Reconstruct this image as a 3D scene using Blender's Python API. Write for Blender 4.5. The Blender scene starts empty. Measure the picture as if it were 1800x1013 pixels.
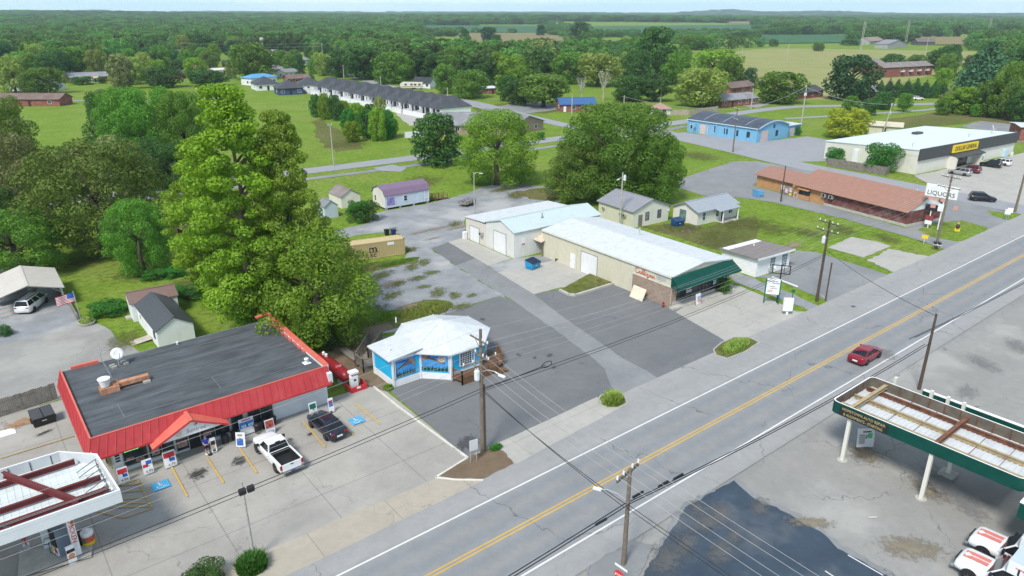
import bpy, math, random
import numpy as np
from mathutils import Vector, Matrix
from mathutils.geometry import tessellate_polygon
S = bpy.context.scene
C = S.collection
RND = random.Random(7)
R = math.radians

# ------------------------------------------------------------------ camera (world X runs along the highway, Y away from it)
FPX, CXP, CYP, HZ, CAMH, YAW = 1250.0, 900.0, 506.5, 24.0, 35.0, R(51.52)
PITCH = math.atan((CYP - HZ) / FPX)
cam = bpy.data.cameras.new('camera'); camo = bpy.data.objects.new('camera', cam); C.objects.link(camo)
cam.sensor_width = 36.0; cam.lens = FPX / 1800 * 36; cam.clip_start = 0.5; cam.clip_end = 40000
camo.location = (0, 0, CAMH); camo.rotation_euler = (R(90) - PITCH, 0, YAW - R(90))
S.camera = camo
_f = (math.cos(YAW) * math.cos(PITCH), math.sin(YAW) * math.cos(PITCH), -math.sin(PITCH))
_r = (math.sin(YAW), -math.cos(YAW), 0)
_u = (math.cos(YAW) * math.sin(PITCH), math.sin(YAW) * math.sin(PITCH), math.cos(PITCH))
def G(px, py, z=0.0):
    """survey: the point of the plane of height z that the photograph shows at pixel px, py"""
    a = (px - CXP) / FPX; b = -(py - CYP) / FPX
    d = [_f[i] + a * _r[i] + b * _u[i] for i in range(3)]
    t = (z - CAMH) / d[2]
    return (d[0] * t, d[1] * t)
def depth(x, y, z=0.0):
    return x * _f[0] + y * _f[1] + (z - CAMH) * _f[2]
def pyof(x, y, z):
    return CYP - FPX * (x * _u[0] + y * _u[1] + (z - CAMH) * _u[2]) / depth(x, y, z)
def hgt(px, py, top):
    x, y = G(px, py); lo, hi = 0.0, 60.0
    for _ in range(40):
        m = (lo + hi) / 2
        if pyof(x, y, m) > top: lo = m
        else: hi = m
    return lo
def sstep(a, b, x):
    t = min(1.0, max(0.0, (x - a) / (b - a))); return t * t * (3 - 2 * t)
def terrain(x, y):
    r = math.hypot(x, y)
    if r < 850: return 0.0
    th = math.degrees(math.atan2(y, x)) - 51.5            # + is to the left of the view
    base = 16 + 0.30 * max(-40, min(40, th))
    w = 4 * math.sin(x * .0021 + 1) * math.cos(y * .0017) + 3 * math.sin(x * .0047 + y * .0031)
    z = sstep(850, 3800, r) * (base + w)
    z += 34 * math.exp(-((th + 15.5) / 2.6) ** 2) * sstep(6500, 8200, r)
    z += 22 * math.exp(-((th + 23) / 3.5) ** 2) * sstep(6500, 8200, r)
    z += 18 * math.exp(-((th - 28.5) / 1.2) ** 2) * sstep(6500, 8200, r)
    z += 26 * sstep(6000, 8500, r)
    return z

# ------------------------------------------------------------------ mesh builder
class MB:
    def __init__(s): s.v = []; s.f = []; s.m = []
    def add(s, vs, fs, m=0):
        n = len(s.v); s.v += [tuple(p) for p in vs]
        for f in fs: s.f.append(tuple(i + n for i in f)); s.m.append(m)
        return s
    def quad(s, *p, m=0): return s.add(p, [tuple(range(len(p)))], m)
    def box(s, x0, x1, y0, y1, z0, z1, m=0, mt=None):
        v = [(x0,y0,z0),(x1,y0,z0),(x1,y1,z0),(x0,y1,z0),(x0,y0,z1),(x1,y0,z1),(x1,y1,z1),(x0,y1,z1)]
        if mt is not None: v = [tuple(mt @ Vector(p)) for p in v]
        return s.add(v, [(3,2,1,0),(4,5,6,7),(0,1,5,4),(1,2,6,5),(2,3,7,6),(3,0,4,7)], m)
    def beam(s, a, b, w, h, m=0):
        a = Vector(a); b = Vector(b); d = b - a; L = d.length
        q = d.to_track_quat('X', 'Z').to_matrix().to_4x4()
        return s.box(0, L, -w/2, w/2, -h/2, h/2, m, Matrix.Translation(a) @ q)
    def prism(s, pts, z0, z1, m=0, top=None):
        n = len(pts)
        v = [(p[0], p[1], z0) for p in pts] + [(p[0], p[1], z1) for p in pts]
        f = [tuple(range(n - 1, -1, -1)), tuple(range(n, 2 * n))] + [(i, (i+1) % n, n + (i+1) % n, n + i) for i in range(n)]
        s.add(v, f, m)
        if top is not None: s.m[-n-1] = top
        return s
    def tube(s, path, r, n=6, m=0, r2=None, cap=True):
        P = [Vector(p) for p in path]; vs = []; fs = []
        for i, p in enumerate(P):
            d = (P[min(i+1, len(P)-1)] - P[max(i-1, 0)]).normalized()
            up = Vector((0,0,1)) if abs(d.z) < .95 else Vector((1,0,0))
            a = d.cross(up).normalized(); b = a.cross(d)
            rr = r if r2 is None else r + (r2 - r) * i / max(1, len(P)-1)
            if isinstance(r, (list, tuple)): rr = r[i]
            for k in range(n):
                t = 2 * math.pi * k / n; vs.append(p + a * (rr * math.cos(t)) + b * (rr * math.sin(t)))
        for i in range(len(P) - 1):
            for k in range(n):
                fs.append((i*n+k, i*n+(k+1) % n, (i+1)*n+(k+1) % n, (i+1)*n+k))
        if cap: fs += [tuple(range(n-1, -1, -1)), tuple(range((len(P)-1)*n, len(P)*n))]
        return s.add(vs, fs, m)
    def lathe(s, prof, c=(0,0,0), n=16, m=0, axis='z'):
        vs = []; fs = []
        for r, z in prof:
            for k in range(n):
                t = 2*math.pi*k/n; p = (r*math.cos(t), r*math.sin(t), z)
                if axis == 'x': p = (p[2], p[0], p[1])
                if axis == 'y': p = (p[0], p[2], p[1])
                vs.append((p[0]+c[0], p[1]+c[1], p[2]+c[2]))
        for i in range(len(prof)-1):
            for k in range(n): fs.append((i*n+k, i*n+(k+1) % n, (i+1)*n+(k+1) % n, (i+1)*n+k))
        fs += [tuple(range(n-1,-1,-1)), tuple(range((len(prof)-1)*n, len(prof)*n))]
        return s.add(vs, fs, m)
    def build(s, name, mats, parent=None, smooth=False, loc=None, bevel=0):
        me = bpy.data.meshes.new(name); me.from_pydata(s.v, [], s.f)
        if not isinstance(mats, (list, tuple)): mats = [mats]
        for x in mats: me.materials.append(x)
        if len(mats) > 1: me.polygons.foreach_set('material_index', s.m)
        if smooth: me.polygons.foreach_set('use_smooth', [True] * len(s.f))
        me.update()
        o = bpy.data.objects.new(name, me); C.objects.link(o)
        if parent: o.parent = parent
        if loc: o.location = loc
        if bevel:
            b = o.modifiers.new('edge', 'BEVEL'); b.width = bevel; b.segments = 2; b.limit_method = 'ANGLE'; b.angle_limit = R(40)
        return o
def tag(o, label=None, cat=None, group=None, kind=None):
    if label: o['label'] = label
    if cat: o['category'] = cat
    if group: o['group'] = group
    if kind: o['kind'] = kind
    return o
def thing(name, label, cat, loc=(0,0,0), rz=0.0, group=None):
    o = bpy.data.objects.new(name, None); C.objects.link(o)
    o.empty_display_size = .3; o.location = loc if len(loc) == 3 else (*loc, 0); o.rotation_euler = (0, 0, rz)
    return tag(o, label, cat, group)
def bx(name, parent, mat, *b, bevel=0):
    m = MB()
    for q in b: m.box(*q)
    return m.build(name, mat, parent, bevel=bevel)
def dup(root, loc, rz, label=None, group=None, scale=None):
    r = root.copy(); C.objects.link(r); r.location = loc; r.rotation_euler = (0,0,rz)
    if label: r['label'] = label
    if group: r['group'] = group
    if scale: r.scale = scale
    for ch in list(root.children):
        c = ch.copy(); C.objects.link(c); c.parent = r
        for g in ch.children:
            d = g.copy(); C.objects.link(d); d.parent = c
    return r
def text(s, parent, mat, loc, rot, size, name='lettering', sx=1.0, ext=.01, align='CENTER', sp=1.0, shear=0):
    cu = bpy.data.curves.new(name, 'FONT'); cu.body = s; cu.size = size; cu.extrude = ext; cu.align_x = align; cu.align_y = 'CENTER'; cu.space_character = sp; cu.shear = shear
    cu.resolution_u = 3; cu.space_line = .85
    tmp = bpy.data.objects.new('tmp', cu); C.objects.link(tmp); dg = bpy.context.evaluated_depsgraph_get(); me = bpy.data.meshes.new_from_object(tmp.evaluated_get(dg)); bpy.data.objects.remove(tmp); bpy.data.curves.remove(cu)
    me.materials.clear(); me.materials.append(mat); o = bpy.data.objects.new(name, me); C.objects.link(o); o.parent = parent
    o.location = loc; o.rotation_euler = rot; o.scale = (sx, 1, 1); return o
FRONT = (R(90), 0, 0)          # text on a wall that faces -Y
LEFT = (R(90), 0, R(-90))      # text on a wall that faces -X

# ------------------------------------------------------------------ materials
class NT:
    def __init__(s, name):
        s.m = bpy.data.materials.new(name); s.m.use_nodes = True; s.t = s.m.node_tree; s.t.nodes.clear()
        s.out = s.n('ShaderNodeOutputMaterial'); s.c = s.n('ShaderNodeTexCoord')
    def n(s, ty, **k):
        x = s.t.nodes.new(ty)
        for a, b in k.items(): setattr(x, a, b)
        return x
    def l(s, a, b): s.t.links.new(a, b)
    def vec(s, scale=(1,1,1), rot=(0,0,0), src='Object'):
        mp = s.n('ShaderNodeMapping'); mp.inputs['Scale'].default_value = scale; mp.inputs['Rotation'].default_value = rot
        s.l(s.c.outputs[src], mp.inputs[0]); return mp.outputs[0]
    def noise(s, scale, detail=4, rough=.55, v=None, dist=0):
        x = s.n('ShaderNodeTexNoise'); x.inputs['Scale'].default_value = scale; x.inputs['Detail'].default_value = detail
        x.inputs['Roughness'].default_value = rough; x.inputs['Distortion'].default_value = dist
        s.l(v if v is not None else s.c.outputs['Object'], x.inputs['Vector']); return x.outputs['Fac']
    def ramp(s, fac, lo, hi, c0=(0,0,0), c1=(1,1,1)):
        x = s.n('ShaderNodeValToRGB'); e = x.color_ramp.elements
        e[0].position = lo; e[1].position = hi; e[0].color = (*c0, 1); e[1].color = (*c1, 1)
        s.l(fac, x.inputs[0]); return x.outputs[0]
    def mix(s, fac, a, b, bt='MIX'):
        x = s.n('ShaderNodeMix', data_type='RGBA', blend_type=bt)
        for k, v in ((0, fac), (6, a), (7, b)):
            if isinstance(v, (int, float)): x.inputs[k].default_value = v
            elif isinstance(v, tuple): x.inputs[k].default_value = (*v, 1)
            else: s.l(v, x.inputs[k])
        return x.outputs[2]
    def math(s, op, a, b=None, clamp=False):
        x = s.n('ShaderNodeMath', operation=op); x.use_clamp = clamp
        for k, v in ((0, a), (1, b)):
            if v is None: continue
            if isinstance(v, (int, float)): x.inputs[k].default_value = v
            else: s.l(v, x.inputs[k])
        return x.outputs[0]
    def crack(s, scale, width, v=None, warp=.0):
        vec = v if v is not None else s.c.outputs['Object']
        if warp:
            nz = s.n('ShaderNodeTexNoise'); nz.inputs['Scale'].default_value = .6; nz.inputs['Detail'].default_value = 5; s.l(vec, nz.inputs[0])
            vm = s.n('ShaderNodeVectorMath', operation='MULTIPLY_ADD'); s.l(nz.outputs['Color'], vm.inputs[0]); vm.inputs[1].default_value = (warp,)*3; s.l(vec, vm.inputs[2]); vec = vm.outputs[0]
        x = s.n('ShaderNodeTexVoronoi', feature='DISTANCE_TO_EDGE'); x.inputs['Scale'].default_value = scale; s.l(vec, x.inputs['Vector'])
        return s.ramp(x.outputs['Distance'], width * .3, width, (1,1,1), (0,0,0))
    def bsdf(s, col, rough=.7, metal=0, spec=.5, bump=None, bs=.3, bd=.02, coat=0, emit=None, es=0):
        b = s.n('ShaderNodeBsdfPrincipled')
        if isinstance(col, tuple): b.inputs['Base Color'].default_value = (*col, 1)
        else: s.l(col, b.inputs['Base Color'])
        if isinstance(rough, (int, float)): b.inputs['Roughness'].default_value = rough
        else: s.l(rough, b.inputs['Roughness'])
        b.inputs['Metallic'].default_value = metal; b.inputs['Specular IOR Level'].default_value = spec
        b.inputs['Coat Weight'].default_value = coat
        if emit: b.inputs['Emission Color'].default_value = (*emit, 1); b.inputs['Emission Strength'].default_value = es
        if bump is not None:
            bp = s.n('ShaderNodeBump'); bp.inputs['Strength'].default_value = bs; bp.inputs['Distance'].default_value = bd
            s.l(bump, bp.inputs['Height']); s.l(bp.outputs[0], b.inputs['Normal'])
        s.l(b.outputs[0], s.out.inputs[0]); return b
def mul(c, k): return tuple(min(1, max(0, x * k)) for x in c)
_cache = {}
def M(name, col=(.5,.5,.5), rough=.7, metal=0, var=.12, sc=1.2, spec=.4, dirt=0, dcol=(.16,.13,.1), coat=0, emit=None, es=0):
    if name in _cache: return _cache[name]
    t = NT(name)
    c = t.mix(t.ramp(t.noise(sc, 6, .6), .3, .7), mul(col, 1 - var), mul(col, 1 + var))
    if dirt:
        f = t.ramp(t.noise(.7, 7, .68, t.vec((1,1,.35))), .52, .78)
        c = t.mix(t.math('MULTIPLY', f, dirt), c, dcol)
    t.bsdf(c, rough, metal, spec, coat=coat, emit=emit, es=es)
    _cache[name] = t.m; return t.m

WHITE = M('white_paint', (.76,.77,.78), .55, var=.04, dirt=.12)
CREAM = M('cream_metal', (.60,.575,.45), .5, var=.05, dirt=.16)
CREAM2 = M('pale_cream_siding', (.66,.65,.58), .6, var=.04, dirt=.15)
WROOF = M('white_metal_roof', (.57,.60,.62), .5, var=.07, dirt=.4, dcol=(.40,.40,.38))
MINT = M('pale_green_metal_roof', (.47,.56,.56), .45, var=.05, dirt=.12, dcol=(.45,.5,.5))
RED = M('red_metal', (.43,.040,.045), .5, var=.12, spec=.4, dirt=.45, dcol=(.52,.14,.12))
CORAL = M('faded_red_metal', (.62,.14,.10), .5, var=.12, dirt=.25, dcol=(.5,.25,.2))
BEAMRED = M('oxide_red_steel', (.13,.022,.022), .6, var=.2)
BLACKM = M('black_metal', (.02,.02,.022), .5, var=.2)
DARKG = M('dark_grey_metal', (.06,.063,.068), .55, var=.12)
GREYM = M('grey_metal', (.36,.37,.38), .45, metal=.3, var=.1, dirt=.1)
STEEL = M('galvanised_steel', (.52,.53,.54), .4, metal=.5, var=.1)
GREEN = M('dark_green_metal', (.003,.060,.045), .6, var=.15, spec=.2, dirt=.12, dcol=(.1,.16,.14))
GREENP = M('green_paint', (.01,.14,.09), .5, var=.08)
BLUE = M('turquoise_blue_paint', (.02,.42,.72), .6, var=.05, dirt=.05)
BLUEW = M('pale_blue_siding', (.18,.42,.62), .65, var=.07, dirt=.14)
LBLUE = M('powder_blue_siding', (.52,.60,.68), .6, var=.05, dirt=.1)
PURPLE = M('purple_metal_roof', (.19,.13,.20), .45, var=.08)
BIN = M('blue_dumpster', (.02,.2,.42), .55, var=.15, dirt=.3, dcol=(.2,.2,.2))
ORANGE = M('orange_brick', (.47,.255,.115), .8, var=.12)
COPPER = M('salmon_metal_roof', (.31,.168,.122), .55, var=.09, dirt=.14, dcol=(.3,.14,.1))
TAN = M('tan_metal', (.50,.40,.21), .55, var=.07, dirt=.3, dcol=(.28,.17,.08))
WOOD = M('weathered_wood', (.21,.165,.115), .85, var=.25, sc=2.5)
WOODG = M('grey_weathered_wood', (.20,.18,.155), .9, var=.3, sc=2.5)
WOODB = M('brown_wood', (.16,.085,.045), .8, var=.25, sc=2.5)
POLEW = M('utility_pole_wood', (.17,.14,.11), .9, var=.3, sc=3)
POLEB = M('dark_pole_wood', (.085,.06,.045), .9, var=.3, sc=3)
PALEW = M('pale_pole_wood', (.40,.38,.34), .9, var=.25, sc=3)
RUST = M('rusty_steel', (.16,.07,.04), .8, var=.45, sc=2)
TANB = M('tan_steel_beam', (.36,.29,.17), .7, var=.25, sc=1.5, dirt=.5, dcol=(.15,.07,.04))
TYRE = M('tyre_rubber', (.018,.018,.018), .85, var=.2)
RIM = M('wheel_rim', (.45,.46,.47), .3, metal=.7, var=.05)
CHROME = M('chrome', (.7,.7,.7), .15, metal=1, var=.02)
CABLE = M('black_cable', (.012,.012,.014), .6, var=.1)
WIRE = M('pale_aluminium_wire', (.40,.40,.39), .45, metal=.2, var=.05)
PORC = M('pale_porcelain', (.66,.70,.72), .3, var=.05)
YEL = M('yellow_sign_paint', (.80,.58,.02), .5, var=.04)
REDP = M('red_paint', (.55,.03,.04), .5, var=.06)
BLUEP = M('blue_print', (.03,.12,.45), .5, var=.06)
INK = M('black_lettering', (.02,.02,.022), .6, var=.05)
REDINK = M('red_lettering', (.62,.07,.04), .5, var=.05)
GREENL = M('neon_green', (.05,.8,.15), .5, emit=(.1,1,.25), es=1.4)
CONC = M('pale_concrete', (.43,.42,.38), .9, var=.16, sc=2)
BLOCK = M('concrete_block', (.36,.35,.31), .9, var=.15, sc=3)
def glass(name, col=(.03,.04,.045), rough=.08):
    t = NT(name); c = t.mix(t.ramp(t.noise(1.1, 4), .35, .7), mul(col, .6), mul(col, 1.6)); t.bsdf(c, rough, 0, .38); return t.m
GLASS = glass('dark_window_glass'); CARGLASS = glass('car_glass', (.012,.016,.02), .05); TEALG = glass('teal_window_glass', (.10,.17,.16), .1)
def brick(name, a, b, mortar=(.35,.33,.3), sc=4.0):
    t = NT(name); br = t.n('ShaderNodeTexBrick'); br.inputs['Scale'].default_value = sc
    br.inputs['Color1'].default_value = (*a, 1); br.inputs['Color2'].default_value = (*b, 1); br.inputs['Mortar'].default_value = (*mortar, 1)
    br.inputs['Mortar Size'].default_value = .012; br.inputs['Brick Width'].default_value = .9; br.inputs['Row Height'].default_value = .33
    sp = t.n('ShaderNodeSeparateXYZ'); t.l(t.c.outputs['Object'], sp.inputs[0])
    cb = t.n('ShaderNodeCombineXYZ'); t.l(t.math('ADD', sp.outputs[0], sp.outputs[1]), cb.inputs[0]); t.l(sp.outputs[2], cb.inputs[1]); t.l(cb.outputs[0], br.inputs['Vector'])
    c = t.mix(t.ramp(t.noise(.9, 6), .45, .75), br.outputs['Color'], t.mix(.22, br.outputs['Color'], (.55,.48,.44)))
    t.bsdf(c, .9, spec=.2); return t.m
BRICKR = brick('red_brick', (.27,.075,.05), (.20,.055,.04)); BRICKB = brick('brown_brick', (.36,.27,.21), (.26,.18,.13)); BRICKD = brick('dark_red_brick', (.16,.045,.04), (.11,.035,.035), (.3,.22,.2))
def shingle(name, col):
    t = NT(name); v = t.vec((1,1,3)); f = t.noise(3.2, 5, .7, v); g = t.noise(.35, 3)
    c = t.mix(t.ramp(f, .3, .7), mul(col, .75), mul(col, 1.25)); c = t.mix(t.ramp(g, .4, .7), c, mul(col, 1.35)); t.bsdf(c, .75, spec=.35, bump=f, bs=.3, bd=.02); return t.m
SHC = shingle('charcoal_shingles', (.055,.06,.07)); SHG = shingle('grey_shingles', (.20,.205,.22)); SHB = shingle('brown_shingles', (.15,.105,.09)); SHK = shingle('black_shingles', (.035,.038,.042)); SHT = shingle('brown_grey_shingles', (.20,.175,.165))
def carpaint(name, col, metal=.0, rough=.22):
    return M('paint_' + name, col, rough, metal, var=.02, spec=.55, coat=.3)

# ------------------------------------------------------------------ world, sun, view
w = bpy.data.worlds.new('World'); S.world = w; w.use_nodes = True; nt = w.node_tree; nt.nodes.clear()
SUN_EL, SUN_AZ = R(52), R(205)            # azimuth of the sun measured from +X towards +Y: behind the camera, to its left
sky = nt.nodes.new('ShaderNodeTexSky'); sky.sky_type = 'NISHITA'; sky.sun_disc = False; sky.sun_elevation = SUN_EL
sky.sun_rotation = R(90) - SUN_AZ; sky.altitude = 200; sky.air_density = 1.0; sky.dust_density = .6; sky.ozone_density = 1.6
tc = nt.nodes.new('ShaderNodeTexCoord'); mp = nt.nodes.new('ShaderNodeMapping'); mp.inputs['Scale'].default_value = (1, 1, 6)
nz = nt.nodes.new('ShaderNodeTexNoise'); nz.inputs['Scale'].default_value = 3.2; nz.inputs['Detail'].default_value = 7; nz.inputs['Roughness'].default_value = .6
rp = nt.nodes.new('ShaderNodeValToRGB'); rp.color_ramp.elements[0].position = .46; rp.color_ramp.elements[1].position = .72
rp.color_ramp.elements[0].color = (.25,.25,.25,1)
L = nt.links.new
mx = nt.nodes.new('ShaderNodeMix'); mx.data_type = 'RGBA'; mx.inputs[7].default_value = (5.4, 6.2, 6.7, 1)
sp = nt.nodes.new('ShaderNodeSeparateXYZ'); mr = nt.nodes.new('ShaderNodeMapRange'); mr.inputs[1].default_value = .03; mr.inputs[2].default_value = .30
h1 = nt.nodes.new('ShaderNodeMix'); h1.data_type = 'RGBA'; h1.inputs[6].default_value = (4.4, 6.6, 7.4, 1); h1.inputs[7].default_value = (7.2, 8.2, 8.5, 1)      # the low, cloud streaked sky
h2 = nt.nodes.new('ShaderNodeMix'); h2.data_type = 'RGBA'
bg = nt.nodes.new('ShaderNodeBackground'); bg.inputs['Strength'].default_value = .098; wo = nt.nodes.new('ShaderNodeOutputWorld')
L(tc.outputs['Generated'], mp.inputs[0]); L(mp.outputs[0], nz.inputs['Vector']); L(nz.outputs['Fac'], rp.inputs[0]); L(rp.outputs[0], mx.inputs[0]); L(rp.outputs[0], h1.inputs[0])
L(tc.outputs['Generated'], sp.inputs[0]); L(sp.outputs[2], mr.inputs[0]); L(mr.outputs[0], h2.inputs[0]); L(h1.outputs[2], h2.inputs[6]); L(mx.outputs[2], h2.inputs[7])
L(sky.outputs[0], mx.inputs[6]); L(h2.outputs[2], bg.inputs[0]); L(bg.outputs[0], wo.inputs[0])
sl = bpy.data.lights.new('sun', 'SUN'); sl.energy = 2.3; sl.angle = R(14); sl.color = (1, .95, .87)
so = bpy.data.objects.new('sun', sl); C.objects.link(so)
sd = Vector((math.cos(SUN_AZ) * math.cos(SUN_EL), math.sin(SUN_AZ) * math.cos(SUN_EL), math.sin(SUN_EL)))
so.rotation_euler = sd.to_track_quat('Z', 'Y').to_euler(); so.location = (-60, -60, 120)
S.view_settings.view_transform = 'Standard'; S.view_settings.look = 'None'; S.view_settings.exposure = .85; S.view_settings.gamma = 1
S.render.engine = 'CYCLES'; S.cycles.max_bounces = 5; S.cycles.diffuse_bounces = 3; S.cycles.glossy_bounces = 2; S.cycles.transmission_bounces = 4
S.cycles.volume_bounces = 0; S.cycles.use_denoising = True; S.cycles.sample_clamp_indirect = 6
# ------------------------------------------------------------------ ground materials
def grass_mat(name, a, b, dry, dryamt=.5, sc=.12):
    t = NT(name)
    n1 = t.noise(sc, 5, .6); n2 = t.noise(1.1, 7, .72); n3 = t.noise(11, 4, .75); n4 = t.noise(.05, 6, .65); n5 = t.noise(.42, 5, .62); st = t.noise(.9, 3, .6, t.vec((.12, 1.6, 1), (0, 0, .35)))
    c = t.mix(t.ramp(n1, .35, .65), a, b)
    c = t.mix(t.math('MULTIPLY', t.ramp(n4, .47, .66), dryamt), c, dry)
    c = t.mix(t.math('MULTIPLY', t.ramp(n2, .50, .76), .42), c, dry)
    c = t.mix(t.math('MULTIPLY', t.ramp(n5, .52, .72), .45), c, mul(a, .62))
    c = t.mix(t.math('MULTIPLY', t.ramp(st, .5, .62), .22), c, mul(b, 1.25))
    c = t.mix(t.ramp(n2, .28, .55), mul(a, .5), c)
    c = t.mix(t.ramp(n3, .28, .72), t.mix(.38, c, (.012,.022,.005)), c)
    t.bsdf(c, .9, spec=.1, bump=n3, bs=.8, bd=.08); return t.m
LAWN = grass_mat('lawn_grass', (.155,.27,.024), (.225,.34,.038), (.34,.335,.11), .45)
ROUGHG = grass_mat('rough_dry_grass', (.12,.15,.035), (.17,.185,.05), (.25,.20,.10), .8, .25)
PAST = grass_mat('pasture_grass', (.30,.33,.10), (.37,.38,.15), (.44,.39,.20), .8, .03)
CROP = grass_mat('crop_field', (.06,.16,.075), (.07,.18,.08), (.08,.17,.09), .3, .01)
TANF = grass_mat('stubble_field', (.30,.24,.12), (.26,.24,.10), (.34,.27,.15), .6, .01)
def paved(name, col, var=.13, stains=.5, cracks=.5, csc=.16, cw=.006, scol=(.06,.06,.06), light=None, lamt=.0, fine=.10, joints=0, rough=.85, bands=None, ns=.22):
    t = NT(name)
    n1 = t.noise(ns, 6, .62); n2 = t.noise(1.1, 7, .68); n3 = t.noise(9, 4, .75); n4 = t.noise(.09, 5, .6)
    c = t.mix(t.ramp(n1, .32, .68), mul(col, 1 - var), mul(col, 1 + var))
    c = t.mix(t.ramp(n3, .25, .75), mul(col, 1 - fine * 2), t.mix(.7, mul(col, 1 + fine), c))
    c = t.mix(.42, c, t.mix(t.ramp(n1, .3, .7), mul(col, 1 - var), mul(col, 1 + var)))
    c = t.mix(t.ramp(n2, .3, .62), t.mix(.5, c, mul(col, .72)), c)
    if light: c = t.mix(t.math('MULTIPLY', t.ramp(n4, .5, .62), lamt), c, light)
    if bands:
        sp = t.n('ShaderNodeSeparateXYZ'); t.l(t.c.outputs['Object'], sp.inputs[0]); y = t.math('SUBTRACT', sp.outputs[1], 32.55)
        cr = t.n('ShaderNodeValToRGB'); cr.color_ramp.interpolation = 'LINEAR'; e = cr.color_ramp.elements
        f = t.math('ADD', t.math('DIVIDE', y, 20.0), .5); f = t.math('ADD', f, t.math('MULTIPLY', t.math('SUBTRACT', t.noise(.7, 5, .7), .5), .03))
        e[0].position = 0; e[0].color = (*bands[0][1], 1); e[1].position = 1; e[1].color = (*bands[-1][1], 1)
        for p, k in bands[1:-1]:
            q = e.new(p / 20 + .5); q.color = (*k, 1)
        t.l(f, cr.inputs[0]); c = t.mix(1, c, cr.outputs[0], 'MULTIPLY')
    c = t.mix(t.math('MULTIPLY', t.ramp(n2, .60, .78), stains), c, scol)
    if cracks:
        ck = t.crack(csc, cw, warp=2.2); m = t.ramp(t.noise(.12, 3), .42, .55)
        c = t.mix(t.math('MULTIPLY', t.math('MULTIPLY', ck, m), cracks), c, (.03,.03,.03))
    if joints:
        sp = t.n('ShaderNodeSeparateXYZ'); t.l(t.c.outputs['Object'], sp.inputs[0])
        for k in (0, 1):
            q = t.math('ABSOLUTE', t.math('SUBTRACT', t.math('FRACT', t.math('DIVIDE', t.math('ADD', sp.outputs[k], 1.3 + k), joints)), .5))
            c = t.mix(t.math('MULTIPLY', t.math('LESS_THAN', q, .005), .38), c, (.07,.065,.055))
    t.bsdf(c, rough, spec=.25, bump=n3, bs=.25, bd=.02); return t.m
A_ROAD = paved('road_asphalt', (.275,.282,.288), .08, .14, .55, .06, .0014, bands=[(-10,(.98,)*3), (-6.3,(1.2,1.17,1.12)), (-4.2,(1.16,1.14,1.12)), (-3.7,(1.0,1.0,1.0)), (-2.9,(.82,.85,.88)), (-2.0,(.98,.96,.93)), (-1.0,(.84,.87,.9)), (0,(1.02,1.0,.98)), (1.0,(.84,.87,.9)), (2,(.98,.96,.93)), (2.9,(.84,.87,.9)), (3.7,(1.0,1.0,1.0)), (4.4,(1.22,1.19,1.15)), (6.5,(1.12,1.1,1.08)), (10,(1.28,1.24,1.18))])
A_DARK = paved('dark_asphalt', (.168,.174,.18), .13, .25, .35, .1, .003, lamt=.25, light=(.2,.2,.2))
A_MID = paved('worn_asphalt', (.24,.25,.255), .14, .25, .6, .14, .004, lamt=.3, light=(.33,.33,.32))
A_OLD = paved('old_pale_asphalt', (.30,.295,.28), .2, .5, .7, .10, .004, scol=(.11,.115,.13), lamt=.5, light=(.40,.40,.37), ns=.12)
A_SEAL = paved('sealed_blue_black_asphalt', (.050,.074,.104), .28, .3, .25, .12, .002, scol=(.16,.165,.17), light=(.13,.14,.15), lamt=.75, rough=.6, fine=.18, ns=.5)
A_STREET = paved('street_asphalt', (.31,.32,.34), .08, .1, .4, .1, .003)
CONCL = paved('forecourt_concrete', (.355,.34,.31), .18, .7, .3, .1, .003, scol=(.13,.12,.105), lamt=.5, light=(.43,.41,.365), joints=7.3)
APRON = paved('beige_concrete_apron', (.41,.37,.305), .12, .35, .3, .1, .003, scol=(.25,.2,.14), joints=6.2)
PADC = paved('pale_concrete_pad', (.42,.41,.375), .14, .45, .3, .1, .003, scol=(.2,.19,.16), joints=4.6)
GRAV = paved('grey_gravel', (.30,.315,.33), .26, .5, .0, fine=.34, scol=(.17,.16,.13), lamt=.7, light=(.42,.42,.41), ns=.35)
DIRT = paved('dry_dirt', (.20,.145,.095), .3, .5, .0, fine=.35, scol=(.09,.085,.035), lamt=.4, light=(.30,.25,.18), ns=.6)
WEEDS = grass_mat('patchy_weeds', (.12,.15,.03), (.17,.19,.04), (.24,.21,.12), .9, .5)
MWHITE = paved('worn_white_marking', (.70,.70,.69), .08, .35, .0, scol=(.35,.35,.35)); MYEL = paved('worn_yellow_marking', (.60,.385,.075), .12, .35, 0, scol=(.35,.28,.16)); MBLUE = M('blue_marking', (.06,.36,.62), .8, var=.12, dirt=.3, dcol=(.3,.35,.4))
MYELW = paved('faded_yellow_marking', (.52,.36,.13), .2, .8, 0, scol=(.36,.33,.27))

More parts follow.
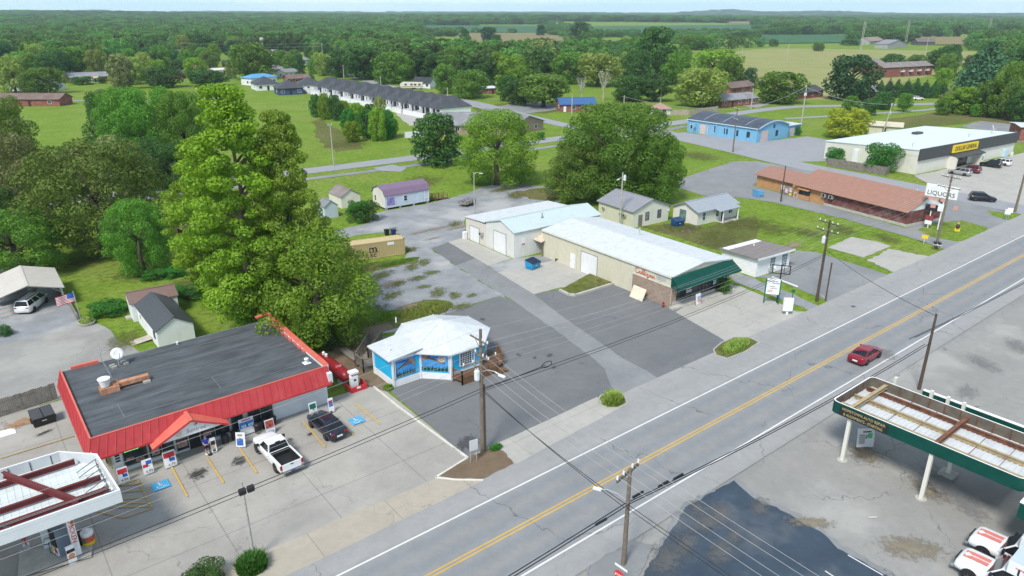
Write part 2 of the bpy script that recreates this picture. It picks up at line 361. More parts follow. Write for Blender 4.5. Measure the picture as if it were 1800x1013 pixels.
# ------------------------------------------------------------------ ground: one sheet to the horizon
def ground():
    rs = [0, 20, 60, 120, 220, 360, 550, 700, 850]
    while rs[-1] < 9500: rs.append(rs[-1] * 1.07)
    n = 180; v = [(0, 0, 0)]; f = []
    for r in rs[1:]:
        for k in range(n):
            a = 2 * math.pi * k / n; x, y = r * math.cos(a), r * math.sin(a); v.append((x, y, terrain(x, y)))
    for k in range(n): f.append((0, 1 + k, 1 + (k + 1) % n))
    for i in range(len(rs) - 2):
        for k in range(n):
            a, b = 1 + i*n + k, 1 + i*n + (k+1) % n; f.append((a, a + n, b + n, b))
    m = MB(); m.v = v; m.f = f; m.m = [0] * len(f); o = m.build('ground', LAWN, smooth=True); tag(o, kind='structure')
ground()
def GT(px, py):
    a = (px - CXP) / FPX; b = -(py - CYP) / FPX
    d = Vector([_f[i] + a * _r[i] + b * _u[i] for i in range(3)]); d.normalize(); t = 20.0
    while t < 12000:
        p = d * t
        if p.z + CAMH < terrain(p.x, p.y): break
        t *= 1.01
    return (p.x, p.y)
_layer = [1]; ZTOP = .1
def dense(pts, step, jit, seed):
    rn = random.Random(seed); out = []
    for i, p in enumerate(pts):
        q = pts[(i + 1) % len(pts)]; L_ = math.hypot(q[0]-p[0], q[1]-p[1]); k = max(1, int(L_ / step))
        for j in range(k):
            t = j / k; x, y = p[0] + (q[0]-p[0]) * t, p[1] + (q[1]-p[1]) * t
            if j: x += rn.uniform(-jit, jit); y += rn.uniform(-jit, jit)
            out.append((x, y))
    return out
def flat(name, pts, mat, jit=.12, step=1.1, z=None, kind='structure', parent=None):
    if z is None: z = _layer[0] * .0015; _layer[0] += 1
    P = dense(pts, step, jit, len(pts) * 31 + int(pts[0][0] * 7)) if jit else pts
    m = MB(); v = [Vector((p[0], p[1], z)) for p in P]
    tr = tessellate_polygon([v])
    fs = []
    for a, b, c in tr:
        n = (v[b] - v[a]).cross(v[c] - v[a]); fs.append((a, b, c) if n.z > 0 else (a, c, b))
    m.add(v, fs); o = m.build(name, mat, parent)
    if kind: tag(o, kind=kind)
    return o
def sheet(name, px, mat, jit=.12, step=1.1, **k): return flat(name, [G(*p) for p in px], mat, jit, step, **k)
def ribbon(name, px, wd, mat, jit=.05):
    P = [Vector(G(*p)) for p in px]; Q = []
    for i in range(len(P) - 1):
        for t in (0, .25, .5, .75):
            a, b, c, d = P[max(i-1, 0)], P[i], P[i+1], P[min(i+2, len(P)-1)]
            Q.append(.5 * ((2*b) + (c-a)*t + (2*a-5*b+4*c-d)*t*t + (3*b-a-3*c+d)*t**3))
    Q.append(P[-1]); l, r = [], []
    for i, p in enumerate(Q):
        d = (Q[min(i+1, len(Q)-1)] - Q[max(i-1, 0)]).normalized(); n = Vector((-d.y, d.x)) * wd / 2
        l.append(tuple(p + n)); r.append(tuple(p - n))
    z = _layer[0] * .0015; _layer[0] += 1; m = MB(); n = len(Q)
    m.add([(*p, z) for p in l] + [(*p, z) for p in r], [(i, n + i, n + i + 1, i + 1) for i in range(n - 1)])
    return tag(m.build(name, mat), kind='structure')

# pasture, lawns in other tones, dry patches
sheet('pasture', [(1105,132),(1180,112),(1300,90),(1380,82),(1560,82),(1720,86),(1690,118),(1580,150),(1520,178),(1420,176),(1340,150),(1250,140)], PAST, 2, 20)
sheet('dry_lawn', [(78,275),(130,255),(190,262),(170,300),(70,300)], ROUGHG, 1.5, 5)
sheet('dry_lawn', [(545,215),(560,208),(600,232),(640,262),(590,268),(560,250)], ROUGHG, 1, 4)
sheet('dry_lawn', [(1125,398),(1180,392),(1240,400),(1330,380),(1330,420),(1390,445),(1400,440),(1330,430),(1260,440),(1200,420)], ROUGHG, .6, 3)
sheet('dry_lawn', [(1640,198),(1700,195),(1800,208),(1800,222),(1720,212),(1560,232),(1545,215)], ROUGHG, 2, 9)
sheet('dry_lawn', [(830,190),(900,180),(1000,190),(960,200),(850,200)], ROUGHG, 2, 9)
# lots and yards
flat('right_lot', [(14,27.2),(260,27.2),(260,-60),(-60,-60),(-60,0),(10,24)], A_OLD, .25, 2)
sheet('gravel_yard', [(640,590),(615,545),(640,490),(713,452),(722,440),(690,408),(640,412),(560,425),(590,405),(650,392),(652,378),(677,371),(752,358),(775,352),(822,340),(850,328),(900,322),(968,330),(985,356),(817,384),(817,419),(790,428),(760,440),(801,467),(855,501),(905,531),(878,521),(781,553),(720,580)], GRAV, .35, 1)
sheet('gravel_yard', [(858,467),(899,456),(966,446),(1015,462),(940,470),(875,480)], GRAV, .1)
sheet('weed_patch', [(606,470),(700,455),(740,452),(735,462),(690,470),(640,480)], WEEDS, .35, .8)
sheet('weed_patch', [(690,545),(745,527),(790,530),(797,540),(770,556),(735,568),(705,575),(655,590),(640,575)], WEEDS, .35, .7)
sheet('dirt_patch', [(560,590),(605,545),(640,560),(690,572),(660,600),(645,640),(690,690),(640,690),(590,640)], DIRT, .35, .8)
sheet('dirt_patch', [(900,338),(955,330),(985,345),(975,356),(930,350)], ROUGHG, .6, 1.5)
sheet('old_drive', [(-250,800),(-2,737),(105,702),(200,690),(262,628),(215,602),(185,575),(160,566),(60,592),(-250,650)], A_OLD, .15)
sheet('carport_gravel', [(-250,655),(60,594),(160,567),(140,558),(118,530),(105,498),(60,470),(-100,480),(-300,560)], GRAV, .2)
flat('store_forecourt', [(-40,41.4),(28.8,41.4),(28.9,56.3),(27.9,58.6),(5,58.9),(4.6,74.6),(-40,73.2)], CONCL, .03, 3)
sheet('octagon_lot', [(688,690),(823,806),(840,795),(1050,700),(1077,682),(1063,649),(1036,625),(982,585),(905,531),(878,521),(781,553),(700,585),(690,640)], A_DARK, .07, 1)
sheet('drive_strip', [(1077,684),(1063,649),(1036,625),(982,585),(905,531),(855,501),(801,467),(835,454),(875,479),(939,518),(986,555),(1103,635),(1137,652),(1175,677),(1210,668),(1150,700),(1135,715)], A_MID, .07, 1)
sheet('old_strip', [(758,437),(788,426),(835,454),(801,467)], A_DARK, .05)
sheet('tyre_shop_lot', [(939,518),(976,511),(1025,495),(1080,470),(1185,530),(1200,548),(1277,600),(1200,669),(1172,676),(1137,652),(1103,635),(986,555)], A_DARK, .06, 1)
sheet('concrete_apron', [(1187,549),(1277,601),(1335,606),(1458,549),(1400,548),(1345,522),(1300,503),(1280,500)], PADC, .03, 2)
sheet('concrete_pad', [(788,426),(815,418),(900,455),(858,468)], PADC, .04)
sheet('concrete_pad', [(875,479),(935,468),(1020,445),(1110,480),(1035,503),(985,506),(939,518)], PADC, .05)
sheet('gravel_drive', [(1282,482),(1300,480),(1380,512),(1462,548),(1440,552),(1350,518),(1290,495)], GRAV, .25, .8)
sheet('side_lot', [(1361,481),(1398,441),(1435,444),(1522,471),(1562,484),(1636,454),(1672,454),(1610,483),(1470,545),(1458,531),(1361,491),(1327,488)], A_MID, .1)
sheet('old_slab', [(1455,436),(1497,417),(1545,426),(1566,433),(1518,453)], PADC, .1)
sheet('broken_slab', [(1523,458),(1565,438),(1640,453),(1570,479)], PADC, .3, .6)
sheet('liquor_lot', [(1190,330),(1196,315),(1264,292),(1290,284),(1330,284),(1450,304),(1322,326),(1592,402),(1640,388),(1655,345),(1700,352),(1810,386),(1770,420),(1694,452),(1620,424),(1480,384),(1360,356),(1300,348),(1240,345)], A_MID, .15, 1.5)
sheet('oval_lawn', [(1612,404),(1640,393),(1690,388),(1735,400),(1738,410),(1710,423),(1680,425),(1640,418)], LAWN, .08)
sheet('verge_lawn', [(1735,371),(1745,380),(1800,394),(1900,420),(1900,402),(1800,378)], LAWN, .08)
sheet('blue_shop_lot', [(1150,236),(1205,233),(1330,250),(1420,240),(1470,250),(1452,284),(1400,285),(1290,260),(1200,240)], A_STREET, .4, 3)
sheet('discount_store_lot', [(1607,309),(1783,273),(1830,262),(1990,290),(1990,400),(1800,366),(1720,348),(1650,335)], PADC, .2, 3)
sheet('back_lot', [(1690,222),(1725,213),(1800,222),(1950,240),(1950,262),(1790,250)], A_MID, .4, 3)
sheet('townhouse_drive', [(660,165),(700,172),(740,165),(850,188),(905,205),(880,200),(820,185),(760,180),(720,172)], A_STREET, .4, 4)
sheet('white_driveway', [(690,190),(722,198),(760,215),(720,222),(700,205)], PADC, .4, 4)
sheet('house_driveway', [(845,192),(900,183),(950,180),(980,186),(1000,190),(930,200),(860,196)], A_MID, .4, 4)
sheet('far_lot', [(472,108),(520,108),(535,118),(500,124),(470,118)], A_STREET, .8, 6)
ribbon('street', [(-160,392),(270,334),(640,289),(820,266),(990,243),(1150,222),(1250,207),(1330,195),(1400,188),(1500,186),(1640,183),(1860,176)], 6.4, A_STREET)
ribbon('street', [(1140,226),(1200,243),(1290,264),(1400,290),(1500,309),(1600,329),(1720,353),(1800,370),(1900,392),(1990,412)], 7.5, A_STREET)
ribbon('street', [(470,106),(560,116),(600,128),(660,146),(740,166),(830,180),(920,203),(1000,222),(1060,232)], 6, A_STREET)
ribbon('footpath', [(230,352),(640,303),(820,278),(980,257),(1150,233),(1205,222)], 2.6, A_MID)
ribbon('footpath', [(1380,209),(1470,204),(1600,196),(1650,191)], 3, A_STREET)
ribbon('footpath', [(105,178),(240,176),(420,172)], 3, A_STREET)
sheet('driveway', [(655,296),(690,290),(715,296),(705,303),(672,301)], A_STREET, .3, 3)
sheet('driveway', [(1300,186),(1330,190),(1355,184),(1330,182)], A_STREET, .3, 4)
# highway
_z = _layer[0] * .0015 + .008; _layer[0] += 8
ROADZ = _z
flat('highway', [(-420, 26.55), (900, 26.55), (900, 41.5), (-420, 41.5)], A_ROAD, 0, z=_z)
def strip(name, x0, x1, y, wd, mat, z=None):
    return flat(name, [(x0, y - wd/2), (x1, y - wd/2), (x1, y + wd/2), (x0, y + wd/2)], mat, 0, z=(z or _z + .004))
for y in (32.42, 32.74): strip('yellow_centre_line', -420, 900, y, .13, MYEL)
for y in (36.4, 28.75): strip('white_edge_line', -420, 900, y, .15, MWHITE)
_z2 = _z + .004
sheet('concrete_apron', [(-200,1290),(-100,1215),(600,913),(768,842),(850,846),(600,968),(300,1110),(0,1270),(-200,1380)], APRON, .05, 2, z=_z2)
sheet('pavement', [(832,800),(1050,699),(1062,712),(1100,713),(908,817)], APRON if False else PADC, .04, 2, z=_z2)
# sealed lot near the camera on the right, its pale worn patches and bay lines
sheet('seal_edge', [(1120,1050),(1150,965),(1196,893),(1290,841),(1318,862),(1345,882),(1375,890),(1415,914),(1448,931),(1470,950),(1480,962),(1520,981),(1552,999),(1640,1040),(1500,1320),(900,1320),(1000,1190)], A_MID, .3, .5)
sheet('sealed_lot', [(1110,1040),(1165,960),(1205,893),(1290,846),(1312,866),(1340,888),(1365,893),(1408,918),(1440,935),(1462,955),(1472,966),(1510,985),(1540,1003),(1600,1040),(1500,1300),(900,1300),(1000,1180)], A_SEAL, .1, .35)
sheet('worn_asphalt', [(1030,1000),(1110,950),(1150,960),(1110,1040),(1050,1060)], A_MID, .15, .6)
def blob(name, px, py, r, mat, seed, sx=1.6, ang=.5, al=.88):
    """a stain: a small sheet whose ragged edge thins out"""
    x, y = G(px, py); z = ZTOP + (seed % 7) * .0015; m = MB(); q = r * 1.5
    m.quad((-q*sx,-q,0),(q*sx,-q,0),(q*sx,q,0),(-q*sx,q,0)); k = f'{mat.name}_{seed}'; mt = mat.copy(); mt.name = k; T = mt.node_tree; N = T.nodes; out = [n for n in N if n.type == 'OUTPUT_MATERIAL'][0]; src = out.inputs[0].links[0].from_socket
    tc = N.new('ShaderNodeTexCoord'); mp = N.new('ShaderNodeMapping'); mp.inputs['Scale'].default_value = (1/(r*sx*1.35), 1/(r*1.35), 1); T.links.new(tc.outputs['Object'], mp.inputs[0]); gr = N.new('ShaderNodeTexGradient'); gr.gradient_type = 'SPHERICAL'; T.links.new(mp.outputs[0], gr.inputs[0])
    nz_ = N.new('ShaderNodeTexNoise'); nz_.noise_dimensions = '4D'; nz_.inputs['W'].default_value = seed * 1.7; nz_.inputs['Scale'].default_value = 2.6 / r ** .6; nz_.inputs['Detail'].default_value = 7; nz_.inputs['Roughness'].default_value = .68; T.links.new(tc.outputs['Object'], nz_.inputs['Vector'])
    ad = N.new('ShaderNodeMath'); ad.operation = 'MULTIPLY_ADD'; T.links.new(nz_.outputs[0], ad.inputs[0]); ad.inputs[1].default_value = 2.4; T.links.new(gr.outputs[1], ad.inputs[2])
    rp_ = N.new('ShaderNodeMapRange'); rp_.inputs[1].default_value = 1.42; rp_.inputs[2].default_value = 1.95; rp_.inputs[4].default_value = al; T.links.new(ad.outputs[0], rp_.inputs[0])
    tr = N.new('ShaderNodeBsdfTransparent'); ms = N.new('ShaderNodeMixShader'); T.links.new(rp_.outputs[0], ms.inputs[0]); T.links.new(tr.outputs[0], ms.inputs[1]); T.links.new(src, ms.inputs[2]); T.links.new(ms.outputs[0], out.inputs[0])
    o = m.build(name, mt, loc=(x, y, z)); o.rotation_euler = (0, 0, ang); return tag(o, kind='structure')
WORN = paved('worn_patch', (.17,.172,.17), .3, .5, .0, fine=.25, scol=(.06,.08,.10))
OILM = paved('oil_stain', (.06,.056,.05), .35, .5, 0, scol=(.16,.15,.135), fine=.2)
for i, (px, py, r) in enumerate([(1266,905,.7),(1240,920,.6),(1335,893,.6),(1290,945,.4),(1265,972,.7),(1205,955,.8),(1170,985,.9),(1225,895,.5)]):
    blob('worn_patch', px, py, r * 1.3, WORN, i, 1.7, .5, .6)
for i, (px, py, r) in enumerate([(348,835,.75),(420,812,.6),(545,765,.25),(510,775,.3),(330,760,.2)]):
    blob('oil_stain', px, py, r, OILM, i + 20, 1.25, .9)
for i, (px, py, r, a) in enumerate([(912,625,.28,1.2),(966,626,.3,.3),(955,644,.22,0),(973,647,.25,.2),(940,630,.2,.6),(822,780,.9,.4),(848,562,.3,1.3),(1500,540,.3,.3)]):
    blob('oil_stain', px, py, r, M('asphalt_stain', (.085,.085,.085), .9, var=.2), i + 40, 1.5, a)
for i, (px, py, r) in enumerate([(1515,800,1.0),(1650,850,1.2),(1700,890,1.1),(1640,755,1.5),(1560,625,.9),(1730,640,1.2),(1700,690,1.0),(1790,610,1.3)]):
    blob('dark_stain', px, py, r, paved('dark_stain', (.235,.235,.235), .25, .8, 0, scol=(.16,.165,.17)) if i == 0 else bpy.data.materials['dark_stain'], i + 60, 1.9, .2 + .4 * (i % 3), .5)
GRIT = paved('gritty_patch', (.30,.26,.19), .3, .6, 0, fine=.4, scol=(.42,.38,.3))
blob('gritty_patch', 1518, 798, 1.25, GRIT, 81, 1.5, 1.2); blob('gritty_patch', 1630, 862, 1.1, GRIT, 82, 1.6, 1.2); blob('gritty_patch', 1425, 920, .6, GRIT, 83, 3, -.75); blob('gritty_patch', 1600, 965, 1.2, GRIT, 84, 2, -.75)
blob('rust_stain', 45, 742, .9, paved('rust_stain', (.40,.24,.13), .3, .5, 0, scol=(.4,.33,.25)), 90, 2.2, .05); blob('rust_stain', 35, 748, .35, M('red_brown_stain', (.36,.15,.10), .9, var=.2), 91, 1.8, .05); blob('oil_stain', 78, 762, .3, OILM, 92, 3, .3)
for i, (px, py, r) in enumerate([(640,520,1.2),(655,545,.9),(690,520,.8),(725,470,.8),(745,462,.7),(760,480,.6),(735,490,.7),(700,500,.6),(770,515,.8),(800,520,.6),(745,505,.5),(812,540,.7),(670,485,1.0),(800,395,.9),(905,345,1.2),(880,335,1.0),(720,440,.8),(650,470,1.0),(775,545,.8),(690,405,.7),(590,560,1.0),(830,520,.4)]):
    blob('weedy_patch', px, py, r * 1.5, WEEDS, i + 110, 1.7, -.2 + .3 * (i % 5), .8)
TRK = paved('tan_track', (.36,.29,.20), .25, .4, 0, fine=.3, scol=(.3,.29,.27))
for i, (px, py, r, sx) in enumerate([(740,408,.5,5),(770,402,.5,4),(805,400,.6,4),(760,420,.4,4),(690,500,1.0,2.2),(720,540,.8,2),(1210,405,.8,2.2),(1395,432,.9,2),(1330,425,.7,2),(1100,420,.6,2)]):
    blob('bare_earth', px, py, r * 1.3, TRK, i + 150, sx, .12, .7)
for i, (px, py, r) in enumerate([(1200,400,1.6),(1260,420,1.6),(1350,400,1.8),(1420,410,1.3),(1300,395,1.4),(1480,405,1.2),(1560,420,1.0),(660,235,3),(610,255,2.5),(740,320,2.5),(1230,275,2.5),(430,520,1.5),(250,480,1.6),(150,460,1.6),(220,600,1.0),(430,545,1.6),(330,500,1.4),(500,600,1.5)]):
    blob('dry_patch', px, py, r * 2.0, ROUGHG, i + 170, 1.5, .5 * (i % 4), .6)
# parking markings
def mark(px, wd, mat, name='parking_line'):
    a, b = Vector(G(*px[0])), Vector(G(*px[1])); d = (b - a).normalized(); n = Vector((-d.y, d.x)) * wd / 2
    return flat(name, [tuple(a+n), tuple(a-n), tuple(b-n), tuple(b+n)], mat, 0, z=ZTOP + .013)
for p in [((302,823),(330,875)),((364,806),(394,851)),((419,786),(452,833)),((533,743),(572,788)),((583,732),(622,767)),((625,711),(668,747))]: mark(p, .13, MYEL)
for p in [((242,844),(268,895)),((268,895),(219,912)),((219,912),(170,901)),((242,844),(205,858)),((206,856),(250,852)),((206,868),(250,864)),((209,880),(256,876)),((205,886),(262,886)),((192,894),(264,892))]: mark(p, .11, MYELW)
for p in [((0,808),(130,768)),((0,868),(120,780)),((0,720),(60,700))][:1]: mark(p, .12, MYELW)
mark(((1490,978),(1552,1014)), .1, MWHITE); mark(((1450,1006),(1480,1026)), .1, MWHITE); mark(((1527,912),(1541,911)), .1, MWHITE)
def wheelchair(px, py, s, faded=False):
    x, y = G(px, py)
    o = flat('blue_parking_square', [(x-s, y-s*.95), (x+s, y-s*.95), (x+s, y+s*.95), (x-s, y+s*.95)], MBLUE, 0, z=ZTOP + .015)
    z = ZTOP + .018
    m = MB(); k = s * .8
    def seg(a, b, wd):
        a = Vector((x + a[0]*k, y + a[1]*k)); b = Vector((x + b[0]*k, y + b[1]*k)); d = (b-a).normalized(); n = Vector((-d.y, d.x))*wd*k/2
        m.quad(*[(*q, z) for q in (a+n, a-n, b-n, b+n)])
    for i in range(11):
        a0 = R(140 + i*24); a1 = R(140 + (i+1)*24); seg((-.1+.5*math.cos(a0), -.3+.5*math.sin(a0)), (-.1+.5*math.cos(a1), -.3+.5*math.sin(a1)), .14)
    seg((-.15,.55), (-.1,-.1), .2); seg((-.1,-.1), (.35,-.1), .16); seg((.35,-.1), (.55,-.6), .16); seg((.5,-.6), (.75,-.5), .14); seg((-.1,.25), (.3,.25), .12)
    for i in range(8):
        a0 = R(i*45); a1 = R(i*45+45); m.quad((x-.18*k, y+.78*k, z), (x+(-.18+.16*math.cos(a0))*k, y+(.78+.16*math.sin(a0))*k, z), (x+(-.18+.16*math.cos(a1))*k, y+(.78+.16*math.sin(a1))*k, z))
    tag(m.build('wheelchair_symbol', MWHITE), kind='structure')
wheelchair(283, 855, .62); wheelchair(627, 741, .62)
# kerbs and the dirt island
def kerb(name, px, wd=.18, h=.13, mat=None, close=False):
    P = [Vector((*G(*p), 0)) for p in px]; 
    if close: P.append(P[0])
    m = MB()
    for a, b in zip(P, P[1:]): m.beam(a + Vector((0,0,h/2)), b + Vector((0,0,h/2)), wd, h)
    return tag(m.build(name, mat or WHITE), kind='structure')
KERBW = M('worn_white_kerb', (.60,.58,.53), .85, var=.12, dirt=.6, dcol=(.3,.27,.22)); KERBG = M('grey_kerb', (.36,.35,.32), .9, var=.15)
kerb('white_kerb', [(657,681),(700,716),(822,806),(766,841)], mat=KERBW); kerb('white_kerb', [(766,841),(800,845),(850,846)], mat=KERBW)
sheet('dirt_island', [(826,806),(772,839),(800,843),(850,843),(903,816),(884,794),(858,790)], DIRT, .08, .5, z=_z2 + .02)
kerb('grey_kerb', [(1052,704),(1056,697),(1075,690),(1098,697),(1103,710),(1088,719),(1068,718),(1052,711)], .16, mat=KERBG, close=True)
kerb('grey_kerb', [(1254,616),(1268,604),(1290,594),(1318,594),(1336,603),(1310,620),(1278,632),(1258,626)], .16, mat=KERBG, close=True)
kerb('grey_kerb', [(1080,500),(1012,521),(1000,520),(984,512)], .35, .3, mat=CONC)
kerb('parking_stop', [(1357,488),(1402,505)], .2, .15, mat=WHITE); kerb('parking_stop', [(1432,514),(1452,526)], .2, .15, mat=KERBG)
# far fields draped on the terrain
def field(px, mat, n=14):
    P = [Vector(GT(*p)) for p in px]; m = MB(); v = []
    for i in range(n + 1):
        for j in range(n + 1):
            s, t = i / n, j / n; p = (P[0]*(1-s) + P[1]*s)*(1-t) + (P[3]*(1-s) + P[2]*s)*t; v.append((p.x, p.y, terrain(p.x, p.y) + .8))
    m.add(v, [(i*(n+1)+j, i*(n+1)+j+1, (i+1)*(n+1)+j+1, (i+1)*(n+1)+j) for i in range(n) for j in range(n)])
    tag(m.build('field', mat, smooth=True), kind='structure'); return [tuple(p) for p in P]
FIELDS = [field([(738,45),(950,46),(955,59),(738,57)], CROP), field([(1030,47),(1320,44),(1335,58),(1040,61)], CROP), field([(800,59),(955,59),(1020,72),(800,80)], TANF), field([(1330,62),(1490,62),(1500,76),(1330,78)], CROP), field([(1590,66),(1800,66),(1800,80),(1610,80)], TANF), field([(1270,38),(1320,38),(1330,43),(1280,43)], TANF), field([(1400,48),(1470,48),(1480,56),(1410,56)], CROP)]
# ------------------------------------------------------------------ foliage
def leaf_mat(name, a, b, c2=None, trans=.34, hue=.016, val=.5):
    t = NT(name); g = t.n('ShaderNodeNewGeometry'); oi = t.n('ShaderNodeObjectInfo')
    n1 = t.noise(5.0, 4, .6)
    c = t.mix(t.ramp(n1, .35, .65), a, b)
    c = t.mix(t.math('MULTIPLY', g.outputs['Random Per Island'], .55), c, c2 or mul(b, 1.35))
    hs = t.n('ShaderNodeHueSaturation'); t.l(c, hs.inputs['Color'])
    t.l(t.math('ADD', t.math('MULTIPLY', oi.outputs['Random'], hue * 2), .5 - hue * .45), hs.inputs['Hue'])
    t.l(t.math('ADD', t.math('MULTIPLY', oi.outputs['Random'], val), 1 - val * .5), hs.inputs['Value'])
    b1 = t.n('ShaderNodeBsdfPrincipled'); t.l(hs.outputs[0], b1.inputs['Base Color']); b1.inputs['Roughness'].default_value = .55; b1.inputs['Specular IOR Level'].default_value = .3
    b2 = t.n('ShaderNodeBsdfTranslucent'); t.l(hs.outputs[0], b2.inputs['Color'])
    mx_ = t.n('ShaderNodeMixShader'); mx_.inputs[0].default_value = trans; t.l(b1.outputs[0], mx_.inputs[1]); t.l(b2.outputs[0], mx_.inputs[2]); t.l(mx_.outputs[0], t.out.inputs[0]); return t.m
LF = {
 'g': leaf_mat('green_leaves', (0.062,0.162,0.018), (0.129,0.267,0.025), (0.243,0.395,0.042)),
 'y': leaf_mat('yellow_green_leaves', (.11,.235,.014), (.20,.35,.022), (.32,.45,.05), hue=.01),
 'Y': leaf_mat('bright_yellow_leaves', (0.287,0.376,0.018), (0.441,0.479,0.025), (0.462,0.479,0.056), hue=.01),
 'd': leaf_mat('dark_green_leaves', (0.032,0.099,0.018), (0.066,0.162,0.025), (0.111,0.217,0.039)),
 'k': leaf_mat('deep_green_leaves', (0.018,0.059,0.018), (0.032,0.089,0.022), (0.048,0.123,0.034), .12),
 'o': leaf_mat('olive_leaves', (0.084,0.161,0.018), (0.143,0.231,0.028), (0.227,0.278,0.052), hue=.012),
 'b': leaf_mat('blue_green_needles', (0.027,0.109,0.046), (0.055,0.148,0.056), (0.099,0.197,0.078), .12),
 'l': leaf_mat('pale_green_leaves', (0.187,0.267,0.042), (0.287,0.365,0.062), (0.420,0.474,0.112)),
 'w': leaf_mat('grey_green_leaves', (0.165,0.208,0.062), (0.243,0.277,0.092), (0.375,0.376,0.141)),
 'p': leaf_mat('pine_needles', (0.111,0.227,0.011), (0.209,0.346,0.018), (0.375,0.465,0.031), hue=.015),
 'P': leaf_mat('yellowing_pine_needles', (.17,.33,.02), (.27,.42,.03), (.38,.47,.08), hue=.008),
 'f': leaf_mat('woodland_leaves', (.060,.155,.034), (.135,.255,.046), (.21,.32,.062), hue=.022, val=.9),
 'h': leaf_mat('hedge_leaves', (0.035,0.148,0.018), (0.066,0.217,0.025), (0.111,0.277,0.036)),
}
BARK = M('tree_bark', (.14,.11,.085), .95, var=.35, sc=3); BARKP = M('pale_bark', (.42,.39,.34), .95, var=.2, sc=3)
def leaf_cloud(name, lobes, n, size, rs, aspect=.62, up=.15, mat=None, inner=.25, wild=.48, zs=1.0):
    rg = np.random.default_rng(rs)
    c = np.array([l[0] for l in lobes]); r = np.array([l[1] for l in lobes])
    ar = (r[:,0]*r[:,1] + r[:,1]*r[:,2] + r[:,0]*r[:,2]); k = rg.choice(len(lobes), n, p=ar/ar.sum())
    d = rg.normal(size=(n,3)); d[:,2] += up; d /= np.linalg.norm(d, axis=1)[:,None]
    rad = 1 - np.abs(rg.normal(size=n)) * .13; ins = rg.random(n) < inner; rad[ins] = rg.uniform(.45, 1, ins.sum())
    p = c[k] + d * r[k] * rad[:,None]
    keep = np.ones(n, bool)
    for j in range(len(lobes)):
        q = ((p - c[j]) / r[j]); keep &= ~(((q*q).sum(1) < .30) & (k != j))
    p = p[keep]; d = d[keep]; m = len(p)
    nr = d + rg.normal(size=(m,3)) * wild; nr /= np.linalg.norm(nr, axis=1)[:,None]
    t = np.cross(nr, rg.normal(size=(m,3))); t /= np.linalg.norm(t, axis=1)[:,None]; b = np.cross(nr, t)
    s = (size * rg.uniform(.6, 1.35, m))[:,None]
    sc_ = np.array([1,1,zs]); t = t*sc_; b = b*sc_; nr = nr*sc_
    v = np.stack([p - t*s*.5, p + b*s*aspect*.5 + nr*s*.08, p + t*s*.5, p - b*s*aspect*.5 + nr*s*.08], 1).reshape(-1, 3)
    me = bpy.data.meshes.new(name); me.vertices.add(len(v)); me.vertices.foreach_set('co', v.ravel().astype(np.float32))
    me.loops.add(len(v)); me.loops.foreach_set('vertex_index', np.arange(len(v), dtype=np.int32))
    me.polygons.add(m); me.polygons.foreach_set('loop_start', np.arange(0, 4*m, 4, dtype=np.int32))
    me.update(calc_edges=True); me.materials.append(mat or LF['g']); return me
def lobes_for(kind, rs, n=None, fine=1.0):
    rn = random.Random(rs); out = []
    def pick(prof, n, z0, rl, zf=.8, fl=.85):
        rl *= fine
        for i in range(n):
            z = z0 + (1 - z0 - .04) * (i + rn.random()) / n; R_ = prof((z - z0) / (1 - z0)); a = i * 2.4 + rn.uniform(-.5, .5); q = R_ * ((.35 if fine == 1 else .45) + .5 * rn.random() ** .6)
            rr = rl * rn.uniform(.7, 1.25); rr = min(rr, max(.06, R_ * .9)); out.append(((q*math.cos(a), q*math.sin(a), min(z, 1 - rr*fl)), (rr, rr, rr*fl*zf + .01)))
    if kind == 'r': pick(lambda t: .5*math.sin(math.pi*min(1, .12+.86*t))**.5, n or 34, .09, .165)
    elif kind == 'o': pick(lambda t: .5*math.sin(math.pi*min(1, .15+.83*t))**.6, n or 34, .07, .16)
    elif kind == 's': pick(lambda t: .5*(1-.55*t*t)*min(1, .45+2*t), n or 32, .20, .16, .7)
    elif kind == 'k': pick(lambda t: .46*math.sin(math.pi*min(1, .2+.75*t))**.5, n or 22, .06, .20)
    elif kind == 'c':
        for i in range(n or 34):
            t = (i + rn.random()) / (n or 34); z = .06 + .9*t; R_ = .5*(1-t)**.8; a = i*2.4; q = R_*.62; rr = max(.05, R_*.55*rn.uniform(.8, 1.2)); out.append(((q*math.cos(a), q*math.sin(a), z), (rr, rr, rr*.7)))
    elif kind == 'w': pick(lambda t: .5*(.6+.4*rn.random())*math.sin(math.pi*min(1, .2+.8*t))**.5, n or 34, .12, .12, 1.1, 1.0)
    elif kind == 'p':
        N = n or 230
        for i in range(N):
            t = (i + rn.random()) / N; z = .06 + .91*t; R_ = .5*min(1, .62 + 1.2*t)*(1 - t**2*.80)*rn.uniform(.25, 1.12)**.7; a = i*2.4 + rn.uniform(-.6, .6)
            rr = rn.uniform(.055, .105)*(1.15-.45*t); out.append(((R_*.86*math.cos(a), R_*.86*math.sin(a), min(z + R_*.12 + rn.uniform(-.02,.02), .97)), (rr, rr, rr*.34)))
    elif kind == 'b': pick(lambda t: .5*math.sin(math.pi*min(1, .3+.6*t))**.5, n or 14, .05, .24)
    return out
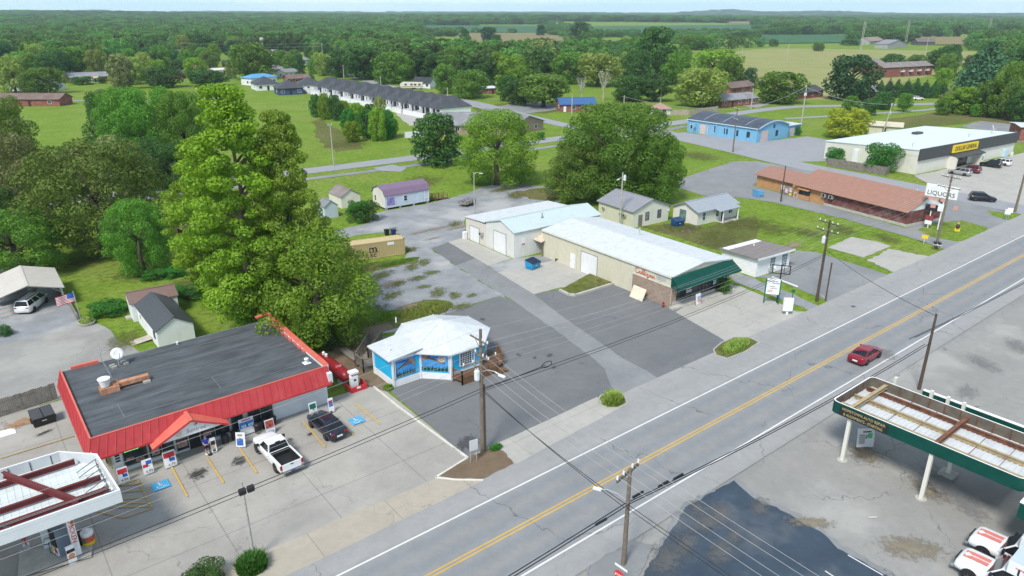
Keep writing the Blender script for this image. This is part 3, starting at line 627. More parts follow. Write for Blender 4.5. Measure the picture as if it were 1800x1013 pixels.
def trunk_mesh(kind, rs, mat):
    rn = random.Random(rs); m = MB()
    bot = {'p': .022, 'c': .03, 'b': .03}.get(kind, .035); top = {'p': .95, 'c': .8, 'k': .5}.get(kind, .62)
    path = [(rn.uniform(-.012,.012)*i, rn.uniform(-.012,.012)*i, top*i/5) for i in range(6)]; path[0] = (0, 0, -.01)
    m.tube(path, [bot*1.3, bot, bot*.85, bot*.68, bot*.5, bot*.2], 7)
    for i in range(14 if kind == 'p' else 7):
        z = rn.uniform(.25, .72 if kind == 'p' else .5); a = i*2.4; L_ = rn.uniform(.1, .2) if kind == 'p' else rn.uniform(.25, .42)
        rise = .06 if kind == 'p' else L_*.8
        m.tube([(0,0,z), (L_*.5*math.cos(a), L_*.5*math.sin(a), z+rise*.6), (L_*math.cos(a), L_*math.sin(a), min(.9, z+rise))], [bot*.45, bot*.3, bot*.1], 5)
    me = bpy.data.meshes.new('trunk'); me.from_pydata(m.v, [], m.f); me.materials.append(mat); me.polygons.foreach_set('use_smooth', [True]*len(m.f)); return me
PROTO = {}
for kind in 'roskcwpb':
    TR = trunk_mesh(kind, ord(kind), BARK)
    hi = [leaf_cloud('crown', lobes_for(kind, 10*ord(kind)+i, 64 if kind not in 'pcb' else None, .8 if kind not in 'pcb' else 1.0), (60000 if kind == 'p' else 34000) if kind in 'rosp' else 14000, .022 if kind in 'ros' else .021 if kind == 'p' else .028, i + ord(kind), zs=.5 if kind == 'p' else .9) for i in range({'r':3,'o':3,'s':2,'p':3}.get(kind, 1))]
    mid = [leaf_cloud('crown', lobes_for(kind, 20*ord(kind)+i), 5200, .055, 50 + i + ord(kind)) for i in range({'r':4,'o':4,'s':3}.get(kind, 2))]
    PROTO[kind] = (TR, hi, mid)
FARM = [leaf_cloud('crown', lobes_for(k, 77 + i, 18), 1300, .085, 300 + i, .75, .35, LF['f'], .15, .9, .75) for i, k in enumerate('rosr')]
NT_ = [0]
def plant(px, by, top, wpx, kind, col, label, name='tree', cat='tree', group=None, at=None, h=None, wd=None, lod=None, rz=None):
    x, y = at or G(px, by); NT_[0] += 1; i = NT_[0]
    h = h or hgt(px, by, top); wd = wd or wpx * depth(x, y, h / 2) / FPX * 1.1
    r = thing(name, label, cat, (x, y, 0), (i * 1.7) % 6.28 if rz is None else rz, group); r.scale = (wd, wd, h)
    tr, hi, mid = PROTO[kind]; pxh = h * FPX / depth(x, y, h / 2)
    me = mid[i % len(mid)] if (pxh < 95 if lod is None else lod == 'mid') else hi[i % len(hi)]
    if lod == 'far': me = FARM[i % 4]
    c = bpy.data.objects.new('crown' if kind != 'b' else 'foliage', me); C.objects.link(c); c.parent = r
    if lod != 'far':
        c.material_slots[0].link = 'OBJECT'; c.material_slots[0].material = LF[col]
    t = bpy.data.objects.new('trunk' if kind != 'b' else 'stems', tr); C.objects.link(t); t.parent = r
    return r
TREES = [
# px, base, top, width, kind, colour, label
(452,585,143,225,'p','p','tall green pine with a full crown behind the flat roofed store'),
(528,578,188,150,'p','P','yellowing pine with thin bare twigs, right of the tall green pine'),
(392,520,235,170,'p','p','lower green pine with spreading limbs on the lawn edge'),
(562,606,402,200,'o','y','broad leafy tree at the foot of the pines behind the store'),
(498,560,430,120,'r','y','shorter yellow green tree under the yellowing pine'),
(578,608,540,52,'b','d','young broad leaved sapling beside the red edged flat roof'),
(185,440,248,205,'r','o','broad dark olive maple between the lawn and the ivy thicket'),
(252,478,350,98,'o','g','small twin stemmed maple over the low clipped bushes'),
(35,480,372,150,'r','g','green tree right behind the metal carport roof'),
(18,330,168,120,'r','o','bronze green tree at the left edge beyond the carport'),
(45,405,235,125,'w','w','grey green willowy tree at the left edge with a pale trunk'),
(20,425,330,80,'w','d','dark bushy tree at the left edge under the willowy tree'),
(195,290,160,70,'w','d','slim dark tree at the near edge of the ivy thicket'),
(236,305,150,95,'o','g','leafy green tree in the middle of the ivy thicket'),
(288,310,150,115,'o','g','tall green tree on the ivy thicket, the broadest of them'),
(340,318,158,85,'o','g','green tree on the ivy thicket close to the tall pine'),
(205,325,240,70,'w','w','pale half bare tree in front of the ivy thicket'),
(262,335,235,80,'b','d','ivy covered mound of dark leaves in the thicket'),
(310,340,245,85,'b','d','ivy covered shrubs beside the street end near the thicket'),
(345,330,262,70,'b','g','bright ivy covered shrub at the tall pine'),
(768,290,198,84,'o','d','dark leafy tree with a skirted trunk beside the street'),
(873,325,192,128,'o','y','yellow topped green tree on the lawn behind the lamp post'),
(1082,348,180,175,'r','g','large green tree behind the pale gabled house, topmost crown'),
(1014,352,250,112,'r','o','olive crowned tree at the left foot of the large green tree'),
(1150,354,236,92,'o','g','lighter green tree at the right foot of the large green tree'),
(1045,300,205,90,'r','g','green tree behind the olive crowned tree near the footpath'),
(556,206,165,22,'o','h','young pine at the far end of the pine row below the townhouses'),
(572,210,163,24,'o','p','young pine second in the row below the townhouses'),
(590,212,166,26,'o','h','young pine at the near end of the first pine clump'),
(606,208,176,20,'o','p','small young pine in the gap between the two pine clumps'),
(612,232,190,26,'o','h','young pine at the left front of the larger pine clump'),
(628,226,180,30,'o','p','tall young pine at the back of the larger pine clump'),
(645,244,192,32,'o','h','broad young pine in the middle of the larger pine clump'),
(620,250,212,30,'o','p','low young pine at the front corner of the larger clump'),
(664,248,188,32,'o','p','young pine right of the middle of the larger clump'),
(682,244,192,30,'o','h','rightmost full young pine of the larger clump'),
(652,225,182,26,'o','h','young pine hidden behind the larger pine clump'),
(690,240,208,22,'o','p','small pine at the right end of the larger clump'),
(668,212,170,22,'o','l','pale slim tree sticking up behind the pine clumps'),
(1487,243,190,76,'r','Y','bright yellow tree beside the discount store'),
(1233,188,118,90,'r','l','pale leafy tree beside the wooden fence and brick house'),
(1255,150,86,86,'r','y','yellow green tree at the edge of the tan pasture'),
(1282,155,100,46,'o','g','green tree on the pasture edge right of the yellow green one'),
(1315,156,118,26,'k','b','narrow blue green tree standing against the pasture'),
(1370,182,125,80,'r','g','round green tree beside the curving street'),
(1491,176,95,86,'r','k','very dark round tree between two brick houses'),
(1552,193,161,32,'o','d','small dark street tree left of the white pickup'),
(1495,199,168,30,'o','g','small street tree left of the pair, behind the yellow tree'),
(1526,203,174,30,'o','d','small street tree beside the yellow crowned tree'),
(1588,197,163,26,'s','g','slim street tree nearest the white pickup'),
(1569,118,94,36,'r','d','dark tree beside the two storey brick flats'),
(1612,118,96,34,'r','g','round green tree right of the two storey brick flats'),
(1646,122,87,38,'r','d','dark tree between the brick flats and the big cedar'),
(1725,162,66,92,'c','b','tall blue green cedar with layered limbs'),
(1765,208,108,80,'w','o','brownish bare topped tree at the right edge of the view'),
(1695,200,152,60,'o','y','yellow green tree in front of the tall cedar'),
(1735,205,140,60,'o','g','green tree between the tall cedar and the brownish tree'),
(1792,214,158,50,'o','d','dark tree at the right edge above the back lot'),
(1672,195,160,40,'r','w','grey green tree beside the tall cedar foot'),
(1660,122,80,44,'o','d','dark tree left of the tall cedar'),
(1790,150,80,60,'o','d','dark tree behind the brownish tree at the right edge'),
(1150,140,45,70,'o','d','tallest green tree standing above the belt behind the brick houses'),
(1118,150,86,50,'r','d','dark tree left of the tallest tree in the belt'),
(1188,150,92,48,'r','g','green tree right of the tallest tree in the belt'),
(1208,175,120,40,'o','g','leafy tree behind the wooden fence'),
(1105,178,132,60,'r','d','dark spreading tree behind the blue roofed brick house'),
(1150,178,138,60,'s','d','low dark tree behind the twin armed pole'),
(955,188,128,92,'s','o','wide olive tree on the lawn left of the blue roofed house'),
(912,185,140,50,'r','d','dark tree at the left of the wide olive tree'),
(895,178,132,44,'o','d','slim dark tree in front of the white carport'),
(899,152,95,62,'r','y','bright topped tree behind the white carport'),
(955,135,72,64,'w','w','grey green thin tree in the belt behind the wide olive tree'),
(1000,148,92,58,'r','g','round green tree in the belt right of the grey green one'),
(1050,152,92,84,'s','l','pale spreading tree behind the bare white trees'),
(855,152,98,42,'o','d','dark tree behind the small round tree by the carport'),
(825,173,122,58,'r','g','round green tree left of the white carport'),
(782,165,112,40,'r','g','light green tree beside the parked caravan'),
(803,134,80,56,'r','g','big green tree behind the light green one'),
(747,140,88,50,'o','d','dark tree above the parked caravan'),
(692,147,90,66,'r','g','broad green tree left of the parked caravan'),
(640,140,80,76,'r','d','broad dark tree behind the townhouse roofs'),
(600,136,85,46,'r','d','dark round tree left of the broad dark tree'),
(553,116,88,20,'o','g','slim tree beside the small grey bungalows'),
(672,150,135,12,'k','d','little dark tree under the broad green tree'),
(530,143,114,22,'c','k','dark conical cedar between the brick bungalows'),
(543,143,130,18,'b','d','round clipped bush behind the townhouses'),
(445,140,74,72,'r','g','very broad green tree behind the tall pine top'),
(414,102,70,34,'r','k','dark crowned tree behind the pink roofed house'),
(365,152,123,72,'s','d','wide dark tree in front of the pink roofed house'),
(289,154,115,58,'r','d','round dark tree left of the wide dark tree'),
(262,142,107,44,'r','l','pale green tree behind the round dark tree'),
(218,157,96,52,'w','w','grey green feathery tree right of the left hand lawn'),
(347,118,94,30,'r','g','bright green tree behind the pink roof'),
(370,120,88,32,'r','o','brownish tree right of the bright green tree'),
(320,132,110,20,'o','d','small dark tree beside the brick chimney house'),
(305,112,88,36,'r','d','dark tree in front of the long pale house'),
(258,110,92,42,'r','d','dark tree left of the long pale house'),
(326,96,60,26,'k','l','pale tall tree above the long pale house'),
(358,96,58,40,'r','d','dark big tree right of the pale tall tree'),
(28,163,97,52,'r','l','pale yellow tree behind the brown roofed brick ranch'),
(82,165,117,64,'r','g','rounded bright tree behind the right end of the brick ranch'),
(8,132,74,56,'r','k','black green tree at the far left edge'),
(67,126,72,54,'r','g','tall green tree behind the pale yellow tree'),
(102,132,86,50,'s','d','dark spreading tree behind the rounded bright tree'),
(138,128,80,62,'r','g','green spreading tree above the grey roofed house'),
(182,120,80,32,'w','w','tall thin tree with pale trunks near the grey roofed house'),
(146,149,134,32,'b','d','dark shrub mass before the grey roofed house'),
(180,147,135,13,'b','d','round dark shrub beside the pale shed'),
(857,74,47,28,'r','k','dark field tree standing on the stubble'),
(873,82,60,18,'r','d','smaller field tree right of the dark field tree'),
(817,80,50,24,'p','d','dark field pine left of the stubble'),
(1438,90,74,20,'r','o','lone olive bush tree on the pasture'),
(1494,80,68,30,'b','d','low dark bush beyond the pasture pylons'),
(950,64,43,16,'k','k','dark narrow tree on the edge of the teal field'),
(1018,72,38,32,'o','d','big dusky tree between the two teal fields'),
(1208,88,60,46,'r','g','rounded green tree at the left end of the pasture hedge'),
(1234,88,60,40,'r','g','light rounded tree in the pasture hedge'),
]
for r in TREES: plant(*r)
HEDGE = [(1545,172,140),(1560,172,136),(1575,171,138),(1592,172,137),(1608,170,136),(1624,172,139),(1640,172,141),(1655,172,144)]
for i, (x, b, t) in enumerate(HEDGE): plant(x, b, t, 24, 'c', 'k' if i % 2 else 'd', 'dark cedar in the clipped row below the two storey brick flats', 'cedar', 'tree', 'cedars in the row below the flats')
for i, (x, b, t, w_) in enumerate([(1190,84,64,24),(1213,86,62,24),(1258,86,58,28),(1280,86,60,26),(1297,84,62,24),(1315,84,64,24),(1335,83,66,22),(1358,82,68,20),(1030,78,55,22),(1000,80,62,20),(1052,76,50,20)]):
    plant(x, b, t, w_, 'r' if i % 2 else 'o', 'd', 'dusky field edge tree in the row beyond the pasture and stubble', 'tree', 'tree', 'trees along the far field edges', lod='far')
# shrubs and bushes
BUSH = [(1470,283,259,30,'h','rounded shrub behind the weathered fence at the pale store wall, left one'),(1548,301,250,50,'h','spreading shrub behind the weathered fence, the taller right one'),
(188,552,530,58,'h','clipped hedge clump on the lawn left of the brown roofed shed'),(310,520,503,36,'h','dark bush right of the brown roofed shed'),(350,520,503,46,'d','low bush row end under the pine boughs'),
(272,490,474,36,'h','low clipped bush at the foot of the twin stemmed maple'),(305,486,470,36,'h','low clipped bush right of the twin stemmed maple'),
(8,590,572,22,'d','small dark bush at the carport post on the left edge'),(1271,515,488,22,'h','round green bush beside the green awning'),
(648,388,352,34,'d','dark bush beside the purple roofed cabin'),(628,390,352,34,'h','bright bush between the pine and the purple roofed cabin'),
(1118,478,462,14,'y','spindly shrub in the planter beside the ribbed wall'),(1400,238,222,12,'h','small bush at the foot of the pole behind the blue shop'),
(362,1025,995,60,'d','flat dark shrub under the forecourt lamp at the picture bottom'),(950,246,232,14,'h','small street side bush near the footpath'),
(1265,610,0,0,'y',''),]
for x, b, t, w_, c_, lb in BUSH:
    if lb: plant(x, b, t, w_, 'b', c_, lb, 'shrub', 'shrub')
# bare pale trees
def bare(px, by, top, wpx, label, seed):
    x, y = G(px, by); h = hgt(px, by, top); wd = wpx * depth(x, y) / FPX; rn = random.Random(seed)
    r = thing('bare_tree', label, 'tree', (x, y, 0)); m = MB(); m.tube([(0,0,0),(.1,0,h*.3),(0,.2,h*.5)], [.3,.22,.16], 6); tw = MB()
    for i in range(9):
        a = i*2.4; z = h*rn.uniform(.25,.5); e = Vector((wd*.45*math.cos(a)*rn.uniform(.5,1), wd*.45*math.sin(a)*rn.uniform(.5,1), h*rn.uniform(.75,1)))
        mid_ = Vector((e.x*.4, e.y*.4, z + (e.z-z)*.45)); m.tube([(0,0,z), mid_, e], [.16,.11,.05], 5)
        for j in range(5):
            s = mid_.lerp(e, rn.uniform(.2,1)); tw.tube([s, s + Vector((rn.uniform(-1.3,1.3), rn.uniform(-1.3,1.3), rn.uniform(.3,1.6)))], [.06,.03], 4)
    m.build('trunk', BARKP, r); tw.build('twigs', BARKP, r); return r
bare(1060,177,118,34,'pale bare tree with a few yellow leaves behind the blue roof',1); bare(1022,180,134,24,'thin pale bare tree left of the yellow leaved one',2); bare(1240,300,300-1,1,'',3) if False else None
# woodland: far masses nobody could count
def inpoly(x, y, P):
    c = False; j = len(P) - 1
    for i in range(len(P)):
        if (P[i][1] > y) != (P[j][1] > y) and x < (P[j][0]-P[i][0])*(y-P[i][1])/(P[j][1]-P[i][1]) + P[i][0]: c = not c
        j = i
    return c
def woods():
    CLEAR = FIELDS + [[GT(*p) for p in q] for q in ([(1100,128),(1180,100),(1300,84),(1480,76),(1700,78),(1740,122),(1560,180),(1340,165)], [(225,100),(420,92),(640,100),(600,180),(300,180)], [(480,90),(620,96),(620,130),(480,130)], [(760,70),(860,60),(870,100),(790,100)])]
    rn = random.Random(11); pts = [[], [], [], []]; r = 420.0
    while r < 7800:
        step = max(10.5, r * .0095) if r < 2600 else r * .0105
        n = int(2 * math.pi * r * (110 / 360) / step)
        for k in range(n):
            a = R(51.5 - 55 + 110 * (k + rn.random()) / n); q = r + rn.uniform(-.6, .6) * step; x, y = q * math.cos(a), q * math.sin(a)
            th = math.degrees(a) - 51.5; nz_ = math.sin(x*.006 + 1.3) + math.sin(y*.0052 + x*.002) + math.sin(x*.017 + y*.013)
            near = 405 + 170 * sstep(8, 14, th) if th > -7 else 660 + 500 * sstep(8, 14, -th)
            if th < -24: near = 620
            if q < near or (q < 2600 and any(inpoly(x, y, P) for P in CLEAR)) or (q >= 2600 and any(inpoly(x, y, P) for P in FIELDS[:2])): continue
            if nz_ < (-1.35 if th > 3 else -.55) and q > near + 150: continue
            if -19 < th < 7 and 650 < q < 2000:
                if rn.random() < .62: continue
            h = (rn.uniform(6, 11) if -19 < th < 7 and 600 < q < 2000 else rn.uniform(10, 20)) * (1 if q < 2600 else .95); wd = max(rn.uniform(9, 19), step * rn.uniform(1.1, 1.8))
            pts[rn.choice((0,0,1,1,2,2,3)) if q < 2600 else rn.randrange(3)].append((x, y, terrain(x, y) - .5, wd, wd, h, rn.uniform(0, 6.28)))
        r += step * .85
    return pts
def instancer(name, P, src):
    me = bpy.data.meshes.new(name); me.from_pydata([p[:3] for p in P], [], [])
    for nm, k0, ty in (('sc', 3, 'FLOAT_VECTOR'), ('rt', 6, 'FLOAT')):
        at = me.attributes.new(nm, ty, 'POINT')
        if ty == 'FLOAT': at.data.foreach_set('value', [p[6] for p in P])
        else: at.data.foreach_set('vector', [q for p in P for q in p[3:6]])
    o = bpy.data.objects.new(name, me); C.objects.link(o); tag(o, kind='stuff')
    ng = bpy.data.node_groups.new(name, 'GeometryNodeTree'); ng.interface.new_socket('Geometry', in_out='INPUT', socket_type='NodeSocketGeometry'); ng.interface.new_socket('Geometry', in_out='OUTPUT', socket_type='NodeSocketGeometry')
    N = ng.nodes; gi = N.new('NodeGroupInput'); go = N.new('NodeGroupOutput'); ip = N.new('GeometryNodeInstanceOnPoints'); ob = N.new('GeometryNodeObjectInfo'); ob.transform_space = 'ORIGINAL'
    ob.inputs['Object'].default_value = src; ob.inputs['As Instance'].default_value = True
    a1 = N.new('GeometryNodeInputNamedAttribute'); a1.data_type = 'FLOAT_VECTOR'; a1.inputs[0].default_value = 'sc'
    a2 = N.new('GeometryNodeInputNamedAttribute'); a2.data_type = 'FLOAT'; a2.inputs[0].default_value = 'rt'
    cx = N.new('ShaderNodeCombineXYZ'); LK = ng.links.new; LK(a2.outputs[0], cx.inputs[2])
    LK(gi.outputs[0], ip.inputs['Points']); LK(ob.outputs['Geometry'], ip.inputs['Instance']); LK(a1.outputs[0], ip.inputs['Scale']); LK(cx.outputs[0], ip.inputs['Rotation']); LK(ip.outputs[0], go.inputs[0])
    md = o.modifiers.new('scatter', 'NODES'); md.node_group = ng; return o
_srcs = {}
for o in list(C.objects):
    if o.name.startswith('crown') and o.data in FARM: _srcs.setdefault(FARM.index(o.data), o)
for i, P in enumerate(woods()): instancer('woodland', P, _srcs[i])
# ------------------------------------------------------------------ building helpers
DIM = {}
def P3(t, side, u, z, o):
    W, D = DIM[t.name]
    return {'F': (u, -o, z), 'L': (-o, u, z), 'R': (W + o, u, z), 'B': (u, D + o, z)}[side]
def panel(m, t, side, u0, u1, z0, z1, o0, o1, mi=0):
    a = P3(t, side, u0, z0, o0); b = P3(t, side, u1, z1, o1)
    m.box(min(a[0],b[0]), max(a[0],b[0]), min(a[1],b[1]), max(a[1],b[1]), min(a[2],b[2]), max(a[2],b[2]), mi)
def win(t, side, u, z, w_, h_, pane=None, frame=None, nx=1, ny=1, fw=.07, name='window', label=None):
    m = MB(); panel(m, t, side, u, u+w_, z, z+h_, -.02, .03); f = m.build('pane', pane or GLASS)
    m = MB()
    for a, b, c, d in ((u-fw, u, z-fw, z+h_+fw), (u+w_, u+w_+fw, z-fw, z+h_+fw), (u, u+w_, z-fw, z), (u, u+w_, z+h_, z+h_+fw)): panel(m, t, side, a, b, c, d, -.02, .06)
    for i in range(1, nx): panel(m, t, side, u+w_*i/nx-.02, u+w_*i/nx+.02, z, z+h_, .028, .05)
    for i in range(1, ny): panel(m, t, side, u, u+w_, z+h_*i/ny-.02, z+h_*i/ny+.02, .028, .048)
    o = m.build(name, frame or WHITE, t); f.parent = o
    if label: o['label'] = label
    return o
def door(t, side, u, w_=.95, h_=2.05, mat=None, z=.02, label=None):
    m = MB(); panel(m, t, side, u, u+w_, z, z+h_, -.02, .05); o = m.build('door', mat or WHITE, t)
    m = MB(); panel(m, t, side, u+w_*.82, u+w_*.9, z+.95, z+1.05, .05, .1); m.build('handle', STEEL, o)
    if label: o['label'] = label
    return o
def garage(t, side, u, w_, h_, mat=None, rows=4, frame=None):
    m = MB()
    for i in range(rows): panel(m, t, side, u, u+w_, .02 + h_*i/rows, h_*(i+1)/rows - .025, -.02, .04)
    panel(m, t, side, u, u+w_, .02, h_, -.02, .02)
    o = m.build('garage_door', mat or WHITE, t)
    m = MB()
    for a, b, c, d in ((u-.1, u, 0, h_+.1), (u+w_, u+w_+.1, 0, h_+.1), (u, u+w_, h_, h_+.1)): panel(m, t, side, a, b, c, d, -.02, .06)
    m.build('frame', frame or GREYM, o); return o
def base(name, label, cat, x, y, rz, W, D, group=None):
    t = thing(name, label, cat, (x, y, 0), R(rz), group); DIM[t.name] = (W, D); return t
def walls(t, h, mat, rh=0, axis='x', ribs=0, pk=.5, name='wall'):
    W, D = DIM[t.name]; m = MB(); m.box(0, W, 0, D, -.05, h)
    if rh:
        if axis == 'x':   # ridge runs along x: gables on the L and R faces
            m.add([(0,0,h),(0,D,h),(0,D*pk,h+rh),(W,0,h),(W,D,h),(W,D*pk,h+rh)], [(0,2,1),(3,4,5),(0,3,5,2),(1,2,5,4)])
        else:
            m.add([(0,0,h),(W,0,h),(W*pk,0,h+rh),(0,D,h),(W,D,h),(W*pk,D,h+rh)], [(0,1,2),(3,5,4),(0,2,5,3),(1,4,5,2)])
    if ribs:
        k = int(W / ribs)
        for i in range(k + 1): m.box(i*W/k-.025, i*W/k+.025, -.03, 0, 0, h - .02)
        k = int(D / ribs)
        for i in range(k + 1): m.box(-.03, 0, i*D/k-.025, i*D/k+.025, 0, h - .02)
    return m.build(name, mat, t)
def gable_roof(t, h, rh, mat, axis='x', ov=.35, th=.14, seams=0, pk=.5, trim=None):
    W, D = DIM[t.name]; m = MB(); A, B = (W, D) if axis == 'x' else (D, W)
    q = (lambda a, b, z: (a, b, z)) if axis == 'x' else (lambda a, b, z: (b, a, z))
    for s in (0, 1):
        e = -ov if s == 0 else B + ov; r_ = B * pk; run = r_ if s == 0 else B - r_
        ze = h - rh * ov / run + .03; zr = h + rh + .03
        v = [q(-ov, e, ze), q(A+ov, e, ze), q(A+ov, r_, zr), q(-ov, r_, zr)]; v2 = [(p[0], p[1], p[2] + th) for p in v]
        m.add(v + v2, [(0,1,2,3),(4,5,6,7),(0,1,5,4),(1,2,6,5),(2,3,7,6),(3,0,4,7)])
        if seams:
            k = int((A + 2*ov) / seams)
            for i in range(k + 1):
                x = -ov + (A + 2*ov) * i / k; m.beam(q(x, e, ze + th + .012), q(x, r_, zr + th + .012), .05, .03)
    m.beam(q(-ov, B*pk, h+rh+th+.03), q(A+ov, B*pk, h+rh+th+.03), .3, .06)
    o = m.build('roof', mat, t)
    if trim:
        m = MB()
        for e, zz in ((-ov, 0), (B + ov, 0)): m.beam(q(-ov, e, h-.02), q(A+ov, e, h-.02), .06, .18)
        m.build('gutter', trim, t)
    return o
def hip_roof(t, h, rh, mat, ov=.4, th=.12, x0=None, x1=None, y0=None, y1=None, inset=None):
    W, D = DIM[t.name]; x0 = -ov if x0 is None else x0; x1 = W+ov if x1 is None else x1; y0 = -ov if y0 is None else y0; y1 = D+ov if y1 is None else y1
    a, b = x1-x0, y1-y0; k = inset if inset is not None else min(a, b)/2*.98
    if a >= b: rg = [((x0+k), (y0+y1)/2), ((x1-k), (y0+y1)/2)]
    else: rg = [((x0+x1)/2, y0+k), ((x0+x1)/2, y1-k)]
    z = h; v = [(x0,y0,z),(x1,y0,z),(x1,y1,z),(x0,y1,z)]; v += [(p[0],p[1],z+th) for p in v] + [(*rg[0], z+th+rh), (*rg[1], z+th+rh)]
    if a >= b: f = [(4,5,9,8),(5,6,9),(6,7,8,9),(7,4,8)]
    else: f = [(4,5,8),(5,6,9,8),(6,7,9),(7,4,8,9)]
    m = MB(); m.add(v, f + [(3,2,1,0),(0,1,5,4),(1,2,6,5),(2,3,7,6),(3,0,4,7)]); return m.build('roof', mat, t)
def ac(t, x, y, z, s=.8, face='L'):
    o = bx('air_conditioner', t, STEEL, (x, x+s*.55, y, y+s, z, z+s*.7), bevel=.02)
    m = MB(); m.lathe([(.02,-.02),(s*.28,-.02),(s*.28,.0)], (x-.0, y+s*.5, z+s*.35), 12, axis='x'); m.build('fan_grille', BLACKM, o); return o

# ------------------------------------------------------------------ the convenience store
def roofmem(name, col):
    t = NT(name); n = t.noise(.5, 6, .65, t.vec((.6,2.2,1))); n2 = t.noise(4, 5, .7)
    c = t.mix(t.ramp(n, .3, .72), mul(col, .6), mul(col, 1.7)); c = t.mix(t.math('MULTIPLY', t.ramp(n2, .55, .8), .3), c, (.2,.2,.2)); t.bsdf(c, .7, spec=.3); return t.m
MEMB = roofmem('dark_roof_membrane', (.070,.078,.087)); SEAM = M('pale_roof_seam', (.155,.165,.172), .8, var=.25)
st = base('convenience_store', 'convenience store with red metal mansard and dark flat roof', 'store', 5.0, 58.0, 0, 18.5, 14.2)
WBLK = M('white_painted_block', (.66,.70,.73), .65, var=.05, dirt=.18)
walls(st, 3.9, WBLK); m = MB(); m.box(-.035, -.004, .2, 14.1, 0, 3.6); m.build('side_cladding', M('beige_side_wall', (.50,.45,.33), .7, var=.1, dirt=.4), st)
bx('roof', st, MEMB, (-1.15, 18.2, -.55, 14.0, 3.9, 3.98))
m = MB()
for y in (1.6, 4.3, 6.9, 9.5, 12.0): m.box(-1.1, 18.1, y-.03, y+.03, 3.98, 3.99)
m.box(1.6, 1.66, 1.62, 4.28, 3.98, 3.988); m.box(9.4, 9.46, 1.62, 4.28, 3.98, 3.988); m.box(2.2, 2.3, 9.6, 13.9, 3.98, 3.988); m.build('roof_seam', SEAM, st)
def mansard(pts_bot, pts_top, zb, zt, name, mat):
    (a, b), (c, d) = pts_bot, pts_top; m = MB(); A, B = Vector((*a, zb)), Vector((*b, zb)); Cc, Dd = Vector((*c, zt)), Vector((*d, zt))
    n = (B - A).cross(Cc - A).normalized(); n = n if n.z > 0 else -n
    m.quad(A, B, Dd, Cc); m.quad(*(p - n*.08 for p in (A, Cc, Dd, B)))
    k = int((B - A).length / .62)
    for i in range(k + 1): t = i / k; m.beam(A.lerp(B, t) + n*.02, Cc.lerp(Dd, t) + n*.02, .05, .045)
    m.beam(A + n*.01, B + n*.01, .09, .16); return m.build(name, mat, st)
mansard(((-1.75,-1.4),(18.45,-1.4)), ((-1.25,-.65),(18.45,-.65)), 2.65, 4.2, 'front_mansard', RED)
mansard(((-1.75,13.9),(-1.75,-1.4)), ((-1.25,13.9),(-1.25,-.65)), 2.65, 4.2, 'side_mansard', RED)
bx('soffit', st, M('white_soffit', (.55,.56,.57), .7), (-1.7, 18.4, -1.33, -.02, 2.62, 2.66), (-1.7, -.05, -.01, 13.9, 2.62, 2.66))
m = MB(); m.beam((-1.3,-.62,4.22), (18.45,-.62,4.22), .14, .07); m.beam((-1.22,13.9,4.22), (-1.22,-.6,4.22), .14, .07); m.build('mansard_cap', CORAL, st)
m = MB(); m.box(18.2, 18.62, -.6, 14.2, 3.3, 4.3); m.box(18.2, 18.62, -1.3, -.62, 2.7, 3.7); m.build('parapet', WBLK, st)
m = MB(); m.beam((18.4,.2,4.34), (18.4,3.2,4.34), .55, .09); m.beam((18.4,3.2,4.34), (18.4,14.3,4.6), .5, .1); m.beam((17.1,14.2,4.45),(18.5,14.2,4.6),.45,.12); m.beam((18.4,-.6,4.32),(18.4,.3,4.34),.5,.08)
for i in range(9): m.box(18.0+RND.uniform(0,.15), 18.3, 3.6+i*1.1, 4.3+i*1.1, 3.99, 4.2+i*.02)
m.box(-.4, 1.9, 13.85, 14.15, 3.98, 4.25); m.build('parapet_coping', CORAL, st)
# gable porch
m = MB(); m.add([(2.9,-2.1,2.6),(8.45,-2.1,2.6),(5.75,-2.1,3.92),(2.9,-1.2,2.6),(8.45,-1.2,2.6),(5.75,-.7,3.92)], [(0,1,2),(0,3,4,1),(3,5,4)]); m.build('gable_sign_wall', WHITE, st)
m = MB()
for a, b in ((2.6, 5.75), (8.75, 5.75)):
    za, zb = 2.5, 4.0
    for y0, y1, dz in ((-2.35,-1.9,0),(-1.9,-1.45,.02),(-1.45,-.6,.04)): m.add([(a,y0,za+dz),(b,y0,zb+dz),(b,y1,zb+dz),(a,y1,za+dz),(a,y0,za+dz-.1),(b,y0,zb+dz-.1),(b,y1,zb+dz-.1),(a,y1,za+dz-.1)], [(0,1,2,3),(4,7,6,5),(0,4,5,1),(1,5,6,2),(2,6,7,3),(3,7,4,0)])
m.beam((5.75,-2.4,4.03),(5.75,-.6,4.08),.3,.06); m.build('gable_roof', CORAL, st)
m = MB(); m.beam((2.6,-2.37,2.47),(5.75,-2.37,3.97),.05,.16); m.beam((8.75,-2.37,2.47),(5.75,-2.37,3.97),.05,.16); m.build('gable_trim', RED, st)
text('Suntree', st, M('faint_grey_lettering', (.30,.28,.30), .6), (6.05,-2.115,2.98), FRONT, .5, shear=.25, ext=.006)
m = MB(); m.lathe([(.14,-.004),(.23,-.004),(.23,.004),(.14,.004)], (4.72,-2.115,2.98), 20, axis='y')
for k in range(10): a = k*.628; m.beam((4.72+.25*math.cos(a),-2.115,2.98+.25*math.sin(a)), (4.72+.33*math.cos(a),-2.115,2.98+.33*math.sin(a)), .03, .01)
m.build('sun_emblem', M('peach_emblem', (.66,.55,.45), .6), st)
m = MB(); m.beam((6.1,-2.115,3.25),(6.1,-2.115,3.4),.04,.012); m.beam((5.95,-2.115,3.42),(6.25,-2.115,3.46),.1,.012); m.beam((6.02,-2.115,3.5),(6.2,-2.115,3.52),.07,.012); m.build('tree_emblem', INK, st)
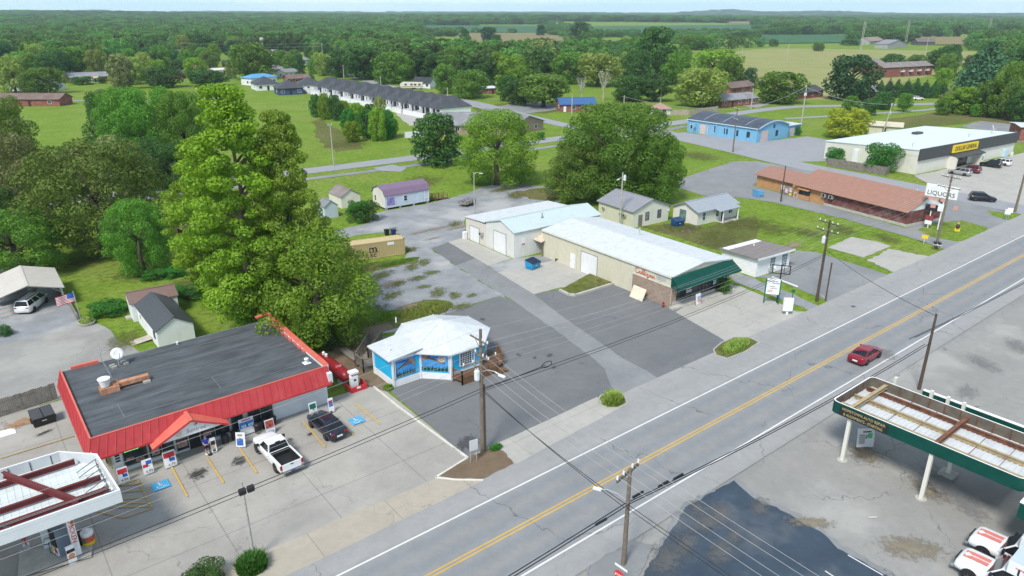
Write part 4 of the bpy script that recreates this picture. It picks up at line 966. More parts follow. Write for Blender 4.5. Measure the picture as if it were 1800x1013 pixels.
for u, w_, nx in ((.75, 1.75, 1), (2.65, 1.9, 2), (6.75, 2.4, 2), (9.4, 1.0, 1), (10.9, 2.2, 2)): win(st, 'F', u, .45, w_, 1.85, nx=nx, frame=GREYM)
win(st, 'F', 4.75, .25, .95, 2.0, frame=GREYM)
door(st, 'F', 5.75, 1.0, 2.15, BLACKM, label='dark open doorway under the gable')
m = MB()
for q in ((.9,.9,1.45,1.15),(1.6,.55,2.2,.85),(2.8,.6,3.4,1.2),(3.6,1.4,4.4,1.9),(4.8,.5,5.6,1.1),(4.85,1.3,5.6,1.8),(7.0,.8,7.6,1.2),(8.0,1.5,8.9,2.1)): panel(m, st, 'F', q[0], q[2], q[1], q[3], .032, .045)
m.build('window_poster', M('window_poster_print', (.35,.22,.2), .6, var=.7, sc=5), st)
m = MB()
for q in ((.9,1.75,1.9,1.8),(.9,2.1,1.9,2.15),(.88,1.75,.93,2.15),(1.87,1.75,1.92,2.15),(2.85,1.5,3.45,1.56),(2.85,1.65,3.45,1.72),(2.85,1.82,3.45,1.9),(2.95,1.3,3.0,1.9),(3.25,1.3,3.3,1.9)): panel(m, st, 'F', q[0], q[2], q[1], q[3], .034, .05)
m.build('neon_sign', GREENL, st)
m = MB(); panel(m, st, 'F', .05, .65, .3, 2.1, .01, .03); m.build('wall_sign', WHITE, st)
m = MB(); [panel(m, st, 'F', .15, .5, z, z+.16, .031, .04) for z in (1.1, 1.35, 1.6)]; m.build('wall_sign_print', INK, st)
m = MB(); panel(m, st, 'F', 15.2, 16.3, 2.0, 2.25, .0, .12); m.build('dark_vent', BLACKM, st)
m = MB(); [m.box(-.32, -.04, 1.0+i*1.35, 1.75+i*1.35, .3, 1.3) for i in range(7)]; m.build('meter_box', M('olive_cabinet', (.33,.30,.19), .7, var=.12), st)
m = MB(); [m.box(-.4, -.33, 1.1+i*1.35, 1.35+i*1.35, .6, 1.0) for i in range(7)]; m.build('cabinet_vent', BLACKM, st)
# things that stand on the store's roof
bk = thing('roof_vent', 'white tapered exhaust drum on the dark flat store roof', 'vent', (6.35, 65.2, 3.98))
m = MB(); m.lathe([(.34,.55),(.48,1.25),(.52,1.25),(.52,1.3),(.3,1.34)], (0,.1,0), 20); m.build('drum', WHITE, bk, smooth=False)
m = MB(); m.box(-.5,1.0,-.45,.55,.0,.5); m.build('curb', M('rust_orange_duct', (.42,.20,.11), .8, var=.45, sc=1.5, dirt=.5, dcol=(.3,.28,.25)), bk); m = MB(); m.box(1.0,3.5,-.1,.45,.18,.55); m.box(.55,1.05,-.25,.6,.5,.62); m.build('duct', bpy.data.materials['rust_orange_duct'], bk); m = MB(); m.box(2.9,3.5,-.5,-.15,0,.18); m.build('support_block', BLOCK, bk)
def dish(name, label, x, y, z, s, tilt=30, az=0, mount=True):
    t = thing(name, label, 'satellite dish', (x, y, z), R(az)); m = MB(); T = Matrix.Translation((0,0,s*1.05)) @ Matrix.Rotation(R(90-tilt), 4, 'X')
    mm = MB(); mm.lathe([(.01,-.05*s),(.3*s,-.02*s),(.5*s,.06*s),(.5*s,.09*s),(.28*s,.01*s),(.01,-.02*s)], n=20); m.add([T @ Vector(v) for v in mm.v], mm.f); m.build('reflector', WHITE, t, smooth=True)
    m = MB(); m.tube([(0,.1*s,0),(0,.1*s,s*.95)], .05*s, 6); m.build('mast', STEEL, t); m = MB(); m.tube([tuple(T @ Vector((0,-.45*s,.06*s))), tuple(T @ Vector((0,-.1*s,.55*s)))], .02*s+.01, 5); m.box(-.06*s,.06*s,0,.01,0,.01); m.build('feed_arm', STEEL, t)
    if mount: m = MB(); [m.box(a-.22, a+.22, b-.12, b+.12, 0, .2) for a, b in ((-.55,-.25),(.5,-.25),(-.55,.25),(.5,.3))]; m.build('ballast_block', BLOCK, t)
    return t
dish('satellite_dish', 'white round satellite dish on concrete blocks, dark flat roof', 8.35, 70.1, 3.98, 1.15, 35, 10)
t = thing('roof_pipe', 'small white capped vent pipe near the red roof edge', 'vent', (22.4, 59.6, 3.98)); m = MB(); m.lathe([(.12,0),(.12,.35)]); m.build('pipe', WHITE, t); m = MB(); m.lathe([(.2,.33),(.22,.45),(.1,.52)]); m.box(-.35,.35,-.35,.35,0,.02); m.build('cap', WHITE, t)
t = thing('roof_pipe', 'tiny white vent cap at the back edge of the dark roof', 'vent', (13.9, 71.5, 3.98)); m = MB(); m.lathe([(.08,0),(.08,.22)]); m.build('pipe', WHITE, t); m = MB(); m.lathe([(.13,.2),(.13,.28)]); m.build('cap', WHITE, t)
t = thing('roof_aerial', 'wiry grey television aerial at the store roof corner', 'aerial', (7.2, 72.0, 3.98)); m = MB(); m.tube([(0,0,0),(0,0,1.4)], .03, 5); m.build('mast', STEEL, t); m = MB(); [m.tube([(-.5,b*.25,1.0+c*.12),(.5,b*.25,1.05+c*.12)], .015, 4) for b, c in ((-1,0),(0,1),(1,2),(2,1))]; m.tube([(0,-.4,1.1),(0,.6,1.2)], .02, 4); m.build('aerial_rods', STEEL, t)

# ------------------------------------------------------------------ octagonal blue building
ob = base('octagonal_cafe', 'turquoise octagonal cafe with pale ribbed roof and eagle mural', 'cafe', 37.1, 58.75, 0, 1, 1)
OR = 4.75; OV = [(OR*math.cos(R(22.5+45*k)), OR*math.sin(R(22.5+45*k))) for k in range(8)]
WG = [(-7.2,-2.15),(-4.0,-2.15),(-4.0,1.75),(-7.2,1.75)]
m = MB(); m.prism(OV, .75, 3.1); m.prism(WG, .75, 3.1); m.build('wall', BLUE, ob)
m = MB(); m.prism([(a*1.004, b*1.004) for a, b in OV], -.05, .75); m.prism([(-7.23,-2.18),(-3.9,-2.18),(-3.9,1.78),(-7.23,1.78)], -.05, .75); m.build('white_skirting', WHITE, ob)
m = MB(); RO = 5.35; RV = [(RO*math.cos(R(22.5+45*k)), RO*math.sin(R(22.5+45*k))) for k in range(8)]; ZE, ZA = 3.12, 4.75
for k in range(8):
    a, b = RV[k], RV[(k+1) % 8]; m.quad((*a,ZE),(*b,ZE),(0,0,ZA)); m.quad((*b,ZE-.12),(*a,ZE-.12),(0,0,ZA-.12)); m.quad((*a,ZE-.12),(*b,ZE-.12),(*b,ZE),(*a,ZE)); m.beam((*a,ZE+.02),(0,0,ZA+.02),.14,.05)
    n = 9
    for i in range(1, n):
        t_ = i/n; p = Vector((a[0]+(b[0]-a[0])*t_, a[1]+(b[1]-a[1])*t_, ZE+.012)); mid_ = Vector(((a[0]+b[0])/2, (a[1]+b[1])/2, ZE)); d = (Vector((0,0,ZA)) - mid_); s = 1 - abs(2*t_-1); m.beam(p, p + d*s, .05, .03)
m.build('roof', WROOF, ob)
m = MB(); v = [(-7.75,-2.45,3.08),(-3.9,-2.45,3.42),(-3.9,2.05,3.42),(-7.75,2.05,3.08)]; m.add(v + [(p[0],p[1],p[2]+.12) for p in v], [(0,3,2,1),(4,5,6,7),(0,1,5,4),(1,2,6,5),(2,3,7,6),(3,0,4,7)]); [m.beam((-7.75,-2.45+i*.5,3.215),(-3.9,-2.45+i*.5,3.555),.04,.02) for i in range(10)]; m.build('wing_roof', WROOF, ob)
m = MB()
for k in (0,1,2,3,5,6,7): a = OV[k]; m.box(a[0]*1.008-.11, a[0]*1.008+.11, a[1]*1.008-.11, a[1]*1.008+.11, .0, 3.1)
for a in WG[:2] + WG[3:]: m.box(a[0]-.13, a[0]+.05, a[1]-.05 if a[1] > 0 else a[1]-.13, a[1]+.13 if a[1] > 0 else a[1]+.05, 0, 3.1)
m.beam((-7.25,-2.22,3.02),(-4.2,-2.22,3.02),.05,.16); m.build('corner_trim', WHITE, ob)
m = MB(); m.tube([(-6.6,-.6,3.25),(-6.6,-.6,3.85)], .06, 8); m.tube([(-3.2,4.0,3.9),(-3.2,4.0,4.5)], .07, 8); m.build('vent_pipe', WHITE, ob)
# painted mural: spans the wing's front wall and the octagon's south-west wall
def mural():
    K = [M('mural_blue', (.05,.28,.62), .6, var=.25, sc=2), M('mural_deep_blue', (.02,.10,.38), .6, var=.3, sc=2), M('mural_brown', (.085,.055,.045), .6, var=.4, sc=6), M('mural_dark', (.012,.03,.025), .6, var=.5, sc=5), M('mural_green', (.06,.20,.13), .6, var=.4, sc=5), M('mural_cream', (.72,.58,.42), .6, var=.1), M('mural_orange', (.50,.18,.08), .6, var=.2), M('mural_tan', (.28,.19,.14), .6, var=.3, sc=6)]
    A = Vector((-7.0,-2.19)); B = Vector((-4.75,-2.19)); C0 = Vector(OV[4]); D0 = Vector(OV[5]); cc = (D0 - C0); n2 = Vector((cc.y, -cc.x)).normalized(); C1 = C0 + n2*.03; D1 = D0 + n2*.03
    L1 = 2.35; L2 = 3.3; hit = C1 + cc.normalized()*.05
    def W(u, z, o=0):          # u in 0..1 along both walls
        s = u * (L1 + L2)
        if s <= L1: return (A.x + s, -2.19 - o, z)
        q = D1 - cc.normalized() * (L1 + L2 - s + .2) + n2 * o; return (q.x, q.y, z)
    m = MB()
    def poly(pts, o, mi):
        for a, b in ((0, L1/(L1+L2)), (L1/(L1+L2) + 1e-4, 1)):   # clip at the fold
            out = []
            for i in range(len(pts)):
                p, q = pts[i], pts[(i+1) % len(pts)]
                ip, iq = a <= p[0] <= b, a <= q[0] <= b
                if ip: out.append(p)
                for e in (a, b):
                    if (p[0]-e)*(q[0]-e) < 0: t_ = (e-p[0])/(q[0]-p[0]); out.append((e, p[1]+(q[1]-p[1])*t_))
            if len(out) > 2:
                if len(out) > 4: cx = sum(p[0] for p in out)/len(out); cy = sum(p[1] for p in out)/len(out); out.sort(key=lambda p: math.atan2((p[1]-cy)*.3, p[0]-cx))
                m.quad(*[W(p[0], p[1], o) for p in out], m=mi)
    z0, z1 = .98, 2.95; rn = random.Random(3)
    poly([(0,z0),(1,z0),(1,z1),(0,z1)], 0, 0)
    for i in range(9): u = rn.random(); z = rn.uniform(2.0,2.85); w_ = rn.uniform(.08,.2); poly([(max(0,u-w_),z),(min(1,u+w_),z+.05),(min(1,u+w_*.8),z+.13),(max(0,u-w_*.7),z+.1)], .002, 1)
    for s in (-1, 1):                      # wings
        for i in range(12):
            t_ = i / 11; tipx = .45 + s*(.12 + .34*t_); tipz = 2.05 + .6*(1-t_) - (.1 if s < 0 else 0); bx_ = .45 + s*(.03 + .13*t_); bz = 2.1 + .65*math.sin(t_*1.6+.3) - .1
            poly([(bx_,bz),(bx_+s*.03,bz-.22),(tipx,tipz-.25),(min(1,max(0,tipx+s*.03)),tipz-.13)], .004 + i*.0004, 2 if i % 2 else 7)
        poly([(.45,1.6),(.45+s*.05,1.7),(.45+s*.17,2.75),(.45+s*.11,2.85)], .01, 7)
    for i in range(46): u = (i + rn.random())/46; h_ = rn.uniform(.35,.75); poly([(max(0,u-.018),z0),(min(1,u+.018),z0),(min(1,u+rn.uniform(-.01,.01)),z0+h_)], .012 + i*.0001, 3 if i % 3 else 4)
    poly([(0,z0),(1,z0),(1,z0+.3),(0,z0+.28)], .0105, 3); poly([(.42,1.3),(.48,1.3),(.47,1.95),(.44,1.95)], .018, 2)
    for k in range(16): a = k*math.pi/8; c_, s_ = math.cos(a), math.sin(a); poly([(.87+.018*c_-.012*s_, 2.35+.10*s_+.06*c_),(.87+.018*c_+.012*s_, 2.35+.10*s_-.06*c_),(.87+.098*c_, 2.35+.53*s_)], .02 + k*.0002, 5)
    poly([(.87+.04*math.cos(k*math.pi/6), 2.35+.22*math.sin(k*math.pi/6)) for k in range(12)], .026, 6); poly([(.87+.018*math.cos(k*math.pi/6), 2.35+.1*math.sin(k*math.pi/6)) for k in range(12)], .03, 5)
    m.build('mural', K, ob)
    mm = MB()
    for u in (0, 1): mm.beam(W(u,.9,.03), W(u,3.0,.03), .07, .05)
    mm.build('mural_trim', WHITE, ob)
mural()
# lattice window and steps on the octagon's front wall (between vertices 5 and 6)
fm = Vector(((OV[5][0]+OV[6][0])/2, (OV[5][1]+OV[6][1])/2)); 
fr = MB(); fr.box(-.78,.78,fm.y-.07,fm.y-.01,1.2,2.75); wi = fr.build('window', WHITE, ob); g_ = MB(); g_.box(-.66,.66,fm.y-.085,fm.y-.07,1.32,2.63); g_.build('pane', GLASS, wi); g_ = MB(); [g_.box(-.66+1.32*i/6-.02,-.66+1.32*i/6+.02,fm.y-.1,fm.y-.085,1.32,2.63) for i in range(1,6)]; [g_.box(-.66,.66,fm.y-.099,fm.y-.084,1.32+1.31*i/6-.02,1.32+1.31*i/6+.02) for i in range(1,6)]; g_.build('lattice', WHITE, wi)
text('ASK US', ob, INK, (.4, fm.y-.02, 1.0), FRONT, .22, name='small_lettering')
g_ = MB(); g_.box(1.0,1.15,fm.y-.05,fm.y,.8,3.0); g_.build('window_trim', WHITE, ob)
def railing(m, a, b, h0, h1, n=None, hh=.95):
    a, b = Vector(a), Vector(b); L_ = (b-a).length; n = n or int(L_/.13)
    for k in (hh, .12): m.beam(a + Vector((0,0,h0+k)), b + Vector((0,0,h1+k)), .09, .05)
    for i in range(n+1): t_ = i/n; p = a.lerp(b, t_); z = h0+(h1-h0)*t_; m.beam(p + Vector((0,0,z+.1)), p + Vector((0,0,z+hh)), .035, .035)
    for i in range(int(L_/1.6)+1): t_ = min(1, i*1.6/L_); p = a.lerp(b, t_); z = h0+(h1-h0)*t_; m.beam(p, p + Vector((0,0,z+hh+.08)), .1, .1)
    m.beam(b, b + Vector((0,0,h1+hh+.08)), .1, .1)
dk = thing('entrance_deck', 'brown wooden entrance deck and steps before the lattice window', 'deck', (37.1, 58.75, 0))
m = MB(); m.prism([(-1.9,-4.65),(-1.6,-6.1),(2.9,-6.1),(2.9,-4.7)], .45, .6); m.prism([(2.9,-6.0),(4.2,-5.2),(5.2,-3.0),(4.5,-2.0),(2.9,-4.2)], .45, .6); m.box(-1.6,2.9,-6.08,-6.03,.05,.45); [m.box(x,x+.1,-6.0,-5.9,0,.45) for x in (-1.6,.6,2.8)]; m.build('floorboards', WOODB, dk)
m = MB(); railing(m, (-1.6,-6.05,0), (2.9,-6.05,0), .6, .6); railing(m, (-1.85,-4.8,0), (-1.6,-6.05,0), .6, .6); m.build('railing', WOODB, dk)
m = MB(); railing(m, (4.2,-5.2,0), (5.2,-3.0,0), .6, .6); m.build('side_railing', WOODB, dk); m = MB(); [m.box(2.95+i*.33,3.25+i*.33,-6.6,-5.7,.0,.5-i*.15) for i in range(3)]; m.build('steps', WOODB, dk)
rp = thing('access_ramp', 'weathered grey wooden wheelchair ramp behind the octagonal cafe', 'ramp', (29.9, 60.9, 0), 0)
m = MB(); m.add([(-.9,2.8,.5),(.0,2.0,.5),(.0,6.3,.5),(-.9,6.3,.5)], [(0,1,2,3)]); m.box(-.9,3.6,.4,2.0,.5,.62); m.add([(-.9,2.0,.62),(0.5,2.0,.62),(5.6,6.2,.2),(4.4,7.0,.2)], [(0,1,2,3)]); m.box(-.9,.5,.45,.55,0,.5); m.build('floorboards', WOODG, rp)
m = MB(); railing(m, (-.9,.45,0), (-.9,2.2,0), .6, .6); railing(m, (-.9,2.2,0), (3.4,7.2,0), .6, .25); railing(m, (-.9,.45,0), (1.8,-.2,0), .6, .6); m.build('railing', WOODG, rp); m = MB(); railing(m, (.6,2.2,0), (4.4,6.2,0), .6, .25); railing(m, (.6,2.2,0), (2.2,1.9,0), .6, .6); m.build('inner_railing', WOODG, rp)

# ------------------------------------------------------------------ ribbed shop with the green awning, the warehouse behind it
sh = base('ribbed_shop', 'long cream ribbed shop with white roof and green awning', 'shop', 67.85, 53.0, -2.0, 11.6, 25.8)
walls(sh, 4.1, CREAM, .75, 'y', ribs=.55); gable_roof(sh, 4.1, .75, WROOF, 'y', ov=.18, th=.14, seams=.9, trim=CREAM2)
m = MB(); panel(m, sh, 'L', .05, 6.7, 0, 2.7, .035, .09); panel(m, sh, 'F', .0, .95, 0, 3.9, .035, .08); panel(m, sh, 'F', 10.9, 11.55, 0, 3.6, .035, .08); m.build('brick_facing', BRICKB, sh)
m = MB(); panel(m, sh, 'L', -.1, 6.75, 2.72, 2.78, .03, .1); panel(m, sh, 'L', 6.72, 6.8, 0, 4.1, .03, .1); panel(m, sh, 'L', 18.0, 18.08, 0, 4.1, .03, .1); m.build('wall_trim', CREAM2, sh)
garage(sh, 'L', 13.7, 3.3, 3.1); door(sh, 'L', 18.4, 1.0, 2.2)
pw = M('white_wrapped_window', (.60,.62,.64), .7, var=.06, dirt=.2, dcol=(.4,.4,.42)); win(sh, 'L', 1.3, .45, 2.3, 2.1, pane=pw, frame=CREAM2, nx=1, ny=1, fw=.05, label='window papered over with white wrap')
m = MB(); [panel(m, sh, 'L', u, u+.5, z, z+.05, .07, .075) for u, z in ((1.5,2.2),(2.7,2.3),(1.6,1.6),(2.9,1.7),(1.4,1.0),(2.6,.9),(3.0,1.3))]; panel(m, sh, 'L', 2.15, 2.6, 1.35, 1.42, .07, .075); m.build('wrap_print', INK, sh)
def script_word(parent, pts_list, mp, mat, rr=.035, name='script_lettering'):
    m = MB()
    for pts in pts_list: m.tube([mp(*p) for p in pts], rr, 5)
    return m.build(name, mat, parent)
CUL = [[(.55,.85),(.3,1.0),(.05,.7),(.05,.3),(.3,.05),(.6,.25),(.75,.5)], [(.75,.5),(.72,.2),(.9,.12),(1.0,.5),(.98,.2),(1.1,.15)], [(1.1,.15),(1.3,.8),(1.35,1.0),(1.25,.9),(1.2,.2),(1.35,.15)], [(1.35,.15),(1.55,.8),(1.6,1.0),(1.5,.9),(1.45,.2),(1.6,.15)], [(1.6,.15),(1.72,.5),(1.7,.2),(1.85,.15)], [(1.74,.62),(1.76,.68)], [(2.2,.45),(2.0,.5),(1.92,.3),(2.05,.15),(2.2,.4),(2.15,-.3),(1.95,-.4),(1.95,-.2),(2.4,.15)], [(2.7,.45),(2.5,.5),(2.42,.3),(2.55,.15),(2.7,.45),(2.72,.2),(2.85,.15)], [(2.85,.15),(2.95,.5),(2.95,.15),(3.1,.48),(3.2,.4),(3.2,.15),(3.35,.2)]]
script_word(sh, CUL, lambda a, b: (-.075, 6.3 - a*1.05, 2.98 + b*.85), REDINK)
m = MB(); [panel(m, sh, 'L', 1.0+i*.28, 1.0+i*.28+.2, z, z+.2, .04, .06) for i in range(6) for z in (3.25, 3.55)]; m.build('faded_lettering', M('faded_blue_lettering', (.42,.47,.50), .7), sh)
# glazed front and awning
m = MB(); panel(m, sh, 'F', 1.0, 10.9, .75, 3.0, .02, .05); gf = m.build('shop_window', GLASS, sh); m = MB(); [panel(m, sh, 'F', u-.04, u+.04, .7, 3.0, .05, .1) for u in (1.0,2.6,3.9,5.2,5.9,6.6,8.1,9.4,10.85)]; [panel(m, sh, 'F', 1.0, 10.9, z, z+.07, .051, .09) for z in (.7,1.2,2.95)]; m.build('mullion', BLACKM, gf)
m = MB(); panel(m, sh, 'F', 8.2, 9.3, 1.3, 2.9, .055, .07); panel(m, sh, 'F', 9.5, 10.7, 1.3, 2.9, .055, .07); m.build('window_blind', M('pale_teal_blind', (.42,.55,.52), .6), sh)
m = MB(); panel(m, sh, 'F', 2.7, 3.8, 1.9, 2.3, .11, .13); panel(m, sh, 'F', 2.8, 3.8, 1.4, 1.75, .11, .13); m.build('window_notice', WHITE, sh); text('ROOM', sh, INK, (3.25,-.135,2.1), FRONT, .28, sx=1.2); text('HARD', sh, INK, (3.3,-.135,1.57), FRONT, .26, sx=1.2)
m = MB(); panel(m, sh, 'F', .2, 10.9, 0, .68, .02, .12); m.build('low_wall', CONC, sh)
m = MB(); A = [(-.3,-.1,4.25),(11.6,-.1,4.25),(12.0,-1.6,3.0),(-.3,-1.6,3.0)]; m.quad(*A); m.quad(*[(p[0],p[1],p[2]-.06) for p in A[::-1]]); m.quad(A[3],A[2],(12.0,-1.6,2.85),(-.3,-1.6,2.85)); m.quad(A[0],A[3],(-.3,-1.6,2.85),(-.3,-.1,2.85)); m.quad(A[1],A[2],(12.0,-1.6,2.85),(11.6,-.1,2.85)); m.build('awning', GREEN, sh)
m = MB(); m.prism([(-.5,-1.0),(11.5,-1.3),(11.5,-.2),(-.4,-.2)], 0, .3); m.build('ramp_slab', CONC, sh)
m = MB(); m.tube([(8.5,14,5.0),(8.5,14,5.6)], .1, 8); m.lathe([(.18,5.6),(.18,5.75)], (8.5,14,0), 10); m.build('roof_flue', STEEL, sh)
wh = base('twin_warehouse', 'pale metal warehouse in two joined halves with roll doors', 'warehouse', 64.4, 80.5, -2.0, 17.6, 13.4)
m = MB(); m.box(0,17.6,0,7.5,-.05,4.1); m.add([(0,0,4.1),(0,7.5,4.1),(0,3.3,5.25),(17.6,0,4.1),(17.6,7.5,4.1),(17.6,3.3,5.25)], [(0,2,1),(3,4,5),(0,3,5,2),(1,2,5,4)]); [m.box(i*.6-.02,i*.6+.02,-.025,0,0,4.0) for i in range(1,29)]; m.build('wall', M('pale_grey_metal', (.66,.67,.64), .5, var=.04, dirt=.12), wh)
bx('annex_wall', wh, M('pale_beige_metal', (.62,.58,.52), .6, var=.04, dirt=.12), (.02,17.5,7.55,13.4,-.05,3.65))
m = MB()
for (y0,z0),(y1,z1) in (((-.2,4.05),(3.3,5.3)),((7.6,4.1),(3.3,5.3))):
    v=[(-.2,y0,z0),(17.8,y0,z0),(17.8,y1,z1),(-.2,y1,z1)]; m.add(v+[(p[0],p[1],p[2]+.1) for p in v], [(0,1,2,3),(4,5,6,7),(0,1,5,4),(1,2,6,5),(2,3,7,6),(3,0,4,7)]); [m.beam((x,y0,z0+.11),(x,y1,z1+.11),.05,.03) for x in np.arange(.2,17.8,.8)]
m.build('roof', MINT, wh)
m = MB(); v=[(-.15,7.65,3.95),(17.6,7.65,3.95),(17.6,13.55,3.62),(-.15,13.55,3.62)]; m.add(v+[(p[0],p[1],p[2]+.12) for p in v], [(0,1,2,3),(4,5,6,7),(0,1,5,4),(1,2,6,5),(2,3,7,6),(3,0,4,7)]); [m.beam((x,7.65,4.085),(x,13.55,3.755),.05,.02) for x in np.arange(.2,17.6,.9)]; m.build('annex_roof', WROOF, wh)
garage(wh, 'L', 2.1, 3.2, 3.3); garage(wh, 'L', 9.5, 2.6, 2.5); ac(wh, -.5, 8.2, 1.7, .75); bx('meter_cabinet', wh, WHITE, (-.7,-.1,12.9,13.5,0,1.2))
m = MB(); panel(m, wh, 'F', 1.3, 2.1, 1.7, 3.0, .025, .04); m.build('notice', WHITE, wh); m = MB(); panel(m, wh, 'F', 1.4, 2.0, 1.85, 2.2, .042, .05); m.build('notice_print', M('pale_red_print', (.55,.2,.15), .6), wh)
door(wh, 'F', 5.2, 1.0, 2.1)
m = MB(); m.tube([(7,2.0,4.7),(7,2.0,5.7)], .07, 8); m.lathe([(.22,4.85),(.22,5.0)], (7,2,0), 10); m.build('roof_flue', M('dark_flue', (.18,.18,.17), .6), wh)
m = MB(); [m.box(x-.07,x+.07,-1.75,-1.6,0,2.35) for x in (4.2,6.7)]; m.build('porch_post', WOOD, wh); m = MB()
for a in ((3.7,2.35),(7.2,2.35)): m.add([(a[0],-2.0,a[1]),(5.45,-2.0,2.95),(5.45,-.02,2.95),(a[0],-.02,a[1]),(a[0],-2.0,a[1]+.1),(5.45,-2.0,3.05),(5.45,-.02,3.05),(a[0],-.02,a[1]+.1)], [(0,1,2,3),(4,5,6,7),(0,1,5,4),(1,2,6,5),(2,3,7,6),(3,0,4,7)])
m.build('porch_roof', M('tan_ribbed_porch', (.58,.50,.38), .6, dirt=.2), wh)
# ------------------------------------------------------------------ smaller neighbours
t = base('gabled_cream_house', 'cream gabled office with grey metal roof behind the warehouse', 'office', 91.0, 80.7, -5, 8.6, 9.2)
walls(t, 2.9, CREAM, 1.55, 'y'); m = MB(); panel(m, t, 'F', 0, 8.6, 0, 2.9, .0, .03); m.add([(0,-.03,2.9),(8.6,-.03,2.9),(4.3,-.03,4.4)], [(0,1,2)]); m.build('front_wall', CREAM2, t); gable_roof(t, 2.9, 1.55, M('grey_metal_roof', (.26,.265,.30), .5, var=.06), 'y', ov=.3, seams=.9)
door(t, 'F', 1.3, .95, 2.1, M('brown_grey_door', (.2,.17,.16), .6)); win(t, 'F', 3.0, .95, .8, 1.4, TEALG, BLACKM); win(t, 'F', 5.9, 1.0, .8, 1.35, TEALG, BLACKM); ac(t, -.45, 1.6, 1.7, .6); ac(t, -.45, 2.6, 1.7, .6); ac(t, -.4, 7.4, 1.8, .5)
dish('wall_dish', 'small grey dish on the right corner of the cream gabled office', 99.5, 80.0, 1.3, .8, 20, 0, False)
t = base('white_cottage', 'small white cottage with grey metal roof and porch posts', 'cottage', 100.9, 74.5, -2, 10.9, 5.6)
walls(t, 2.5, CREAM2, 1.15, 'x'); gable_roof(t, 2.5, 1.15, M('blue_grey_metal_roof', (.30,.33,.37), .45, var=.05), 'x', ov=.4, seams=.7)
win(t, 'F', 1.3, .75, .8, 1.4, TEALG, WHITE, 1, 2); win(t, 'F', 5.0, .9, .8, 1.3, TEALG, WHITE, 1, 2); win(t, 'F', 8.6, .9, 1.0, 1.1, TEALG, WHITE, 2, 1); door(t, 'F', 6.6, .9, 2.05, BLACKM)
m = MB(); v=[(4.0,-1.7,2.25),(9.9,-1.7,2.25),(9.9,.2,2.66),(4.0,.2,2.66)]; m.add(v+[(p[0],p[1],p[2]+.08) for p in v], [(0,1,2,3),(4,5,6,7),(0,1,5,4),(1,2,6,5),(2,3,7,6),(3,0,4,7)]); m.build('porch_roof', bpy.data.materials['blue_grey_metal_roof'], t); m = MB(); [m.box(x-.09,x+.09,-1.6,-1.42,0,2.25) for x in (5.2,9.4)]; m.build('porch_post', WHITE, t); bx('porch_slab', t, CONC, (5.0,9.6,-1.8,0,0,.08))
m = MB(); panel(m, t, 'L', 2.6, 4.0, .3, 2.3, .0, .12); m.build('glazed_side_porch', TEALG, t)
t = base('flat_white_office', 'low white office with brown metal roof and barred windows', 'office', 86.1, 52.75, -4, 7.6, 6.2)
walls(t, 2.75, M('bright_white_wall', (.80,.81,.82), .55, var=.03, dirt=.1)); m = MB(); v=[(-.5,-.5,2.85),(7.9,-.5,2.85),(7.9,6.5,2.6),(-.5,6.5,2.6)]; m.add(v+[(p[0],p[1],p[2]+.1) for p in v], [(0,1,2,3),(4,5,6,7),(0,1,5,4),(1,2,6,5),(2,3,7,6),(3,0,4,7)]); [m.beam((x,-.5,2.962),(x,6.5,2.712),.05,.02) for x in np.arange(-.3,7.9,.62)]; m.build('roof', M('taupe_metal_roof', (.21,.18,.17), .5, var=.08), t)
bx('fascia', t, WHITE, (-.5,7.9,-.56,-.503,2.68,2.96)); win(t, 'F', 3.0, .55, 1.1, 1.75, TEALG, WHITE, 3, 4, .04); win(t, 'F', 5.7, .55, 1.2, 1.75, TEALG, WHITE, 3, 4, .04); bx('window_air_conditioner', t, STEEL, (2.75,3.3,-.35,-.05,.45,.85))
m = MB(); m.lathe([(.08,2.8),(.08,3.15)], (1.6,5.2,0), 8); m.lathe([(.1,2.8),(.1,3.05)], (4.6,4.2,0), 8); m.build('vent_pipe', WHITE, t)
# shop with the salmon roof
t = base('salmon_roof_shop', 'long brick shop with salmon metal roof and orange wall', 'shop', 129.2, 51.2, -10.5, 9.6, 35.8)
m = MB(); m.box(0,9.6,.0,17.5,-.05,2.75); m.add([(0,0,2.75),(9.6,0,2.75),(5.6,0,5.2),(0,17.5,2.75),(9.6,17.5,2.75),(5.6,17.5,5.2)], [(3,5,4),(0,2,5,3),(1,4,5,2)]); m.build('brick_wall', BRICKD, t); m = MB(); m.add([(0,0,2.75),(9.6,0,2.75),(5.6,0,5.2)], [(0,1,2)]); m.build('gable', WHITE, t)
m = MB(); m.box(.02,9.5,17.52,25.5,-.05,2.7); m.box(.7,9.0,25.52,35.8,-.05,2.6); m.build('orange_wall', ORANGE, t)
def slab2(m, y0, y1, x0, xr, x1, ze, zr):
    for xa, za, xb, zb in ((x0,ze,xr,zr),(x1,ze,xr,zr)):
        v=[(xa,y0,za),(xa,y1,za),(xb,y1,zb),(xb,y0,zb)]; m.add(v+[(p[0],p[1],p[2]+.1) for p in v], [(0,1,2,3),(4,5,6,7),(0,1,5,4),(1,2,6,5),(2,3,7,6),(3,0,4,7)])
        [m.beam((xa,y,za+.11),(xb,y,zb+.11),.05,.02) for y in np.arange(y0,y1,.8)]
m = MB(); slab2(m, -.25, 24.6, -.7, 5.6, 10.0, 2.6, 5.2); slab2(m, 24.62, 36.3, .1, 5.0, 9.4, 2.5, 3.9); m.build('roof', COPPER, t)
